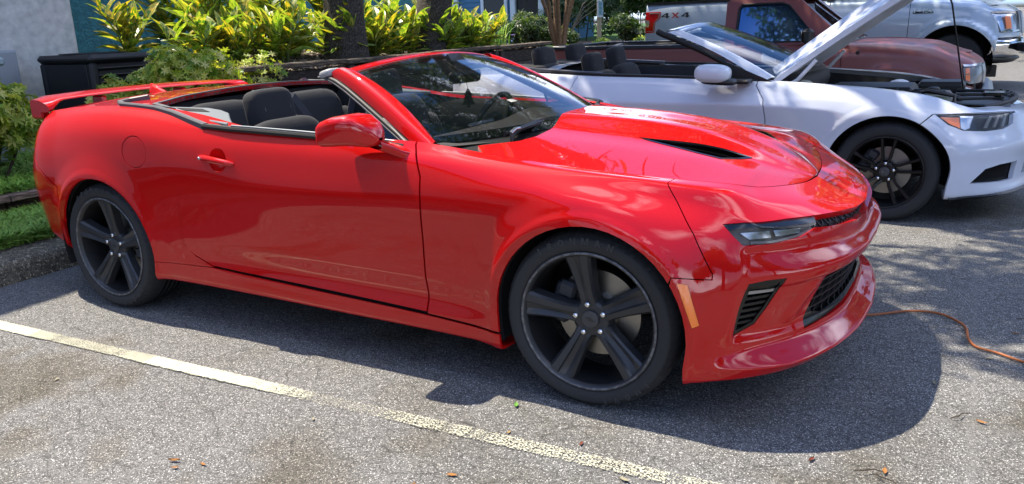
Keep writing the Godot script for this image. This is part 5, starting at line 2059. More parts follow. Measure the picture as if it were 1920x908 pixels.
	for e in [[-1.5, 6.5, -1.35, 1.25], [-.4, 6.7, -1.85, 1.5], [-3.5, 6.3, -2.5, 1.0], [.7, 6.9, -.7, 1.2], [-3.4, 6.2, -3.8, 1.3], [-1.3, 6.7, -3.4, 1.2], [-4.6, 6.0, -5.2, 1.5], [-6.4, 6.0, -4.0, 1.5], [-2.6, 7.2, -5.4, 1.5]]: oak_a.append([Vector3(e[0], e[1], e[2]) - at_a, Vector3(e[3], e[3] * .55, e[3])])
	oak(at_a, Vector3(.05, 0, -.06), .215, oak_a, 9000, "upright oak trunk with rough grey bark, left of the pair in the planter", 301)
	var at_b := Vector3(-5.62, 1.02, -6.15)
	var oak_b := []
	for e in [[1.6, 7.1, -2.0, 1.6], [.3, 6.9, -3.1, 1.2], [.8, 7.2, -4.4, 1.4], [-1.0, 6.9, -5.0, 1.4], [2.2, 7.3, -3.6, 1.2], [-3.6, 6.6, -7.2, 1.6], [-1.2, 7.2, -7.4, 1.6], [1.4, 7.4, -6.6, 1.5], [-5.8, 6.8, -8.6, 1.7], [-2.4, 7.6, -9.6, 1.6]]: oak_b.append([Vector3(e[0], e[1], e[2]) - at_b, Vector3(e[3], e[3] * .55, e[3])])
	oak(at_b, Vector3(.25, 0, -.55), .225, oak_b, 9500, "oak trunk that leans to the right, right of the pair in the planter", 303)
	# crape myrtle: several smooth stems from one foot
	var cm := thing("crape_myrtle", "multi-stemmed tree with smooth tan trunks beyond the planter", "tree", Vector3(-7.5, .5, -14.3))
	for k in 7:
		var a := TAU * k / 7.0 + .3
		var d := Vector3(cos(a), 0, sin(a))
		obj("trunk", trunk_mesh([d * .05 + Vector3(0, -.2, 0), d * .10 + Vector3(0, .3, 0), d * (.16 + .05 * (k % 3)) + Vector3(0, .8, 0), d * (.38 + .09 * (k % 2)) + Vector3(0, 1.6, 0), d * (.9 + .2 * (k % 3)) + Vector3(0, 3.2, 0)], [.075, .06, .052, .046, .03], 330 + k, .01, 14, 22), M.bark_pale, cm)
	var cb := []
	for k in 7:
		var a := TAU * k / 7.0 + .3
		cb.append([Vector3(cos(a) * 1.2, 4.0 + .3 * (k % 3), sin(a) * 1.2), Vector3(1.0, .8, 1.0)])
	foliage(cm, "crown", clumps(cb, .6), 2600, Vector2(.08, .13), [Color(.06, .12, .025), Color(.09, .16, .03)], 341, 3)
	for k in 4:   # bare pale twigs at its side
		var tw := MB.new()
		tw.tube([Vector3(.25, .7, -.1), Vector3(.55, 1.0 + .1 * k, -.15), Vector3(.95, 1.22 + .16 * k, -.2 - .1 * k)], [.012, .009, .004], 5, false)
		obj("twig", tw.mesh(), mat(Color(.55, .5, .43), .8), cm)

func build_background() -> void:
	# bed and lawn beyond the planter, rising away
	var soil := mat(Color(.12, .075, .055), .95)
	soil.albedo_texture = noise_tex(512, .07, SIMP, 4, 91, [[0, Color(.09, .055, .04)], [.6, Color(.19, .12, .09)], [1, Color(.36, .28, .22)]])
	soil.albedo_color = Color.WHITE
	tri_map(soil, .6)
	var a := MB.new()
	a.grid([PackedVector3Array([Vector3(-5.0, .3, -9.0), Vector3(-4.6, .5, -13), Vector3(-4.4, .62, -19)]), PackedVector3Array([Vector3(-30, .3, -9.0), Vector3(-30, .5, -13), Vector3(-30, .62, -19)])])
	struct("far_bed", a.mesh(), soil, "reddish mulch bed beyond the planter")
	var gm := mat(Color.WHITE, .9)
	gm.albedo_texture = noise_tex(512, .09, SIMP, 4, 92, [[0, Color(.10, .19, .02)], [.5, Color(.15, .30, .03)], [1, Color(.24, .42, .06)]])
	tri_map(gm, .35)
	var b := MB.new()
	b.grid([PackedVector3Array([Vector3(-3, .62, -19.0), Vector3(-3, .85, -26), Vector3(-2, 1.1, -48)]), PackedVector3Array([Vector3(-60, .62, -19.0), Vector3(-60, .85, -26), Vector3(-60, 1.1, -48)])])
	struct("far_lawn", b.mesh(), gm, "sunlit lawn beyond the parked cars")
	var p := MB.new()
	p.box(Vector3(-30, .70, -21.6), Vector3(54, .10, 1.0), .02, Basis(Vector3.RIGHT, .035))
	struct("far_path", p.mesh(), mat(Color(.42, .36, .29), .9), "narrow pale path crossing the far lawn")
	# hedges and trees that close the view
	var D := [Color(.022, .05, .014), Color(.035, .075, .02), Color(.05, .10, .025), Color(.07, .12, .04), Color(.16, .20, .12)]
	bush(Vector3(-9.2, .55, -16.2), Vector3(2.4, 1.15, 1.3), 2200, Vector2(.08, .14), D, 401, 4, "dark glossy shrub in front of the blue house's door", "shrub")
	bush(Vector3(-6.35, .5, -13.2), Vector3(1.0, .5, .8), 700, Vector2(.07, .12), [Color(.30, .42, .05), Color(.50, .58, .14), Color(.62, .64, .3), Color(.2, .34, .04)], 403, 4, "lime yellow low plant just past the planter's end", "plant")
	bush(Vector3(-5.4, .45, -15.6), Vector3(1.2, .55, .8), 500, Vector2(.08, .14), [Color(.10, .20, .04), Color(.2, .3, .07), Color(.4, .45, .2)], 405, 4, "loose low shrub at the foot of the sign post", "shrub")
	bush(Vector3(-6.2, .6, -18.4), Vector3(3.0, 1.0, 1.6), 1600, Vector2(.09, .16), D, 407, 4, "dark shrub between the tan trunks and the sign post", "shrub")
	bush(Vector3(-3.6, .4, -15.2), Vector3(1.4, .3, .6), 700, Vector2(.06, .10), [Color(.22, .42, .05), Color(.36, .55, .09)], 409, 4, "strip of bright low groundcover behind the silver truck's tail", "plant")
	var hx := [-26.0, -21.5, -17.5, -13.5, -9.5, -5.0]
	for k in hx.size():
		bush(Vector3(hx[k], 1.0, -36.0 - (k % 3) * 1.2), Vector3(4.6, 4.2 + (k % 2) * .8, 3.0), 2300, Vector2(.22, .38), D + [Color(.12, .19, .06)], 420 + k, 4, ["dark hedge mass behind the far lawn, leftmost", "broad hedge behind the far lawn with pale leaf tips", "hedge beyond the tan trunks", "hedge behind the sign post", "hedge between the sign post and the silver truck", "hedge behind the silver truck's tail"][k], "hedge", "", "far_hedge")
	bush(Vector3(-10.6, .6, -22.2), Vector3(2.6, 3.6, 2.6), 2600, Vector2(.12, .2), D, 411, 4, "tall dark shrub at the blue house's right corner", "shrub")
	var nx := [-15.5, -13.2, -11.0, -8.6, -6.4]
	for k in 5:
		bush(Vector3(nx[k], .9, -29.5 + (k % 2) * .9), Vector3(3.4, 3.4 + (k % 3) * .4, 2.4), 3000, Vector2(.14, .26), D + [Color(.10, .17, .05), Color(.26, .30, .2)], 450 + k, 4, ["dense shrub behind the tan trunks, nearest the blue house", "dense dark shrub just left of the sign post, behind the lawn", "pale-flecked shrub right of the sign post, behind the lawn", "dense shrub left of the silver truck's tail, behind the lawn", "dense shrub hidden behind the silver truck's bed"][k], "shrub", "", "lawn_shrub")
	for k in 5:   # pink blooms on stems before the hedge
		var f := thing("flower", ["pink bloom low by the mulch bed", "pink bloom above the far lawn", "red bloom standing before the far lawn", "pink bloom in front of the hedge", "pink bloom high by the sign post"][k], "flower", [Vector3(-5.9, .55, -14.4), Vector3(-8.6, 1.0, -30), Vector3(-6.0, .8, -20.4), Vector3(-8.8, 1.1, -30.5), Vector3(-11.5, 1.2, -31)][k], 0.0, "scattered pink and red blooms")
		var h: float = [.12, 1.2, .5, .55, 1.5][k]
		var st := MB.new()
		st.tube([Vector3.ZERO, Vector3(.02, h * .5, 0), Vector3(0, h, 0)], .012, 5, false)
		obj("stem", st.mesh(), M.stem, f)
		var pm := MB.new()
		var sc: float = [.10, .26, .17, .24, .24][k]
		for j in 7:
			var bb := Basis(Vector3.UP, TAU * j / 7) * Basis(Vector3.BACK, .5)
			pm.face([Vector3(0, h, 0), bb * Vector3(.6, 0, .3) * sc + Vector3(0, h, 0), bb * Vector3(1, .05, 0) * sc + Vector3(0, h, 0), bb * Vector3(.6, 0, -.3) * sc + Vector3(0, h, 0)], Vector3.UP)
		obj("petals", pm.mesh(), mat(Color(.85, .22, .26), .7), f)
	# grey building at the left with its fittings
	var stucco := mat(Color.WHITE, .93)
	stucco.albedo_texture = noise_tex(512, .02, SIMP, 5, 95, [[0, Color(.66, .67, .66)], [.5, Color(.75, .755, .74)], [1, Color(.82, .82, .80)]])
	stucco.normal_enabled = true
	stucco.normal_texture = noise_tex(512, .06, SIMP, 5, 96, null, 5.0)
	stucco.normal_scale = .25
	tri_map(stucco, .7)
	var g := thing("grey_building", "pale grey stucco building wall at the left, in shade", "building", Vector3(-11, .2, 4))
	var w := MB.new()
	w.box(Vector3(.4, 3.1, 3.1), Vector3(7.0, 6.2, 18), .02)
	obj("wall", w.mesh(), stucco, g)
	var rf := MB.new()
	rf.box(Vector3(.5, 6.3, 3.1), Vector3(7.9, .24, 18.6), .02)
	obj("roof", rf.mesh(), mat(Color(.30, .28, .26), .9), g)
	var eb := MB.new()
	eb.box(Vector3(3.98, .98, -4.95), Vector3(.16, .36, .40), .012)
	eb.box(Vector3(4.07, .98, -4.95), Vector3(.02, .33, .37), .006)
	obj("meter_box", eb.mesh(), mat(Color(.55, .58, .60), .6), g)
	var cd := MB.new()
	cd.tube([Vector3(3.96, .80, -4.95), Vector3(3.97, .6, -5.0), Vector3(3.97, .45, -5.2), Vector3(3.97, .1, -5.25)], .018, 8)
	obj("conduit", cd.mesh(), mat(Color(.5, .52, .53), .6), g)
	var tl := mat(Color.WHITE, .9)
	tl.albedo_texture = noise_tex(512, .02, SIMP, 4, 97, [[0, Color(.24, .45, .47)], [.5, Color(.27, .51, .53)], [1, Color(.30, .56, .58)]])
	tl.normal_enabled = true
	tl.normal_texture = noise_tex(512, .06, SIMP, 5, 98, null, 4.0)
	tri_map(tl, .7)
	var t := thing("teal_building", "dark teal stucco building behind the ginger plants", "building", Vector3(-14, .2, -8))
	var tw := MB.new()
	tw.box(Vector3(.5, 3.1, 1.0), Vector3(6.4, 6.2, 11.6), .02)
	obj("wall", tw.mesh(), tl, t)
	for z in [2.6, -1.45, -3.1]:
		var pb := MB.new()
		pb.box(Vector3(3.73, 3.0, z), Vector3(.10, 6.0, .13), .012)
		obj("pilaster", pb.mesh(), tl, t)
	var trf := MB.new()
	trf.box(Vector3(.5, 6.3, 1.0), Vector3(7.2, .24, 12.4), .02)
	obj("roof", trf.mesh(), mat(Color(.25, .25, .26), .9), t)
	# blue lap-sided house
	var blue := mat(Color(.24, .42, .56), .7)
	var wht := mat(Color(.78, .81, .86), .6)
	var dkp := mat(Color(.03, .035, .05), .4)
	var h := thing("blue_house", "blue lap-sided house with white window trim beyond the planter", "house", Vector3(-13.0, .6, -21.5))
	var bw := MB.new()
	bw.box(Vector3(-1.6, 2.9, -2.0), Vector3(6.2, 5.8, 3.9), .01)
	obj("wall", bw.mesh(), blue, h)
	for k in 26:
		var lb := MB.new()
		lb.box(Vector3(-1.6, .12 + k * .17, -.04), Vector3(6.2, .168, .03), .004, Basis(Vector3.RIGHT, -.08))
		obj("siding_board", lb.mesh(), blue, h)
	var wf := MB.new()
	for e in [[Vector3(-.50, 1.02, .02), Vector3(1.05, .10, .08)], [Vector3(-.97, 1.9, .02), Vector3(.11, 1.8, .08)], [Vector3(-.03, 1.9, .02), Vector3(.11, 1.8, .08)], [Vector3(-.50, 2.8, .02), Vector3(1.05, .10, .08)]]: wf.box(e[0], e[1], .008)
	var wo := obj("window", wf.mesh(), wht, h)
	var gp := MB.new()
	gp.box(Vector3(-.5, 1.9, .0), Vector3(.84, 1.7, .02), 0)
	obj("pane", gp.mesh(), M.glass_dark, wo)
	for e in [-2.05, .28, 1.36]:
		var cb := MB.new()
		cb.box(Vector3(e, 2.4, .06), Vector3(.20, 4.8, .12), .01)
		obj("corner_board", cb.mesh(), wht, h)
	var dr := MB.new()
	dr.box(Vector3(.82, 1.9, -.01), Vector3(.90, 3.6, .06), .01)
	obj("door", dr.mesh(), dkp, h)
	var rr := MB.new()
	rr.prism(poly([-5.2, 5.8, 2.0, 5.8, -1.6, 8.0]), Vector3(0, 0, -4.3), Basis.IDENTITY, 4.8)
	obj("roof", rr.mesh(), mat(Color(.2, .2, .21), .9), h)
	build_beyond()
	build_fittings()

func build_fittings() -> void:
	# black condenser with a louvred side and a fan ring on top
	var blk := mat(Color(.035, .042, .058), .45)
	var blk2 := mat(Color(.055, .065, .09), .5)
	var ac := thing("air_conditioner", "large black air conditioner with slatted sides behind the variegated shrubs", "air conditioner", Vector3(-6.32, .41, -1.53), .0)
	var b := MB.new()
	b.box(Vector3(0, .42, 0), Vector3(.78, .80, .60), .04)
	obj("casing", b.mesh(), mat(Color(.02, .022, .028), .7), ac)
	var top := MB.new()
	top.box(Vector3(0, .845, 0), Vector3(.84, .075, .66), .03)
	obj("top_cover", top.mesh(), blk2, ac)
	for s in 11:
		for e in [0, 2]:
			var sl := MB.new()
			sl.box(Vector3(.395, .10 + s * .065, 0), Vector3(.014, .034, .50), .004, Basis(Vector3.BACK, -.5))
			var so := obj("slat", sl.mesh(), blk, ac)
			so.rotation.y = e * PI / 2
	for e in [[1, 1], [1, -1], [-1, 1], [-1, -1]]:
		var cp := MB.new()
		cp.box(Vector3(.365 * e[0], .41, .275 * e[1]), Vector3(.09, .82, .09), .03)
		obj("corner_post", cp.mesh(), blk2, ac)
	for e in [1, -1]:
		var sp2 := MB.new()
		sp2.box(Vector3(0, .41, .302 * e), Vector3(.64, .78, .02), .006)
		obj("side_panel", sp2.mesh(), blk2, ac)
	var fan := MB.new()
	var B := Basis.IDENTITY
	fan.lathe_hard([Vector2(.30, .88), Vector2(.30, .895), Vector2(.27, .895), Vector2(.27, .87)], Vector3.ZERO, B, 36)
	obj("fan_ring", fan.mesh(), blk, ac)
	for k in 6:
		var gr := MB.new()
		var ring := []
		for j in 33: ring.append(Vector3(cos(TAU * j / 32) * (.04 + k * .042), .888, sin(TAU * j / 32) * (.04 + k * .042)))
		gr.tube(ring, .003, 4, false)
		obj("guard_wire", gr.mesh(), blk, ac)
	var tag_ := MB.new()
	tag_.box(Vector3(.41, .56, .02), Vector3(.006, .06, .17), .001)
	obj("name_plate", tag_.mesh(), mat(Color(.50, .36, .33), .5), ac)
	# pale utility cabinet in front of the wall
	var pc := thing("utility_cabinet", "pale grey metal utility cabinet at the left edge behind the shrub", "cabinet", Vector3(-6.5, .42, -.06))
	var cb := MB.new()
	cb.box(Vector3(0, .41, 0), Vector3(.62, .82, .98), .015)
	obj("casing", cb.mesh(), mat(Color(.46, .52, .54), .55), pc)
	var lid := MB.new()
	lid.box(Vector3(0, .855, 0), Vector3(.70, .075, 1.06), .02)
	obj("lid", lid.mesh(), mat(Color(.52, .59, .61), .5), pc)
	for k in 3:
		var sc := MB.new()
		sc.box(Vector3(.352, .85, -.4 + k * .4), Vector3(.006, .016, .016), .004)
		obj("screw", sc.mesh(), M.satin_black, pc)
	# sign post with a pale blue board
	var sp := thing("sign_post", "cream wooden post with a narrow pale blue sign board", "sign", Vector3(-7.0, .3, -15.5), .35)
	var po := MB.new()
	po.box(Vector3(0, .80, 0), Vector3(.105, 1.62, .105), .01)
	obj("post", po.mesh(), mat(Color(.66, .62, .50), .7), sp)
	var br := MB.new()
	br.prism(poly([-.02, -.36, .12, -.36, .12, 0, .09, .035, .05, .045, -.02, .045]), Vector3(-.02, 1.545, .056), Basis.IDENTITY, .02, .003)
	obj("board", br.mesh(), mat(Color(.80, .86, .88), .6), sp)
	var pl := MB.new()
	pl.box(Vector3(.045, 1.40, .079), Vector3(.098, .33, .006), .002)
	obj("plate", pl.mesh(), mat(Color(.50, .68, .72), .6), sp)
	for k in 3:
		var tm := TextMesh.new()
		tm.text = "OBE"[k]
		tm.font = M.font_bold
		tm.font_size = 32
		tm.pixel_size = .085 / 32
		tm.depth = .003
		var lo := obj("letter", tm, mat(Color(.36, .54, .60), .6), sp.get_node("plate"))
		lo.position = Vector3(.045, 1.50 - k * .10, .083)
	# orange cord across the asphalt
	var cd := MB.new()
	var cp := []
	var cs := [Vector3(.30, .008, -.25), Vector3(.55, .008, -.42), Vector3(.83, .008, -.52), Vector3(1.01, .008, -.66), Vector3(1.14, .008, -.68), Vector3(1.23, .008, -.59), Vector3(1.26, .008, -.51), Vector3(1.27, .008, -.39), Vector3(1.30, .008, -.30), Vector3(1.38, .008, -.26), Vector3(1.47, .008, -.20), Vector3(1.8, .008, -.02), Vector3(2.6, .008, .5)]
	var S := []
	for k in cs.size(): S.append(float(k))
	for k in 90: cp.append(along(S, cs, k / 89.0 * (cs.size() - 1)) + Vector3(0, .003, 0))
	cd.tube(cp, .0058, 8)
	tag(obj("extension_cord", cd.mesh(), mat(Color(.58, .32, .14), .6)), "orange extension cord snaking over the asphalt from under the red car's nose", "cord")
	# fallen leaves and litter
	var lm := [mat(Color(.52, .34, .13), .8), mat(Color(.56, .45, .25), .8), mat(Color(.36, .15, .08), .8), mat(Color(.50, .48, .39), .8), mat(Color(.30, .50, .12), .7)]
	var L := [[.83, .95, 2, "rust red dry leaf"], [-.17, 1.22, 1, "small tan leaf"], [.10, 1.18, 2, "rust leaf lying across the stall line's edge"], [-.20, 1.55, 0, "orange leaf below the notch of the car's shadow"], [-.28, 1.66, 0, "orange leaf a hand's width left of another"], [-.36, 1.93, 1, "tan leaf nearest the bottom edge"], [.32, 1.33, 3, "pale leaf on the stall line"], [1.16, .15, 3, "broad pale leaf in the car's shadow"], [1.32, .43, 0, "bright orange leaf"], [1.05, .92, 0, "yellow leaf beside twigs"], [1.38, 1.0, 3, "pale curled leaf"], [-1.13, 1.90, 0, "upper orange leaf of a close pair"], [-1.09, 1.93, 0, "lower orange leaf of a close pair"], [-1.02, 1.87, 0, "orange leaf near a pair"], [-2.2, 1.66, 3, "pale leaf scrap by the dark stain"], [-2.48, 1.9, 3, "pale leaf scrap farthest left"], [-.9, 1.45, 3, "pale leaf"], [-.25, 1.02, 4, "bright green leaf by the front tyre"], [1.45, -.55, 0, "orange leaf on the dappled asphalt"], [1.35, -.2, 3, "pale leaf by the cord"]]
	var rr := RandomNumberGenerator.new()
	rr.seed = 19
	for e in L:
		var f := MB.new()
		var q := []
		var c := rr.randf_range(.2, .9)
		for i in 9:
			var t := i / 8.0
			var wd := .42 * sin(PI * t) * rr.randf_range(.85, 1.1)
			var row := PackedVector3Array()
			for s in [-1.0, -.5, 0.0, .5, 1.0]: row.append(Vector3(t - .5, .10 * c * (2 * t - 1) * (2 * t - 1) + .12 * s * s * c + .03, s * wd * .42))
			q.append(row)
		f.grid(q, true)
		var o := obj("fallen_leaf", f.mesh(), lm[e[2]])
		o.position = Vector3(e[0], .004, e[1])
		o.rotation.y = rr.randf() * TAU
		o.scale = Vector3.ONE * rr.randf_range(.026, .046)
		tag(o, e[3] + " on the asphalt" if not "asphalt" in e[3] else e[3], "leaf", "fallen leaves on the asphalt")
	for e in [[1.0, .95, .4, "twig beside the yellow leaf"], [1.06, .98, -.5, "twig crossing another at the shadow's edge"], [1.25, .42, .9, "twig by the bright orange leaf"], [1.5, -.75, .2, "twig in the dappled light beyond the cord"]]:
		var tw := MB.new()
		tw.tube([Vector3(-.04, .006, 0), Vector3(-.01, .012, .008), Vector3(.02, .009, -.004), Vector3(.05, .006, .006)], [.002, .0022, .002, .001], 5)
		var o := obj("twig", tw.mesh(), M.twig)
		o.position = Vector3(e[0], .004, e[1])
		o.rotation.y = e[2]
		tag(o, "thin brown " + e[3] + " on the asphalt", "twig", "twigs on the asphalt")

func build_beyond() -> void:
	# the far side of the car park, seen only as reflections in paint and glass
	var spots := [[Vector3(10.5, 0, -3.0), 3.2], [Vector3(12.0, 0, 4.5), 3.6], [Vector3(8.5, 0, 10.5), 3.4], [Vector3(1.0, 0, 15.0), 3.4], [Vector3(-6.5, 0, 14.5), 3.6], [Vector3(-13.0, 0, 12.5), 3.4], [Vector3(14.0, 0, -11.0), 3.8], [Vector3(3.5, 0, -20.5), 4.4], [Vector3(-2.5, 0, -23.0), 4.8], [Vector3(9.0, 0, -22.0), 4.6], [Vector3(-8.0, 0, -40.0), 7.0], [Vector3(5.5, 0, -27.0), 5.4]]
	for k in spots.size():
		var h: float = spots[k][1]
		var bl := []
		for e in [[0, 1.15, 0, .8], [.7, .95, .3, .6], [-.6, 1.0, -.4, .65], [.2, .8, -.7, .6], [-.3, .75, .7, .6], [.1, 1.5, .1, .6]]: bl.append([Vector3(e[0], e[1], e[2]) * h, Vector3(e[3], e[3] * .7, e[3]) * h * .62])
		oak(spots[k][0], Vector3(.1, 0, .05), .2, bl, 2600, ["tree in front of the white car, across the drive", "tree across the drive from the red car's nose", "tree behind the camera to the right", "tree straight behind the camera", "tree behind the camera to the left", "tree at the far left behind the camera", "tree across the drive from the silver truck", "tall tree behind the silver truck's bonnet", "tall tree behind the silver truck's cab", "tall tree to the right beyond the silver truck", "tallest tree far behind the lawn hedges", "tall tree farthest right behind the silver truck"][k], 600 + k, Vector2(.22, .38))
# ------------------------------------------------------------------ the other vehicles
func lines_of(xs: Array, rows: Array) -> Array:
	# rows: [ys, zs, nose points]
	var out := []
	for r in rows:
		var l := []
		for i in r[0].size(): l.append(Vector3(xs[i], r[0][i], r[1][i]))
		for p in r[2]: l.append(Vector3(p[0], p[1], p[2]))
		out.append(l)
	return out

func arch_poly(cx: float, cy: float, r: float, low := .05) -> PackedVector2Array:
	var a := PackedVector2Array()
	for k in 29:
		var t := PI * k / 28.0
		a.append(Vector2(cx + r * cos(t), cy + r * sin(t)))
	a.append_array(poly([cx - r * .96, cy - .15, cx - r * .9, low, cx + r * .9, low, cx + r * .96, cy - .15]))
	return a

func flare(p: Vector3, q: Vector2, cx: float, cy: float, r: float, amount: float, rise: float) -> float:
	var d := Vector2(q.x - cx, p.y - cy).length()
	if p.y > cy + r + .3: return 0.0
	return amount * (1 - smoothstep(r + .04, r + .16, d)) + rise * (1 - smoothstep(r + .065, r + .08, d))

func plane_of(parent: Node, called: String, m: Material, pts: Array, out: Vector3) -> MeshInstance3D:
	var b := MB.new()
	b.face(pts, out)
	return obj(called, b.mesh(), m, parent)

func box_of(parent: Node, called: String, m: Material, c: Vector3, s: Vector3, bev := .01, b := Basis.IDENTITY) -> MeshInstance3D:
	var k := MB.new()
	k.box(c, s, bev, b)
	return obj(called, k.mesh(), m, parent)

func build_white_car() -> void:
	var car := thing("open_hood_car", "white convertible with its top down and its hood propped open, beside the red car", "car", Vector3(.70, 0, -3.45))
	var S := [-3.66, -3.3, -2.72, -2.2, -1.6, -.8, -.4, 0.0, .25, .50, .74, .98, 1.24]
	var R := [
		[[.3, .24, .2, .2, .2, .2, .2, .2, .2], [.6, .76, .8, .8, .8, .8, .8, .78, .74], [[.45, .2, .7], [.6, .2, .5], [.7, .2, .26], [.74, .2, 0]]],
		[[.34, .28, .22, .21, .205, .2, .2, .2, .2], [.68, .88, .93, .92, .915, .915, .93, .94, .94], [[.50, .2, .87], [.72, .21, .68], [.86, .21, .36], [.90, .21, 0]]],
		[[.42, .38, .33, .32, .315, .31, .31, .30, .29], [.70, .89, .935, .925, .92, .92, .935, .945, .945], [[.50, .28, .88], [.71, .28, .68], [.85, .28, .34], [.89, .28, 0]]],
		[[.55, .56, .58, .59, .58, .575, .55, .50, .45], [.71, .90, .945, .930, .920, .92, .935, .95, .945], [[.52, .42, .87], [.72, .42, .66], [.86, .42, .33], [.90, .42, 0]]],
		[[.68, .69, .70, .70, .695, .685, .67, .62, .58], [.72, .91, .952, .945, .940, .940, .945, .955, .94], [[.53, .53, .865], [.74, .53, .64], [.88, .53, .32], [.92, .53, 0]]],
		[[.80, .81, .81, .805, .80, .795, .77, .73, .68], [.71, .905, .955, .962, .966, .966, .950, .945, .92], [[.50, .62, .84], [.72, .615, .61], [.85, .615, .30], [.89, .615, 0]]],
		[[.90, .93, .94, .92, .905, .89, .865, .83, .77], [.69, .86, .915, .915, .91, .91, .908, .91, .88], [[.49, .74, .79], [.70, .73, .56], [.82, .715, .28], [.86, .70, 0]]],
		[[.97, 1.0, 1.01, .99, .975, .945, .925, .895, .85], [.66, .80, .85, .865, .86, .85, .845, .84, .80], [[.52, .765, .70], [.69, .75, .50], [.79, .735, .25], [.83, .73, 0]]],
		[[.985, 1.01, 1.02, 1.0, .985, .96, .935, .90, .855], [.60, .74, .79, .80, .80, .795, .80, .795, .755], [[.46, .775, .64], [.62, .765, .45], [.72, .755, .22], [.75, .75, 0]]],
	]
	var net := make_net(S, lines_of(S, R), func(j, s): return (.9 * (1 - smoothstep(-.5, -.15, s))) if j == 5 and s < 0 else (.5 if j == 1 or (j == 6 and s > .4) or (j == 5 and s > .4) else 0.0), .03, 6, func(p, s): return Vector2(s, p.y),
		func(p, q): return flare(p, q, 0.0, .345, .39, .008, .006) + flare(p, q, -2.72, .345, .39, .008, .006))
	var af := arch_poly(0, .345, .392)
	var ar := arch_poly(-2.72, .345, .392)
	var door := poly([-.93, 1.4, -.90, .93, -.835, .84, -.815, .69, -.83, .30, -2.25, .30, -2.40, .42, -2.43, .6, -2.38, .87, -2.33, .99, -2.3, 1.4])
	var hl := poly([.27, .752, .45, .745, .68, .737, .80, .728, .78, .66, .70, .634, .58, .63, .45, .642, .36, .68])
	var duct := poly([.52, .29, .60, .385, .70, .405, .85, .405, .84, .285])
	for mir in [false, true]:
		var o := {"mirror": mir}
		strip_panel("quarter_panel", net, poly([-3.7, .1, -2.30, .1, -2.26, .294, -2.408, .416, -2.436, .6, -2.386, .87, -2.336, .99, -2.306, 1.4, -3.7, 1.4]), [ar], M.white, car, o)
		strip_panel("door", net, door, [], M.white, car, o)
		strip_panel("rocker_panel", net, poly([-2.30, .1, -2.26, .293, -.3, .293, -.3, .1]), [af, ar], M.white, car, o)
		strip_panel("fender", net, poly([-.924, 1.4, -.894, .93, -.829, .84, -.809, .69, -.824, .297, -.3, .297, .10, .45, .14, .65, .165, .66, .262, .75, .45, .752, .68, .744, .82, .735, .82, 1.4]), [af], M.white, car, o)
		var d := strip_panel("headlight", net, shrink(hl, .002), [], M.lamp_black, car, {"mirror": mir, "offset": -.035, "skirt": 0.0})
		strip_panel("lens", net, shrink(hl, .003), [], M.lens_clear, d, {"mirror": mir, "offset": -.003, "skirt": .005})
		strip_panel("turn_signal", net, poly([.315, .735, .43, .728, .44, .66, .375, .69]), [], M.amber, d, {"mirror": mir, "offset": -.012, "skirt": .006})
		strip_panel("reflector", net, poly([.435, .738, .52, .735, .50, .66, .47, .648, .445, .66]), [], M.lamp_chrome, d, {"mirror": mir, "offset": -.014, "skirt": .006})
		for k in 3:
			strip_panel("light_bar", net, poly([.585 + k * .055, .655, .62 + k * .055, .728, .64 + k * .055, .726, .605 + k * .055, .653]), [], M.lamp_strip, d, {"mirror": mir, "offset": -.012, "skirt": .006})
		strip_panel("air_duct", net, duct, [], M.void_black, car, {"mirror": mir, "offset": -.04, "skirt": 0.0})
		strip_panel("splitter", net, poly([.40, .17, .40, .205, .70, .212, 1.36, .214, 1.36, .17]), [], M.satin_black, car, {"mirror": mir, "offset": .016, "skirt": .03})
	strip_panel("front_bumper", net, poly([.168, .655, .268, .745, .45, .738, .68, .730, .82, .722, .83, 1.4, 1.36, 1.4, 1.36, .1, .30, .1, .30, .45]), [af, hl, duct, poly([.93, .30, 1.36, .30, 1.36, .40, .95, .40]), poly([1.0, .52, 1.36, .50, 1.36, .70, .98, .69])], M.white, car, {"both": true, "skirt": .03})
	strip_panel("grille_mesh", net, poly([.9, .28, 1.36, .28, 1.36, .72, .9, .72]), [], M.void_black, car, {"both": true, "offset": -.04, "skirt": 0.0})
	strip_panel("inner_shell", net, poly([-3.6, .25, .9, .22, .9, .86, -3.6, .86]), [af, ar], M.void_black, car, {"both": true, "offset": -.04, "skirt": 0.0, "jlo": 6, "jhi": 42})
	box_of(car, "tail_panel", M.white, Vector3(-3.66, .66, 0), Vector3(.04, .62, 1.38), .015)
	# deck and folded roof cover
	var dk := []
	for i in 9:
		var x := -3.62 + i * .125
		dk.append(PackedVector3Array([Vector3(x, 1.0 + .012 * i * .3, -.74), Vector3(x, 1.03 + .004 * i, -.4), Vector3(x, 1.04 + .004 * i, 0), Vector3(x, 1.03 + .004 * i, .4), Vector3(x, 1.0 + .012 * i * .3, .74)]))
	var dm := MB.new()
	dm.grid(dk)
	obj("boot_lid", dm.mesh(), M.white, car)
	var bt := MB.new()
	bt.pillow(Vector3(-2.98, 1.0, 0), Vector3(.50, .15, 1.46), .35, Basis.IDENTITY, 28, 10, .6)
	obj("roof_cover", bt.mesh(), M.roof_cloth, car)
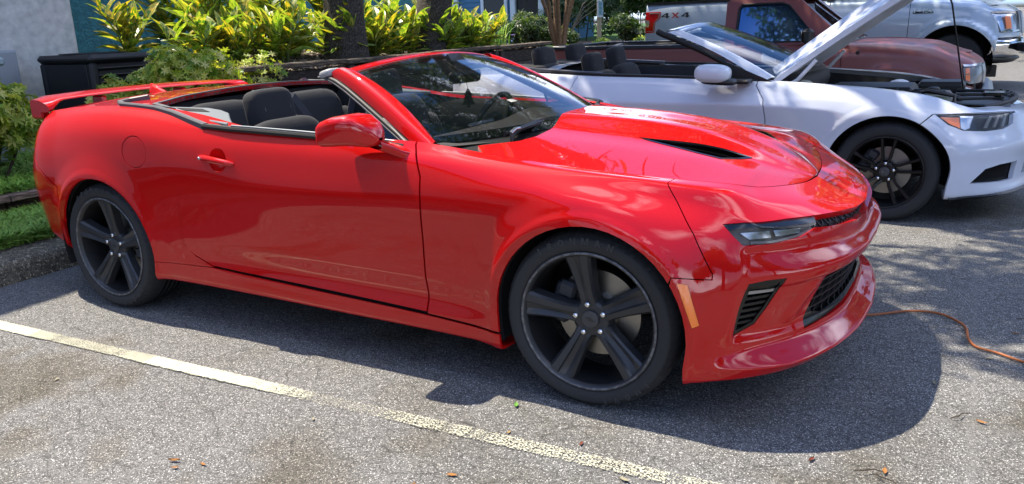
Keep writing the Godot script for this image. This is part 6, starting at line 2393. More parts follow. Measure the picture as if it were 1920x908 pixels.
	# belt strips
	for z in [1.0, -1.0]:
		var sm := MB.new()
		sm.sweep([Vector3(-2.60, 1.025, .80 * z), Vector3(-2.2, 1.005, .82 * z), Vector3(-1.6, .99, .82 * z), Vector3(-.98, .968, .815 * z)], [Vector2(-.02, -.02), Vector2(-.02, .012), Vector2(.02, .012), Vector2(.02, -.02)])
		obj("belt_strip", sm.mesh(), M.seal, car)
		var fl := MB.new()
		fl.sweep([Vector3(-2.95, 1.05, .70 * z), Vector3(-2.7, 1.04, .77 * z), Vector3(-2.35, 1.02, .79 * z), Vector3(-2.16, 1.01, .78 * z)], [Vector2(-.05, -.01), Vector2(-.05, .012), Vector2(.03, .012), Vector2(.03, -.01)])
		obj("quarter_trim", fl.mesh(), M.trim_grey, car)
	# windscreen with its frame
	var gb := func(k: float) -> Vector3: return Vector3(-.55 - .25 * pow(absf(k), 2.2), 1.0 - .02 * k * k, .72 * k)
	var gt := func(k: float) -> Vector3: return Vector3(-1.50 - .06 * k * k, 1.375 - .045 * k * k, .58 * k)
	var g := []
	for i in 21:
		var k := -1.0 + i / 10.0
		var row := PackedVector3Array()
		for j in 9:
			var t := j / 8.0
			row.append(gb.call(k).lerp(gt.call(k), t) + Vector3(.38, .92, 0) * .02 * 4 * t * (1 - t))
		g.append(row)
	var gm := MB.new()
	gm.grid(g)
	obj("windscreen", gm.mesh(), M.glass, car)
	for z in [1.0, -1.0]:
		var a := []
		var b := []
		for j in 9:
			var p: Vector3 = g[20][j]
			a.append(Vector3(p.x, p.y, p.z * z))
			var t := j / 8.0
			b.append(Vector3(lerpf(-.86, -1.66, t), lerpf(.955, 1.32, t) + .03 * sin(PI * t), lerpf(.815, .615, t) * z))
		var pm := MB.new()
		curve_strip(pm, a if z > 0 else b, b if z > 0 else a, .010, 20, 4)
		obj("windscreen_pillar", pm.mesh(), M.white, car)
		var sl := MB.new()
		var sp := []
		for p in b: sp.append(p + Vector3(-.03, -.02, .004 * z))
		sp.append(Vector3(-1.75, 1.325, .60 * z))
		sl.tube(sp, .024, 8)
		obj("pillar_seal", sl.mesh(), M.seal, car)
		var tri_ := MB.new()
		tri_.prism(poly([-1.10, .97, -.80, .955, -1.14, 1.10]), Vector3(0, 0, .815 * z if z > 0 else -.83), Basis.IDENTITY, .012)
		obj("mirror_sail", tri_.mesh(), M.satin_black, car)
		var mm := MB.new()
		mm.pillow(Vector3(-1.17, 1.03, 1.06 * z), Vector3(.26, .135, .19), .62, Basis(Vector3.BACK, -.05), 24, 14, .75)
		var mo := obj("wing_mirror", mm.mesh(), M.white, car)
		var mf := MB.new()
		mf.pillow(Vector3(-1.13, .972, 1.02 * z), Vector3(.26, .05, .20), .6, Basis(Vector3.BACK, -.05), 20, 8)
		mf.box(Vector3(-.99, .965, .93 * z), Vector3(.13, .03, .16), .01)
		obj("mirror_foot", mf.mesh(), M.satin_black, mo)
		var hp := MB.new()
		hp.tube([Vector3(-2.29, .80, .955 * z), Vector3(-2.26, .805, .978 * z), Vector3(-2.05, .80, .978 * z), Vector3(-2.02, .795, .955 * z)], [.012, .017, .017, .012], 10)
		obj("door_handle", hp.mesh(), M.white, car)
	var hd := []
	for i in 21:
		var k := -1.0 + i / 10.0
		var p: Vector3 = gt.call(k)
		hd.append(PackedVector3Array([p + Vector3(.005, -.005, 0), p + Vector3(-.03, .010, 0), p + Vector3(-.10, .006, k * .02), p + Vector3(-.135, -.015, k * .02), p + Vector3(-.09, -.04, 0), p + Vector3(0, -.025, 0), p + Vector3(.005, -.005, 0)]))
	var hm := MB.new()
	hm.grid(hd, false, false, true)
	obj("header_rail", hm.mesh(), M.white, car)
	# cabin
	box_of(car, "cabin_tub", M.cabin, Vector3(-1.75, .32, 0), Vector3(2.0, .05, 1.5), 0)
	for z in [1.0, -1.0]:
		plane_of(car, "door_trim", M.cabin if z > 0 else M.trim_blue, [Vector3(-2.7, .98, .775 * z), Vector3(-.85, .95, .80 * z), Vector3(-.85, .3, .72 * z), Vector3(-2.7, .3, .72 * z)], Vector3(0, 0, -z))
	box_of(car, "rear_bulkhead", M.cabin, Vector3(-2.72, .65, 0), Vector3(.04, .66, 1.5), 0)
	var ds := MB.new()
	ds.pillow(Vector3(-.86, .90, 0), Vector3(.55, .20, 1.5), .4, Basis.IDENTITY, 24, 8, .6)
	obj("dashboard", ds.mesh(), M.dash, car)
	add_seat(car, Vector3(-2.05, .28, .36), .52, .60, true, M.fabric, {"name": "front_seat"})
	add_seat(car, Vector3(-2.12, .28, -.36), .52, .62, true, M.fabric, {"name": "front_seat"})
	add_seat(car, Vector3(-2.55, .42, .34), .58, .52, true, M.fabric, {"name": "rear_seat"})
	add_seat(car, Vector3(-2.55, .42, -.34), .58, .52, true, M.fabric, {"name": "rear_seat"})
	# raised hood: crowned skin, folded edge, stiffened underside, prop rod
	var hinge := Vector3(-.79, .955, 0)
	var tilt := Basis(Vector3.BACK, .665)
	var top := []
	var bot := []
	for i in 17:
		var u := i / 16.0
		var w := .79 - .22 * u - .10 * smoothstep(.85, 1.0, u)
		var rt := PackedVector3Array()
		var rb := PackedVector3Array()
		for j in 25:
			var k := -1.0 + j / 12.0
			var c := .055 * (1 - k * k) + .045 * smoothstep(.62, .50, absf(k)) + .015 * smoothstep(.9, .6, absf(k))
			var back := -.05 * (1 - k * k)
			rt.append(hinge + tilt * Vector3(lerpf(back, 1.22 - .10 * k * k, u), c + .012 - .05 * u * u, k * w))
			rb.append(hinge + tilt * Vector3(lerpf(back + .02, 1.20 - .10 * k * k, u), c - .024 - .05 * u * u - (.018 if (j % 6 > 2 and i % 5 > 1) else 0.0), k * (w - .012)))
		top.append(rt)
		bot.append(rb)
	var tm := MB.new()
	tm.grid(top, true)
	for e in [0, 24]:
		var edge := []
		for i in 17: edge.append(PackedVector3Array([top[i][e], bot[i][e]]))
		tm.grid(edge, e == 0)
	tm.grid([top[16], bot[16]], false)
	tm.grid([top[0], bot[0]], true)
	var ho := obj("hood", tm.mesh(), M.white, car)
	var um := MB.new()
	um.grid(bot, false)
	obj("hood_underside", um.mesh(), M.white_dull, ho)
	var rod := MB.new()
	rod.tube([Vector3(.42, .86, .22), Vector3(.36, 1.15, .30), Vector3(.30, 1.45, .42), Vector3(.16, 1.80, .50)], .0065, 6)
	obj("prop_rod", rod.mesh(), M.satin_black, ho)
	for z in [.72, -.72]:
		var hg := MB.new()
		hg.tube([Vector3(-.74, .90, z), Vector3(-.64, .96, z), Vector3(-.52, 1.10, z)], .016, 6)
		obj("hood_hinge", hg.mesh(), M.white_dull, ho)
	# engine bay
	var eb := thing_part(car, "engine_bay")
	var bay := MB.new()
	bay.grid([PackedVector3Array([Vector3(-.74, .92, -.79), Vector3(-.1, .86, -.79), Vector3(.5, .72, -.62), Vector3(.73, .70, -.1)]), PackedVector3Array([Vector3(-.72, .5, -.7), Vector3(-.1, .5, -.7), Vector3(.5, .5, -.6), Vector3(.70, .5, -.1)]), PackedVector3Array([Vector3(-.72, .5, .7), Vector3(-.1, .5, .7), Vector3(.5, .5, .6), Vector3(.70, .5, .1)]), PackedVector3Array([Vector3(-.74, .92, .79), Vector3(-.1, .86, .79), Vector3(.5, .72, .62), Vector3(.73, .70, .1)])])
	obj("bay_liner", bay.mesh(), M.void_black, eb)
	box_of(eb, "bulkhead", M.void_black, Vector3(-.72, .78, 0), Vector3(.06, .34, 1.5), .02)
	box_of(eb, "engine_cover", M.satin_black, Vector3(-.20, .82, 0), Vector3(.62, .10, .56), .035)
	box_of(eb, "intake_tube", M.satin_black, Vector3(.20, .80, .18), Vector3(.34, .10, .12), .03, Basis(Vector3.UP, -.5))
	box_of(eb, "air_box", M.satin_black, Vector3(.26, .80, -.42), Vector3(.34, .14, .34), .03)
	box_of(eb, "battery", M.satin_black, Vector3(-.42, .83, .58), Vector3(.28, .12, .20), .015)
	box_of(eb, "fuse_box", M.gloss_black, Vector3(-.10, .82, .58), Vector3(.26, .09, .18), .02, Basis(Vector3.UP, .1))
	var tk := MB.new()
	tk.pillow(Vector3(.26, .765, .46), Vector3(.26, .17, .22), .6, Basis.IDENTITY, 22, 12, .7)
	obj("coolant_tank", tk.mesh(), mat(Color(.30, .31, .24), .35), eb)
	var cap := MB.new()
	cap.lathe([Vector2(.04, 0), Vector2(.04, .04), Vector2(.03, .05), Vector2(0, .05)], Vector3(.24, .84, .44), Basis.IDENTITY, 16)
	obj("tank_cap", cap.mesh(), M.satin_black, eb)
	# radiator cover with ribs, and the rubber seal at its front
	var rc := []
	for i in 9:
		var x := .36 + .045 * i
		rc.append(PackedVector3Array([Vector3(x, .785 - .03 * i / 8.0, -.56 + .02 * i), Vector3(x, .80 - .03 * i / 8.0, -.3), Vector3(x + .02, .805 - .03 * i / 8.0, 0), Vector3(x, .80 - .03 * i / 8.0, .3), Vector3(x, .785 - .03 * i / 8.0, .56 - .02 * i)]))
	var rm := MB.new()
	rm.grid(rc)
	obj("radiator_cover", rm.mesh(), M.satin_black, eb)
	for k in 3:
		box_of(eb, "cover_rib", M.satin_black, Vector3(.50, .812, .42 - .30 * k), Vector3(.26, .022, .025), .006, Basis(Vector3.UP, .5 - .3 * k))
	box_of(eb, "latch_plate", M.gloss_black, Vector3(.62, .81, .05), Vector3(.14, .03, .18), .008)
	var sl2 := MB.new()
	var arc := []
	for k in 13:
		var t := -1.0 + k / 6.0
		arc.append(Vector3(.755 - .20 * t * t, .79 - .035 * absf(t), .52 * t))
	sl2.tube(arc, .022, 8)
	obj("nose_seal", sl2.mesh(), M.seal, eb)
	for k in 7:
		box_of(eb, "seal_rib", M.satin_black, Vector3(.74 - .16 * pow((-.6 + .2 * k) / .9, 2), .812, .5 * (-.6 + .2 * k)), Vector3(.02, .012, .05), .003)
	var hr := RandomNumberGenerator.new()
	hr.seed = 6
	for k in 9:
		var a := Vector3(hr.randf_range(-.6, .1), .83, hr.randf_range(-.1, .7))
		var b := a + Vector3(hr.randf_range(.1, .4), hr.randf_range(-.04, .03), hr.randf_range(-.3, .3))
		var hm2 := MB.new()
		hm2.tube([a - Vector3(0, .12, 0), a, a.lerp(b, .5) + Vector3(0, .045, 0), b, b - Vector3(0, .12, 0)], .012 + .008 * hr.randf(), 7, false)
		obj("hose", hm2.mesh(), [M.satin_black, M.rubber, M.trim_grey][k % 3], eb)
	for z in [.66, -.66]:
		var st := MB.new()
		st.lathe([Vector2(.10, -.1), Vector2(.10, .02), Vector2(.06, .05), Vector2(.03, .06), Vector2(0, .06)], Vector3(-.06, .80, z * .95), Basis.IDENTITY, 20)
		obj("strut_tower", st.mesh(), M.white_dull, eb)
	var bm := MB.new()
	bm.pillow(Vector3(-.62, .87, .60), Vector3(.16, .16, .12), .7)
	obj("fluid_bottle", bm.mesh(), mat(Color(.66, .66, .62), .4), eb)
	for z in [1.0, -1.0]:
		for wx in [0.0, -2.72]:
			var inner := MB.new()
			well(inner, Vector3(wx, .345, 0), .40, .56, .92)
			var mi := obj("wheel_well", inner.mesh(), M.void_black, car)
			if z < 0:
				mi.rotation.y = PI
				mi.position = Vector3(2 * wx, 0, 0)
			add_wheel(car, Vector3(wx, .345, .80 * z), 0.0 if z > 0 else PI, .345, .25, .252, "split", .25 + wx, {"disc": .165, "blocks": 40, "caliper": 2.6})

func thing_part(car: Node, called: String) -> Node3D:
	var n := Node3D.new()
	n.name = numbered(called, car)
	car.add_child(n)
	return n

func build_maroon_truck() -> void:
	var car := thing("maroon_pickup", "faded maroon pickup truck with an open bed, between the white car and the silver truck", "pickup truck", Vector3(.45, .06, -6.48))
	var S := [-3.80, -3.5, -2.86, -2.2, -1.70, -1.1, -.5, 0.0, .35, .60, .78, .92, 1.1]
	var R := [
		[[.42, .38, .36, .34, .34, .34, .34, .34, .34], [.80, .82, .82, .82, .82, .82, .82, .82, .80], [[.60, .36, .74], [.72, .36, .6], [.78, .36, .3], [.79, .36, 0]]],
		[[.48, .44, .42, .40, .40, .40, .40, .40, .40], [.84, .86, .865, .86, .86, .86, .86, .865, .85], [[.64, .42, .82], [.76, .42, .64], [.81, .42, .32], [.82, .42, 0]]],
		[[.66, .66, .66, .66, .66, .66, .66, .66, .64], [.865, .875, .88, .88, .88, .88, .88, .88, .865], [[.66, .58, .84], [.78, .58, .66], [.82, .58, .32], [.83, .58, 0]]],
		[[.84, .84, .84, .84, .84, .84, .835, .825, .80], [.87, .88, .882, .882, .882, .882, .88, .88, .86], [[.64, .74, .82], [.78, .72, .66], [.82, .72, .32], [.83, .72, 0]]],
		[[.95, .95, .95, .95, .95, .955, .955, .945, .90], [.86, .87, .872, .872, .872, .875, .87, .86, .83], [[.63, .83, .78], [.75, .82, .64], [.79, .82, .32], [.80, .82, 0]]],
		[[1.035, 1.035, 1.03, 1.03, 1.03, 1.04, 1.035, 1.015, .965], [.845, .855, .86, .86, .86, .845, .80, .775, .74], [[.58, .89, .70], [.69, .875, .58], [.73, .87, .3], [.74, .87, 0]]],
		[[1.05, 1.05, 1.045, 1.045, 1.045, 1.055, 1.055, 1.05, 1.01], [.80, .805, .81, .81, .81, .80, .62, .58, .55], [[.45, .965, .48], [.50, .955, .36], [.53, .95, .2], [.54, .95, 0]]],
	]
	var net := make_net(S, lines_of(S, R), func(j, s): return .5 if j == 3 or (j == 4 and s > .3) else (.4 if j == 5 and s < -.6 else 0.0), .04, 6, func(p, s): return Vector2(s, p.y),
		func(p, q): return flare(p, q, 0.0, .35, .40, .006, .012) + flare(p, q, -2.86, .35, .40, .006, .012))
	var af := arch_poly(0, .35, .405)
	var ar := arch_poly(-2.86, .35, .405)
	var lamp := poly([.60, .80, .615, .66, .66, .635, .86, .635, .86, .80])
	for mir in [false, true]:
		var o := {"mirror": mir}
		strip_panel("bed_side", net, poly([-3.8, .3, -1.715, .3, -1.715, 1.4, -3.8, 1.4]), [ar], M.maroon, car, o)
		strip_panel("cab_side", net, poly([-1.695, .3, -1.60, .3, -1.60, 1.4, -1.695, 1.4]), [], M.maroon, car, o)
		strip_panel("door", net, poly([-1.594, .42, -.49, .42, -.49, 1.4, -1.594, 1.4]), [], M.maroon, car, o)
		strip_panel("rocker_panel", net, poly([-1.594, .3, -.49, .3, -.49, .414, -1.594, .414]), [], M.maroon, car, o)
		strip_panel("fender", net, poly([-.483, .3, .70, .3, .70, .60, .60, .63, .585, .81, .70, .815, 1.1, .80, 1.1, 1.4, -.483, 1.4]), [af], M.maroon, car, o)
		var h := strip_panel("headlight", net, lamp, [], M.lamp_strip, car, {"mirror": mir, "offset": -.012, "skirt": 0.0})
		strip_panel("lens", net, shrink(lamp, .004), [], M.lens_clear, h, {"mirror": mir, "offset": -.002, "skirt": .006})
		strip_panel("turn_signal", net, poly([.615, .785, .665, .79, .665, .735, .613, .73]), [], M.amber, h, {"mirror": mir, "offset": -.006, "skirt": .004})
		strip_panel("turn_signal", net, poly([.615, .722, .665, .726, .665, .66, .622, .672]), [], M.amber, h, {"mirror": mir, "offset": -.006, "skirt": .004})
		strip_panel("chrome_surround", net, poly([.60, .80, .86, .80, .86, .822, .592, .822]), [], M.chrome_dull, h, {"mirror": mir, "offset": .004, "skirt": .01})
	strip_panel("grille", net, poly([.865, .62, 1.1, .62, 1.1, .80, .865, .80]), [], M.chrome_dull, car, {"both": true, "offset": .004})
	box_of(car, "front_bumper", M.chrome_dull, Vector3(.84, .48, 0), Vector3(.16, .20, 1.72), .05)
	# hood top
	var hp := []
	for i in 13:
		var s: float = [-.52, -.4, -.2, 0, .15, .28, .38, .46, .52, .58, .63, .67, .69][i]
		var row := PackedVector3Array()
		for j in 17:
			var k := -1.0 + j / 8.0
			var w := .64 - .10 * smoothstep(.1, .5, s)
			var y := 1.062 - .030 * smoothstep(-.2, .4, s) - .12 * smoothstep(.3, .75, s) - .018 * k * k
			row.append(Vector3(s - .20 * k * k * smoothstep(.3, .69, s), y, k * w))
		hp.append(row)
	var hm := MB.new()
	hm.grid(hp, true)
	obj("hood", hm.mesh(), M.maroon, car)
	# bed: floor, inner walls, tailgate and plastic rail caps
	box_of(car, "bed_floor", M.bed_dark, Vector3(-2.75, .62, 0), Vector3(2.06, .04, 1.56), 0)
	box_of(car, "bed_front_wall", M.bed_dark, Vector3(-1.76, .82, 0), Vector3(.04, .42, 1.6), .005)
	for z in [1.0, -1.0]:
		box_of(car, "bed_inner_wall", M.bed_dark, Vector3(-2.76, .83, .775 * z), Vector3(2.04, .42, .04), .005)
		var rc := MB.new()
		rc.sweep([Vector3(-3.80, 1.055, .83 * z), Vector3(-1.72, 1.05, .83 * z)], [Vector2(-.055, -.02), Vector2(-.055, .012), Vector2(-.045, .018), Vector2(.045, .018), Vector2(.055, .012), Vector2(.055, -.02)])
		obj("bed_rail", rc.mesh(), M.rail_blue, car)
	box_of(car, "tailgate", M.maroon, Vector3(-3.80, .82, 0), Vector3(.05, .44, 1.60), .012)
	box_of(car, "tailgate_cap", M.rail_blue, Vector3(-3.80, 1.06, 0), Vector3(.09, .03, 1.62), .008)
	box_of(car, "bed_bar", M.trim_grey, Vector3(-3.45, 1.03, -.35), Vector3(.06, .04, .75), .01, Basis(Vector3.UP, .25))
	# cab: greenhouse with pillars, roof and glass
	var q := []
	for z in [1.0, -1.0]:
		var zz := func(y: float) -> float: return lerpf(.845, .62, clampf((y - 1.04) / .50, 0, 1.2)) * z
		var P := func(x: float, y: float) -> Vector3: return Vector3(x, y, zz.call(y))
		var outer := [P.call(-1.72, 1.04), P.call(-1.745, 1.50), P.call(-1.68, 1.56), P.call(-1.10, 1.57), P.call(-.98, 1.53), P.call(-.43, 1.045)]
		var inner := [P.call(-1.60, 1.075), P.call(-1.60, 1.44), P.call(-1.57, 1.475), P.call(-1.15, 1.475), P.call(-1.07, 1.45), P.call(-.72, 1.075)]
		var fm := MB.new()
		for i in 6:
			var j := (i + 1) % 6
			fm.quad(outer[i], outer[j], inner[j], inner[i], Vector3(0, .3, z))
			var dn := Vector3(0, -.0, -.05 * z)
			fm.quad(inner[i], inner[j], inner[j] + dn, inner[i] + dn, (inner[i] + inner[j]) * -.5 + Vector3(-1.2, 1.27, .7 * z))
			fm.quad(outer[i], outer[j], outer[j] + dn, outer[i] + dn, (outer[i] + outer[j]) * .5 - Vector3(-1.2, 1.27, .7 * z))
		obj("cab_frame", fm.mesh(), M.maroon, car)
		var sl := MB.new()
		var ring := inner + [inner[0]]
		sl.tube(ring, .012, 6)
		obj("window_seal", sl.mesh(), M.seal, car)
		var gm := MB.new()
		var gi := []
		for p in inner: gi.append(p - Vector3(0, 0, .025 * z))
		gm.face(gi, Vector3(0, .3, z))
		obj("side_window", gm.mesh(), M.glass_blue, car)
		var mm := MB.new()
		mm.box(Vector3(-.80, 1.13, 1.0 * z), Vector3(.10, .15, .20), .03)
		obj("wing_mirror", mm.mesh(), M.satin_black, car)
		var ml := MB.new()
		ml.box(Vector3(-.855, 1.13, 1.0 * z), Vector3(.008, .12, .17), .002)
		obj("mirror_glass", ml.mesh(), M.mirror, car.get_node("wing_mirror"))
		var sm := MB.new()
		sm.lathe([Vector2(.022, 0), Vector2(.02, .006), Vector2(0, .008)], Vector3(-.33, .955, .875 * z), Basis(Vector3.RIGHT, Vector3(0, 0, z), Vector3(0, -z, 0)), 14)
		obj("fender_plug", sm.mesh(), M.plug_red, car)
	var rf := []
	for i in 7:
		var x: float = [-1.75, -1.70, -1.5, -1.3, -1.12, -1.02, -.97][i]
		var y: float = [1.50, 1.555, 1.585, 1.59, 1.575, 1.55, 1.52][i]
		rf.append(PackedVector3Array([Vector3(x, y - .03, -.62), Vector3(x, y, -.5), Vector3(x, y + .015, 0), Vector3(x, y, .5), Vector3(x, y - .03, .62)]))
	var rm := MB.new()
	rm.grid(rf, true)
	obj("roof", rm.mesh(), M.maroon, car)
	plane_of(car, "rear_window", M.glass_blue, [Vector3(-1.735, 1.46, -.55), Vector3(-1.735, 1.46, .55), Vector3(-1.71, 1.12, .68), Vector3(-1.71, 1.12, -.68)], Vector3(-1, 0, 0))
	plane_of(car, "cab_back", M.maroon, [Vector3(-1.715, 1.12, -.80), Vector3(-1.715, 1.12, .80), Vector3(-1.705, .5, .82), Vector3(-1.705, .5, -.82)], Vector3(-1, 0, 0))
	plane_of(car, "windscreen", M.glass, [Vector3(-1.02, 1.515, -.56), Vector3(-1.02, 1.515, .56), Vector3(-.46, 1.06, .70), Vector3(-.46, 1.06, -.70)], Vector3(1, .5, 0))
	for z in [1.0, -1.0]:
		var tr := MB.new()
		tr.tube([Vector3(-1.0, 1.525, .57 * z), Vector3(-.44, 1.062, .715 * z)], .013, 6)
		obj("bright_trim", tr.mesh(), M.chrome_dull, car)
	var bt := MB.new()
	bt.tube([Vector3(-.44, 1.062, .71), Vector3(-.40, 1.07, 0), Vector3(-.44, 1.062, -.71)], .013, 6)
	obj("bright_trim", bt.mesh(), M.chrome_dull, car)
	for z in [.15, -.45]:
		var wm := MB.new()
		wm.tube([Vector3(-.40, 1.085, z), Vector3(-.50, 1.12, z + .1), Vector3(-.62, 1.20, z + .42)], .009, 6)
		obj("wiper", wm.mesh(), M.satin_black, car)
	var bk := MB.new()
	bk.box(Vector3(-1.2, .75, 0), Vector3(.95, .6, 1.5), .02)
	obj("cabin", bk.mesh(), M.void_black, car)
	var bs := MB.new()
	bs.pillow(Vector3(-1.52, 1.10, 0), Vector3(.16, .5, 1.3), .35)
	obj("bench_seat", bs.mesh(), M.cabin, car)
	for z in [1.0, -1.0]:
		for wx in [0.0, -2.86]:
			add_wheel(car, Vector3(wx, .34, .72 * z), 0.0 if z > 0 else PI, .34, .22, .20, "split", .3, {"disc": .13, "blocks": 36})

func build_silver_truck() -> void:
	var car := thing("silver_pickup", "silver four-by-four pickup truck with a chrome bumper, farthest of the parked vehicles", "pickup truck", Vector3(.85, .25, -10.8))
	var S := [-4.56, -4.3, -3.68, -3.2, -2.4, -1.5, -.6, -.3, 0.0, .35, .56, .80, 1.04, 1.3]
	var R := [
		[[.55, .52, .5, .48, .48, .48, .48, .48, .48, .5], [.92, .94, .94, .94, .94, .94, .94, .94, .94, .93], [[.56, .5, .86], [.74, .5, .66], [.82, .5, .34], [.84, .5, 0]]],
		[[.60, .57, .55, .54, .53, .53, .53, .53, .53, .56], [.96, .98, .985, .98, .98, .98, .98, .985, .99, .985], [[.57, .58, .93], [.78, .58, .70], [.87, .58, .36], [.89, .58, 0]]],
		[[.80, .80, .80, .80, .80, .80, .80, .80, .80, .79], [.985, .995, 1.0, 1.0, 1.0, 1.0, 1.0, 1.0, 1.005, 1.0], [[.58, .75, .94], [.80, .74, .70], [.88, .74, .36], [.90, .74, 0]]],
		[[1.02, 1.02, 1.02, 1.02, 1.02, 1.02, 1.02, 1.02, 1.01, .99], [.985, .995, 1.0, 1.0, 1.0, 1.0, 1.0, 1.0, 1.0, .99], [[.56, .93, .92], [.78, .92, .69], [.86, .92, .36], [.88, .92, 0]]],
		[[1.25, 1.25, 1.25, 1.25, 1.22, 1.20, 1.19, 1.185, 1.17, 1.13], [.965, .975, .98, .98, .98, .98, .98, .975, .97, .955], [[.52, 1.08, .90], [.74, 1.07, .67], [.82, 1.07, .36], [.84, 1.07, 0]]],
		[[1.34, 1.345, 1.35, 1.35, 1.30, 1.28, 1.27, 1.265, 1.245, 1.20], [.935, .945, .95, .95, .95, .95, .94, .92, .90, .88], [[.46, 1.15, .84], [.68, 1.13, .62], [.76, 1.13, .34], [.78, 1.13, 0]]],
		[[1.40, 1.40, 1.40, 1.40, 1.34, 1.32, 1.31, 1.315, 1.30, 1.25], [.90, .905, .91, .91, .90, .88, .80, .74, .72, .70], [[.40, 1.20, .62], [.58, 1.18, .5], [.66, 1.18, .28], [.68, 1.18, 0]]],
	]
	var net := make_net(S, lines_of(S, R), func(j, s): return .4 if j == 4 else 0.0, .05, 6, func(p, s): return Vector2(s, p.y),
		func(p, q): return flare(p, q, 0.03, .42, .50, .012, .038) + flare(p, q, -3.62, .42, .50, .012, .038))
	var af := arch_poly(.03, .42, .505, .1)
	var ar := arch_poly(-3.62, .42, .505, .1)
	var tail := poly([-4.56, .93, -4.40, .94, -4.385, 1.10, -4.30, 1.17, -4.30, 1.27, -4.56, 1.27])
	var lamp := poly([.46, 1.09, .60, 1.10, .95, 1.09, .95, .80, .56, .80, .54, .97])
	for mir in [false, true]:
		var o := {"mirror": mir}
		strip_panel("bed_side", net, poly([-4.56, .3, -2.72, .3, -2.72, 1.6, -4.56, 1.6]), [ar, tail], M.silver, car, o)
		strip_panel("rear_door", net, poly([-2.71, .3, -1.66, .3, -1.66, 1.6, -2.71, 1.6]), [], M.silver, car, o)
		strip_panel("door", net, poly([-1.65, .3, -.588, .3, -.57, 1.0, -.56, 1.6, -1.65, 1.6]), [], M.silver, car, o)
		strip_panel("fender", net, poly([-.58, .3, .50, .5, .55, .74, 1.3, .74, 1.3, 1.6, -.552, 1.6, -.562, 1.0]), [af, lamp], M.silver, car, o)
		var t := strip_panel("tail_light", net, tail, [], M.red_lens, car, {"mirror": mir, "offset": .004, "skirt": .03})
		strip_panel("reverse_lamp", net, poly([-4.555, 1.03, -4.50, 1.03, -4.49, 1.13, -4.555, 1.15]), [], M.lamp_chrome, t, {"mirror": mir, "offset": .010, "skirt": .008})
		strip_panel("lamp_rim", net, poly([-4.36, 1.24, -4.33, 1.24, -4.33, 1.18, -4.41, 1.10, -4.42, .965, -4.54, .965, -4.54, .955, -4.405, .955, -4.395, 1.10, -4.315, 1.17, -4.315, 1.255, -4.50, 1.255, -4.50, 1.24]), [], M.lamp_strip, t, {"mirror": mir, "offset": .010, "skirt": .006})
		var h := strip_panel("headlight", net, shrink(lamp, .004), [], M.lamp_chrome, car, {"mirror": mir, "offset": -.04, "skirt": 0.0})
		strip_panel("lens", net, shrink(lamp, .005), [], M.lens_clear, h, {"mirror": mir, "offset": -.002, "skirt": .01})
		strip_panel("turn_signal", net, poly([.66, 1.03, .73, 1.03, .73, .86, .66, .86]), [], M.amber, h, {"mirror": mir, "offset": -.012, "skirt": .01})
		strip_panel("lamp_frame", net, poly([.55, .97, .62, .97, .64, .84, .92, .84, .92, .815, .60, .815]), [], M.chrome, h, {"mirror": mir, "offset": -.014, "skirt": .01})
	strip_panel("grille", net, poly([.955, .78, 1.3, .78, 1.3, 1.09, .955, 1.09]), [], M.chrome_dull, car, {"both": true, "offset": .01})
	# chrome bumper with its tow-hook openings and the black valance
	var bp := MB.new()
	var rows := []
	for i in 25:
		var k := -1.0 + i / 12.0
		var a := absf(k)
		var x := .90 - .42 * pow(a, 3.0)
		rows.append(PackedVector3Array([Vector3(x - .06, .735, k * .99), Vector3(x, .72, k * .99), Vector3(x + .025, .64, k * .99), Vector3(x + .01, .54, k * .99), Vector3(x - .05, .47, k * .98)]))
	bp.grid(rows, true)
	var bo := obj("front_bumper", bp.mesh(), M.chrome, car)
	for z in [.62, -.62]:
		box_of(bo, "tow_opening", M.void_black, Vector3(.875, .60, z), Vector3(.08, .12, .22), .02, Basis(Vector3.UP, .35 * signf(z)))
	var vp := MB.new()
	var vr := []
	for i in 17:
		var k := -1.0 + i / 8.0
		var x := .84 - .40 * pow(absf(k), 3.0)
		vr.append(PackedVector3Array([Vector3(x, .47, k * .96), Vector3(x + .05, .43, k * .95), Vector3(x - .02, .38, k * .93), Vector3(x - .3, .40, k * .9)]))
	vp.grid(vr, true)
	obj("valance", vp.mesh(), M.satin_black, car)
	box_of(car, "hanging_bracket", mat(Color(.22, .19, .16), .8), Vector3(.50, .28, .78), Vector3(.20, .16, .20), .01)
	# hood, cab and bed tops
	var hp := []
	for i in 9:
		var s: float = [-.6, -.3, 0, .2, .36, .48, .56, .62, .66][i]
		var row := PackedVector3Array()
		for j in 17:
			var k := -1.0 + j / 8.0
			row.append(Vector3(s - .22 * k * k * smoothstep(0.0, .66, s), 1.345 - .05 * smoothstep(-.2, .4, s) - .09 * smoothstep(.3, .68, s) + .03 * smoothstep(.7, .55, absf(k)) - .03 * k * k, k * .78))
		hp.append(row)
	var hm := MB.new()
	hm.grid(hp, true)
	obj("hood", hm.mesh(), M.silver, car)
	for z in [1.0, -1.0]:
		var cf := MB.new()
		var zf := func(y: float) -> float: return lerpf(.93, .70, clampf((y - 1.27) / .62, 0, 1)) * z
		var P := func(x: float, y: float) -> Vector3: return Vector3(x, y, zf.call(y))
		var outer := [P.call(-2.72, 1.30), P.call(-2.66, 1.82), P.call(-2.5, 1.9), P.call(-1.3, 1.9), P.call(-1.08, 1.84), P.call(-.52, 1.285)]
		var inner := [P.call(-2.58, 1.33), P.call(-2.55, 1.78), P.call(-2.46, 1.82), P.call(-1.34, 1.82), P.call(-1.2, 1.78), P.call(-.72, 1.33)]
		for i in 6:
			var j := (i + 1) % 6
			cf.quad(outer[i], outer[j], inner[j], inner[i], Vector3(0, .3, z))
		obj("cab_frame", cf.mesh(), M.silver, car)
		var gi := []
		for p in inner: gi.append(p - Vector3(0, 0, .02 * z))
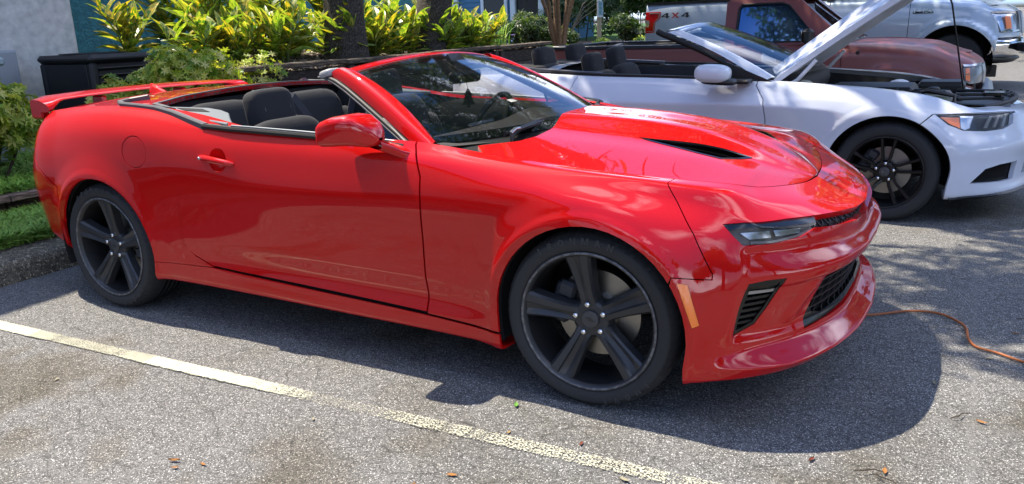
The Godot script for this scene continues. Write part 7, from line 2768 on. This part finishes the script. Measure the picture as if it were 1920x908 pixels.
		plane_of(car, "side_window", M.glass_black, gi, Vector3(0, .3, z))
		box_of(car, "window_post", M.satin_black, Vector3(-1.66, 1.57, lerpf(.93, .70, .48) * z), Vector3(.10, .54, .03), .005, Basis(Vector3.RIGHT, -.36 * z))
		box_of(car, "wing_mirror", M.satin_black, Vector3(-.80, 1.40, 1.12 * z), Vector3(.14, .22, .22), .04)
		var rail := MB.new()
		rail.sweep([Vector3(-4.56, 1.41, .90 * z), Vector3(-2.74, 1.41, .90 * z)], [Vector2(-.05, -.02), Vector2(-.05, .014), Vector2(.05, .014), Vector2(.05, -.02)])
		obj("bed_rail", rail.mesh(), M.satin_black, car)
		box_of(car, "bed_inner_wall", M.bed_dark, Vector3(-3.64, 1.12, .84 * z), Vector3(1.8, .56, .04), .005)
	box_of(car, "roof", M.silver, Vector3(-1.90, 1.90, 0), Vector3(1.4, .06, 1.42), .02)
	plane_of(car, "windscreen", M.glass, [Vector3(-1.10, 1.85, -.66), Vector3(-1.10, 1.85, .66), Vector3(-.52, 1.30, .80), Vector3(-.52, 1.30, -.80)], Vector3(1, .5, 0))
	plane_of(car, "rear_window", M.glass_black, [Vector3(-2.67, 1.80, -.6), Vector3(-2.67, 1.80, .6), Vector3(-2.72, 1.30, .85), Vector3(-2.72, 1.30, -.85)], Vector3(-1, 0, 0))
	box_of(car, "cabin", M.void_black, Vector3(-1.6, .9, 0), Vector3(2.1, .7, 1.7), .02)
	box_of(car, "bed_floor", M.bed_dark, Vector3(-3.64, .85, 0), Vector3(1.84, .04, 1.7), 0)
	box_of(car, "bed_front_wall", M.silver, Vector3(-2.74, 1.1, 0), Vector3(.05, .58, 1.74), .01)
	box_of(car, "tailgate", M.silver, Vector3(-4.56, 1.10, 0), Vector3(.06, .56, 1.72), .015)
	box_of(car, "rear_bumper", M.chrome, Vector3(-4.62, .62, 0), Vector3(.18, .20, 1.86), .04)
	# lettering
	var word := [["4", M.decal_black, -4.215], ["X", M.decal_red, -4.045], ["4", M.decal_black, -3.875]]
	for e in word:
		var tm := TextMesh.new()
		tm.text = e[0]
		tm.font = M.font_bold
		tm.font_size = 64
		tm.pixel_size = .125 / 64
		tm.depth = .004
		var l := obj("letter", tm, e[1], car)
		l.position = Vector3(e[2], 1.205, .990)
		l.rotation.x = -.10
		l.scale = Vector3(2.1 if e[0] == "4" else 1.7, .92, 1)
	var bar := box_of(car, "name_badge", M.badge_dark, Vector3(-.39, 1.115, 1.0), Vector3(.26, .030, .010), .003)
	for k in 5:
		var tm := TextMesh.new()
		tm.text = "F-150"[k]
		tm.font = M.font_bold
		tm.font_size = 64
		tm.pixel_size = .085 / 64
		tm.depth = .008
		var l := obj("letter", tm, M.chrome, bar)
		l.position = Vector3(-.49 + .050 * k, 1.14, 1.0)
		l.scale = Vector3(1.25, 1, 1)
		l.rotation.x = -.06
	for z in [1.0, -1.0]:
		for wx in [0.03, -3.62]:
			var inner := MB.new()
			well(inner, Vector3(wx, .42, 0), .51, .55, .975)
			var mi := obj("wheel_well", inner.mesh(), M.void_black, car)
			if z < 0:
				mi.rotation.y = PI
				mi.position = Vector3(2 * wx, 0, 0)
			add_wheel(car, Vector3(wx, .40, .80 * z), 0.0 if z > 0 else PI, .40, .275, .235, "split", .3, {"disc": .16, "blocks": 36})
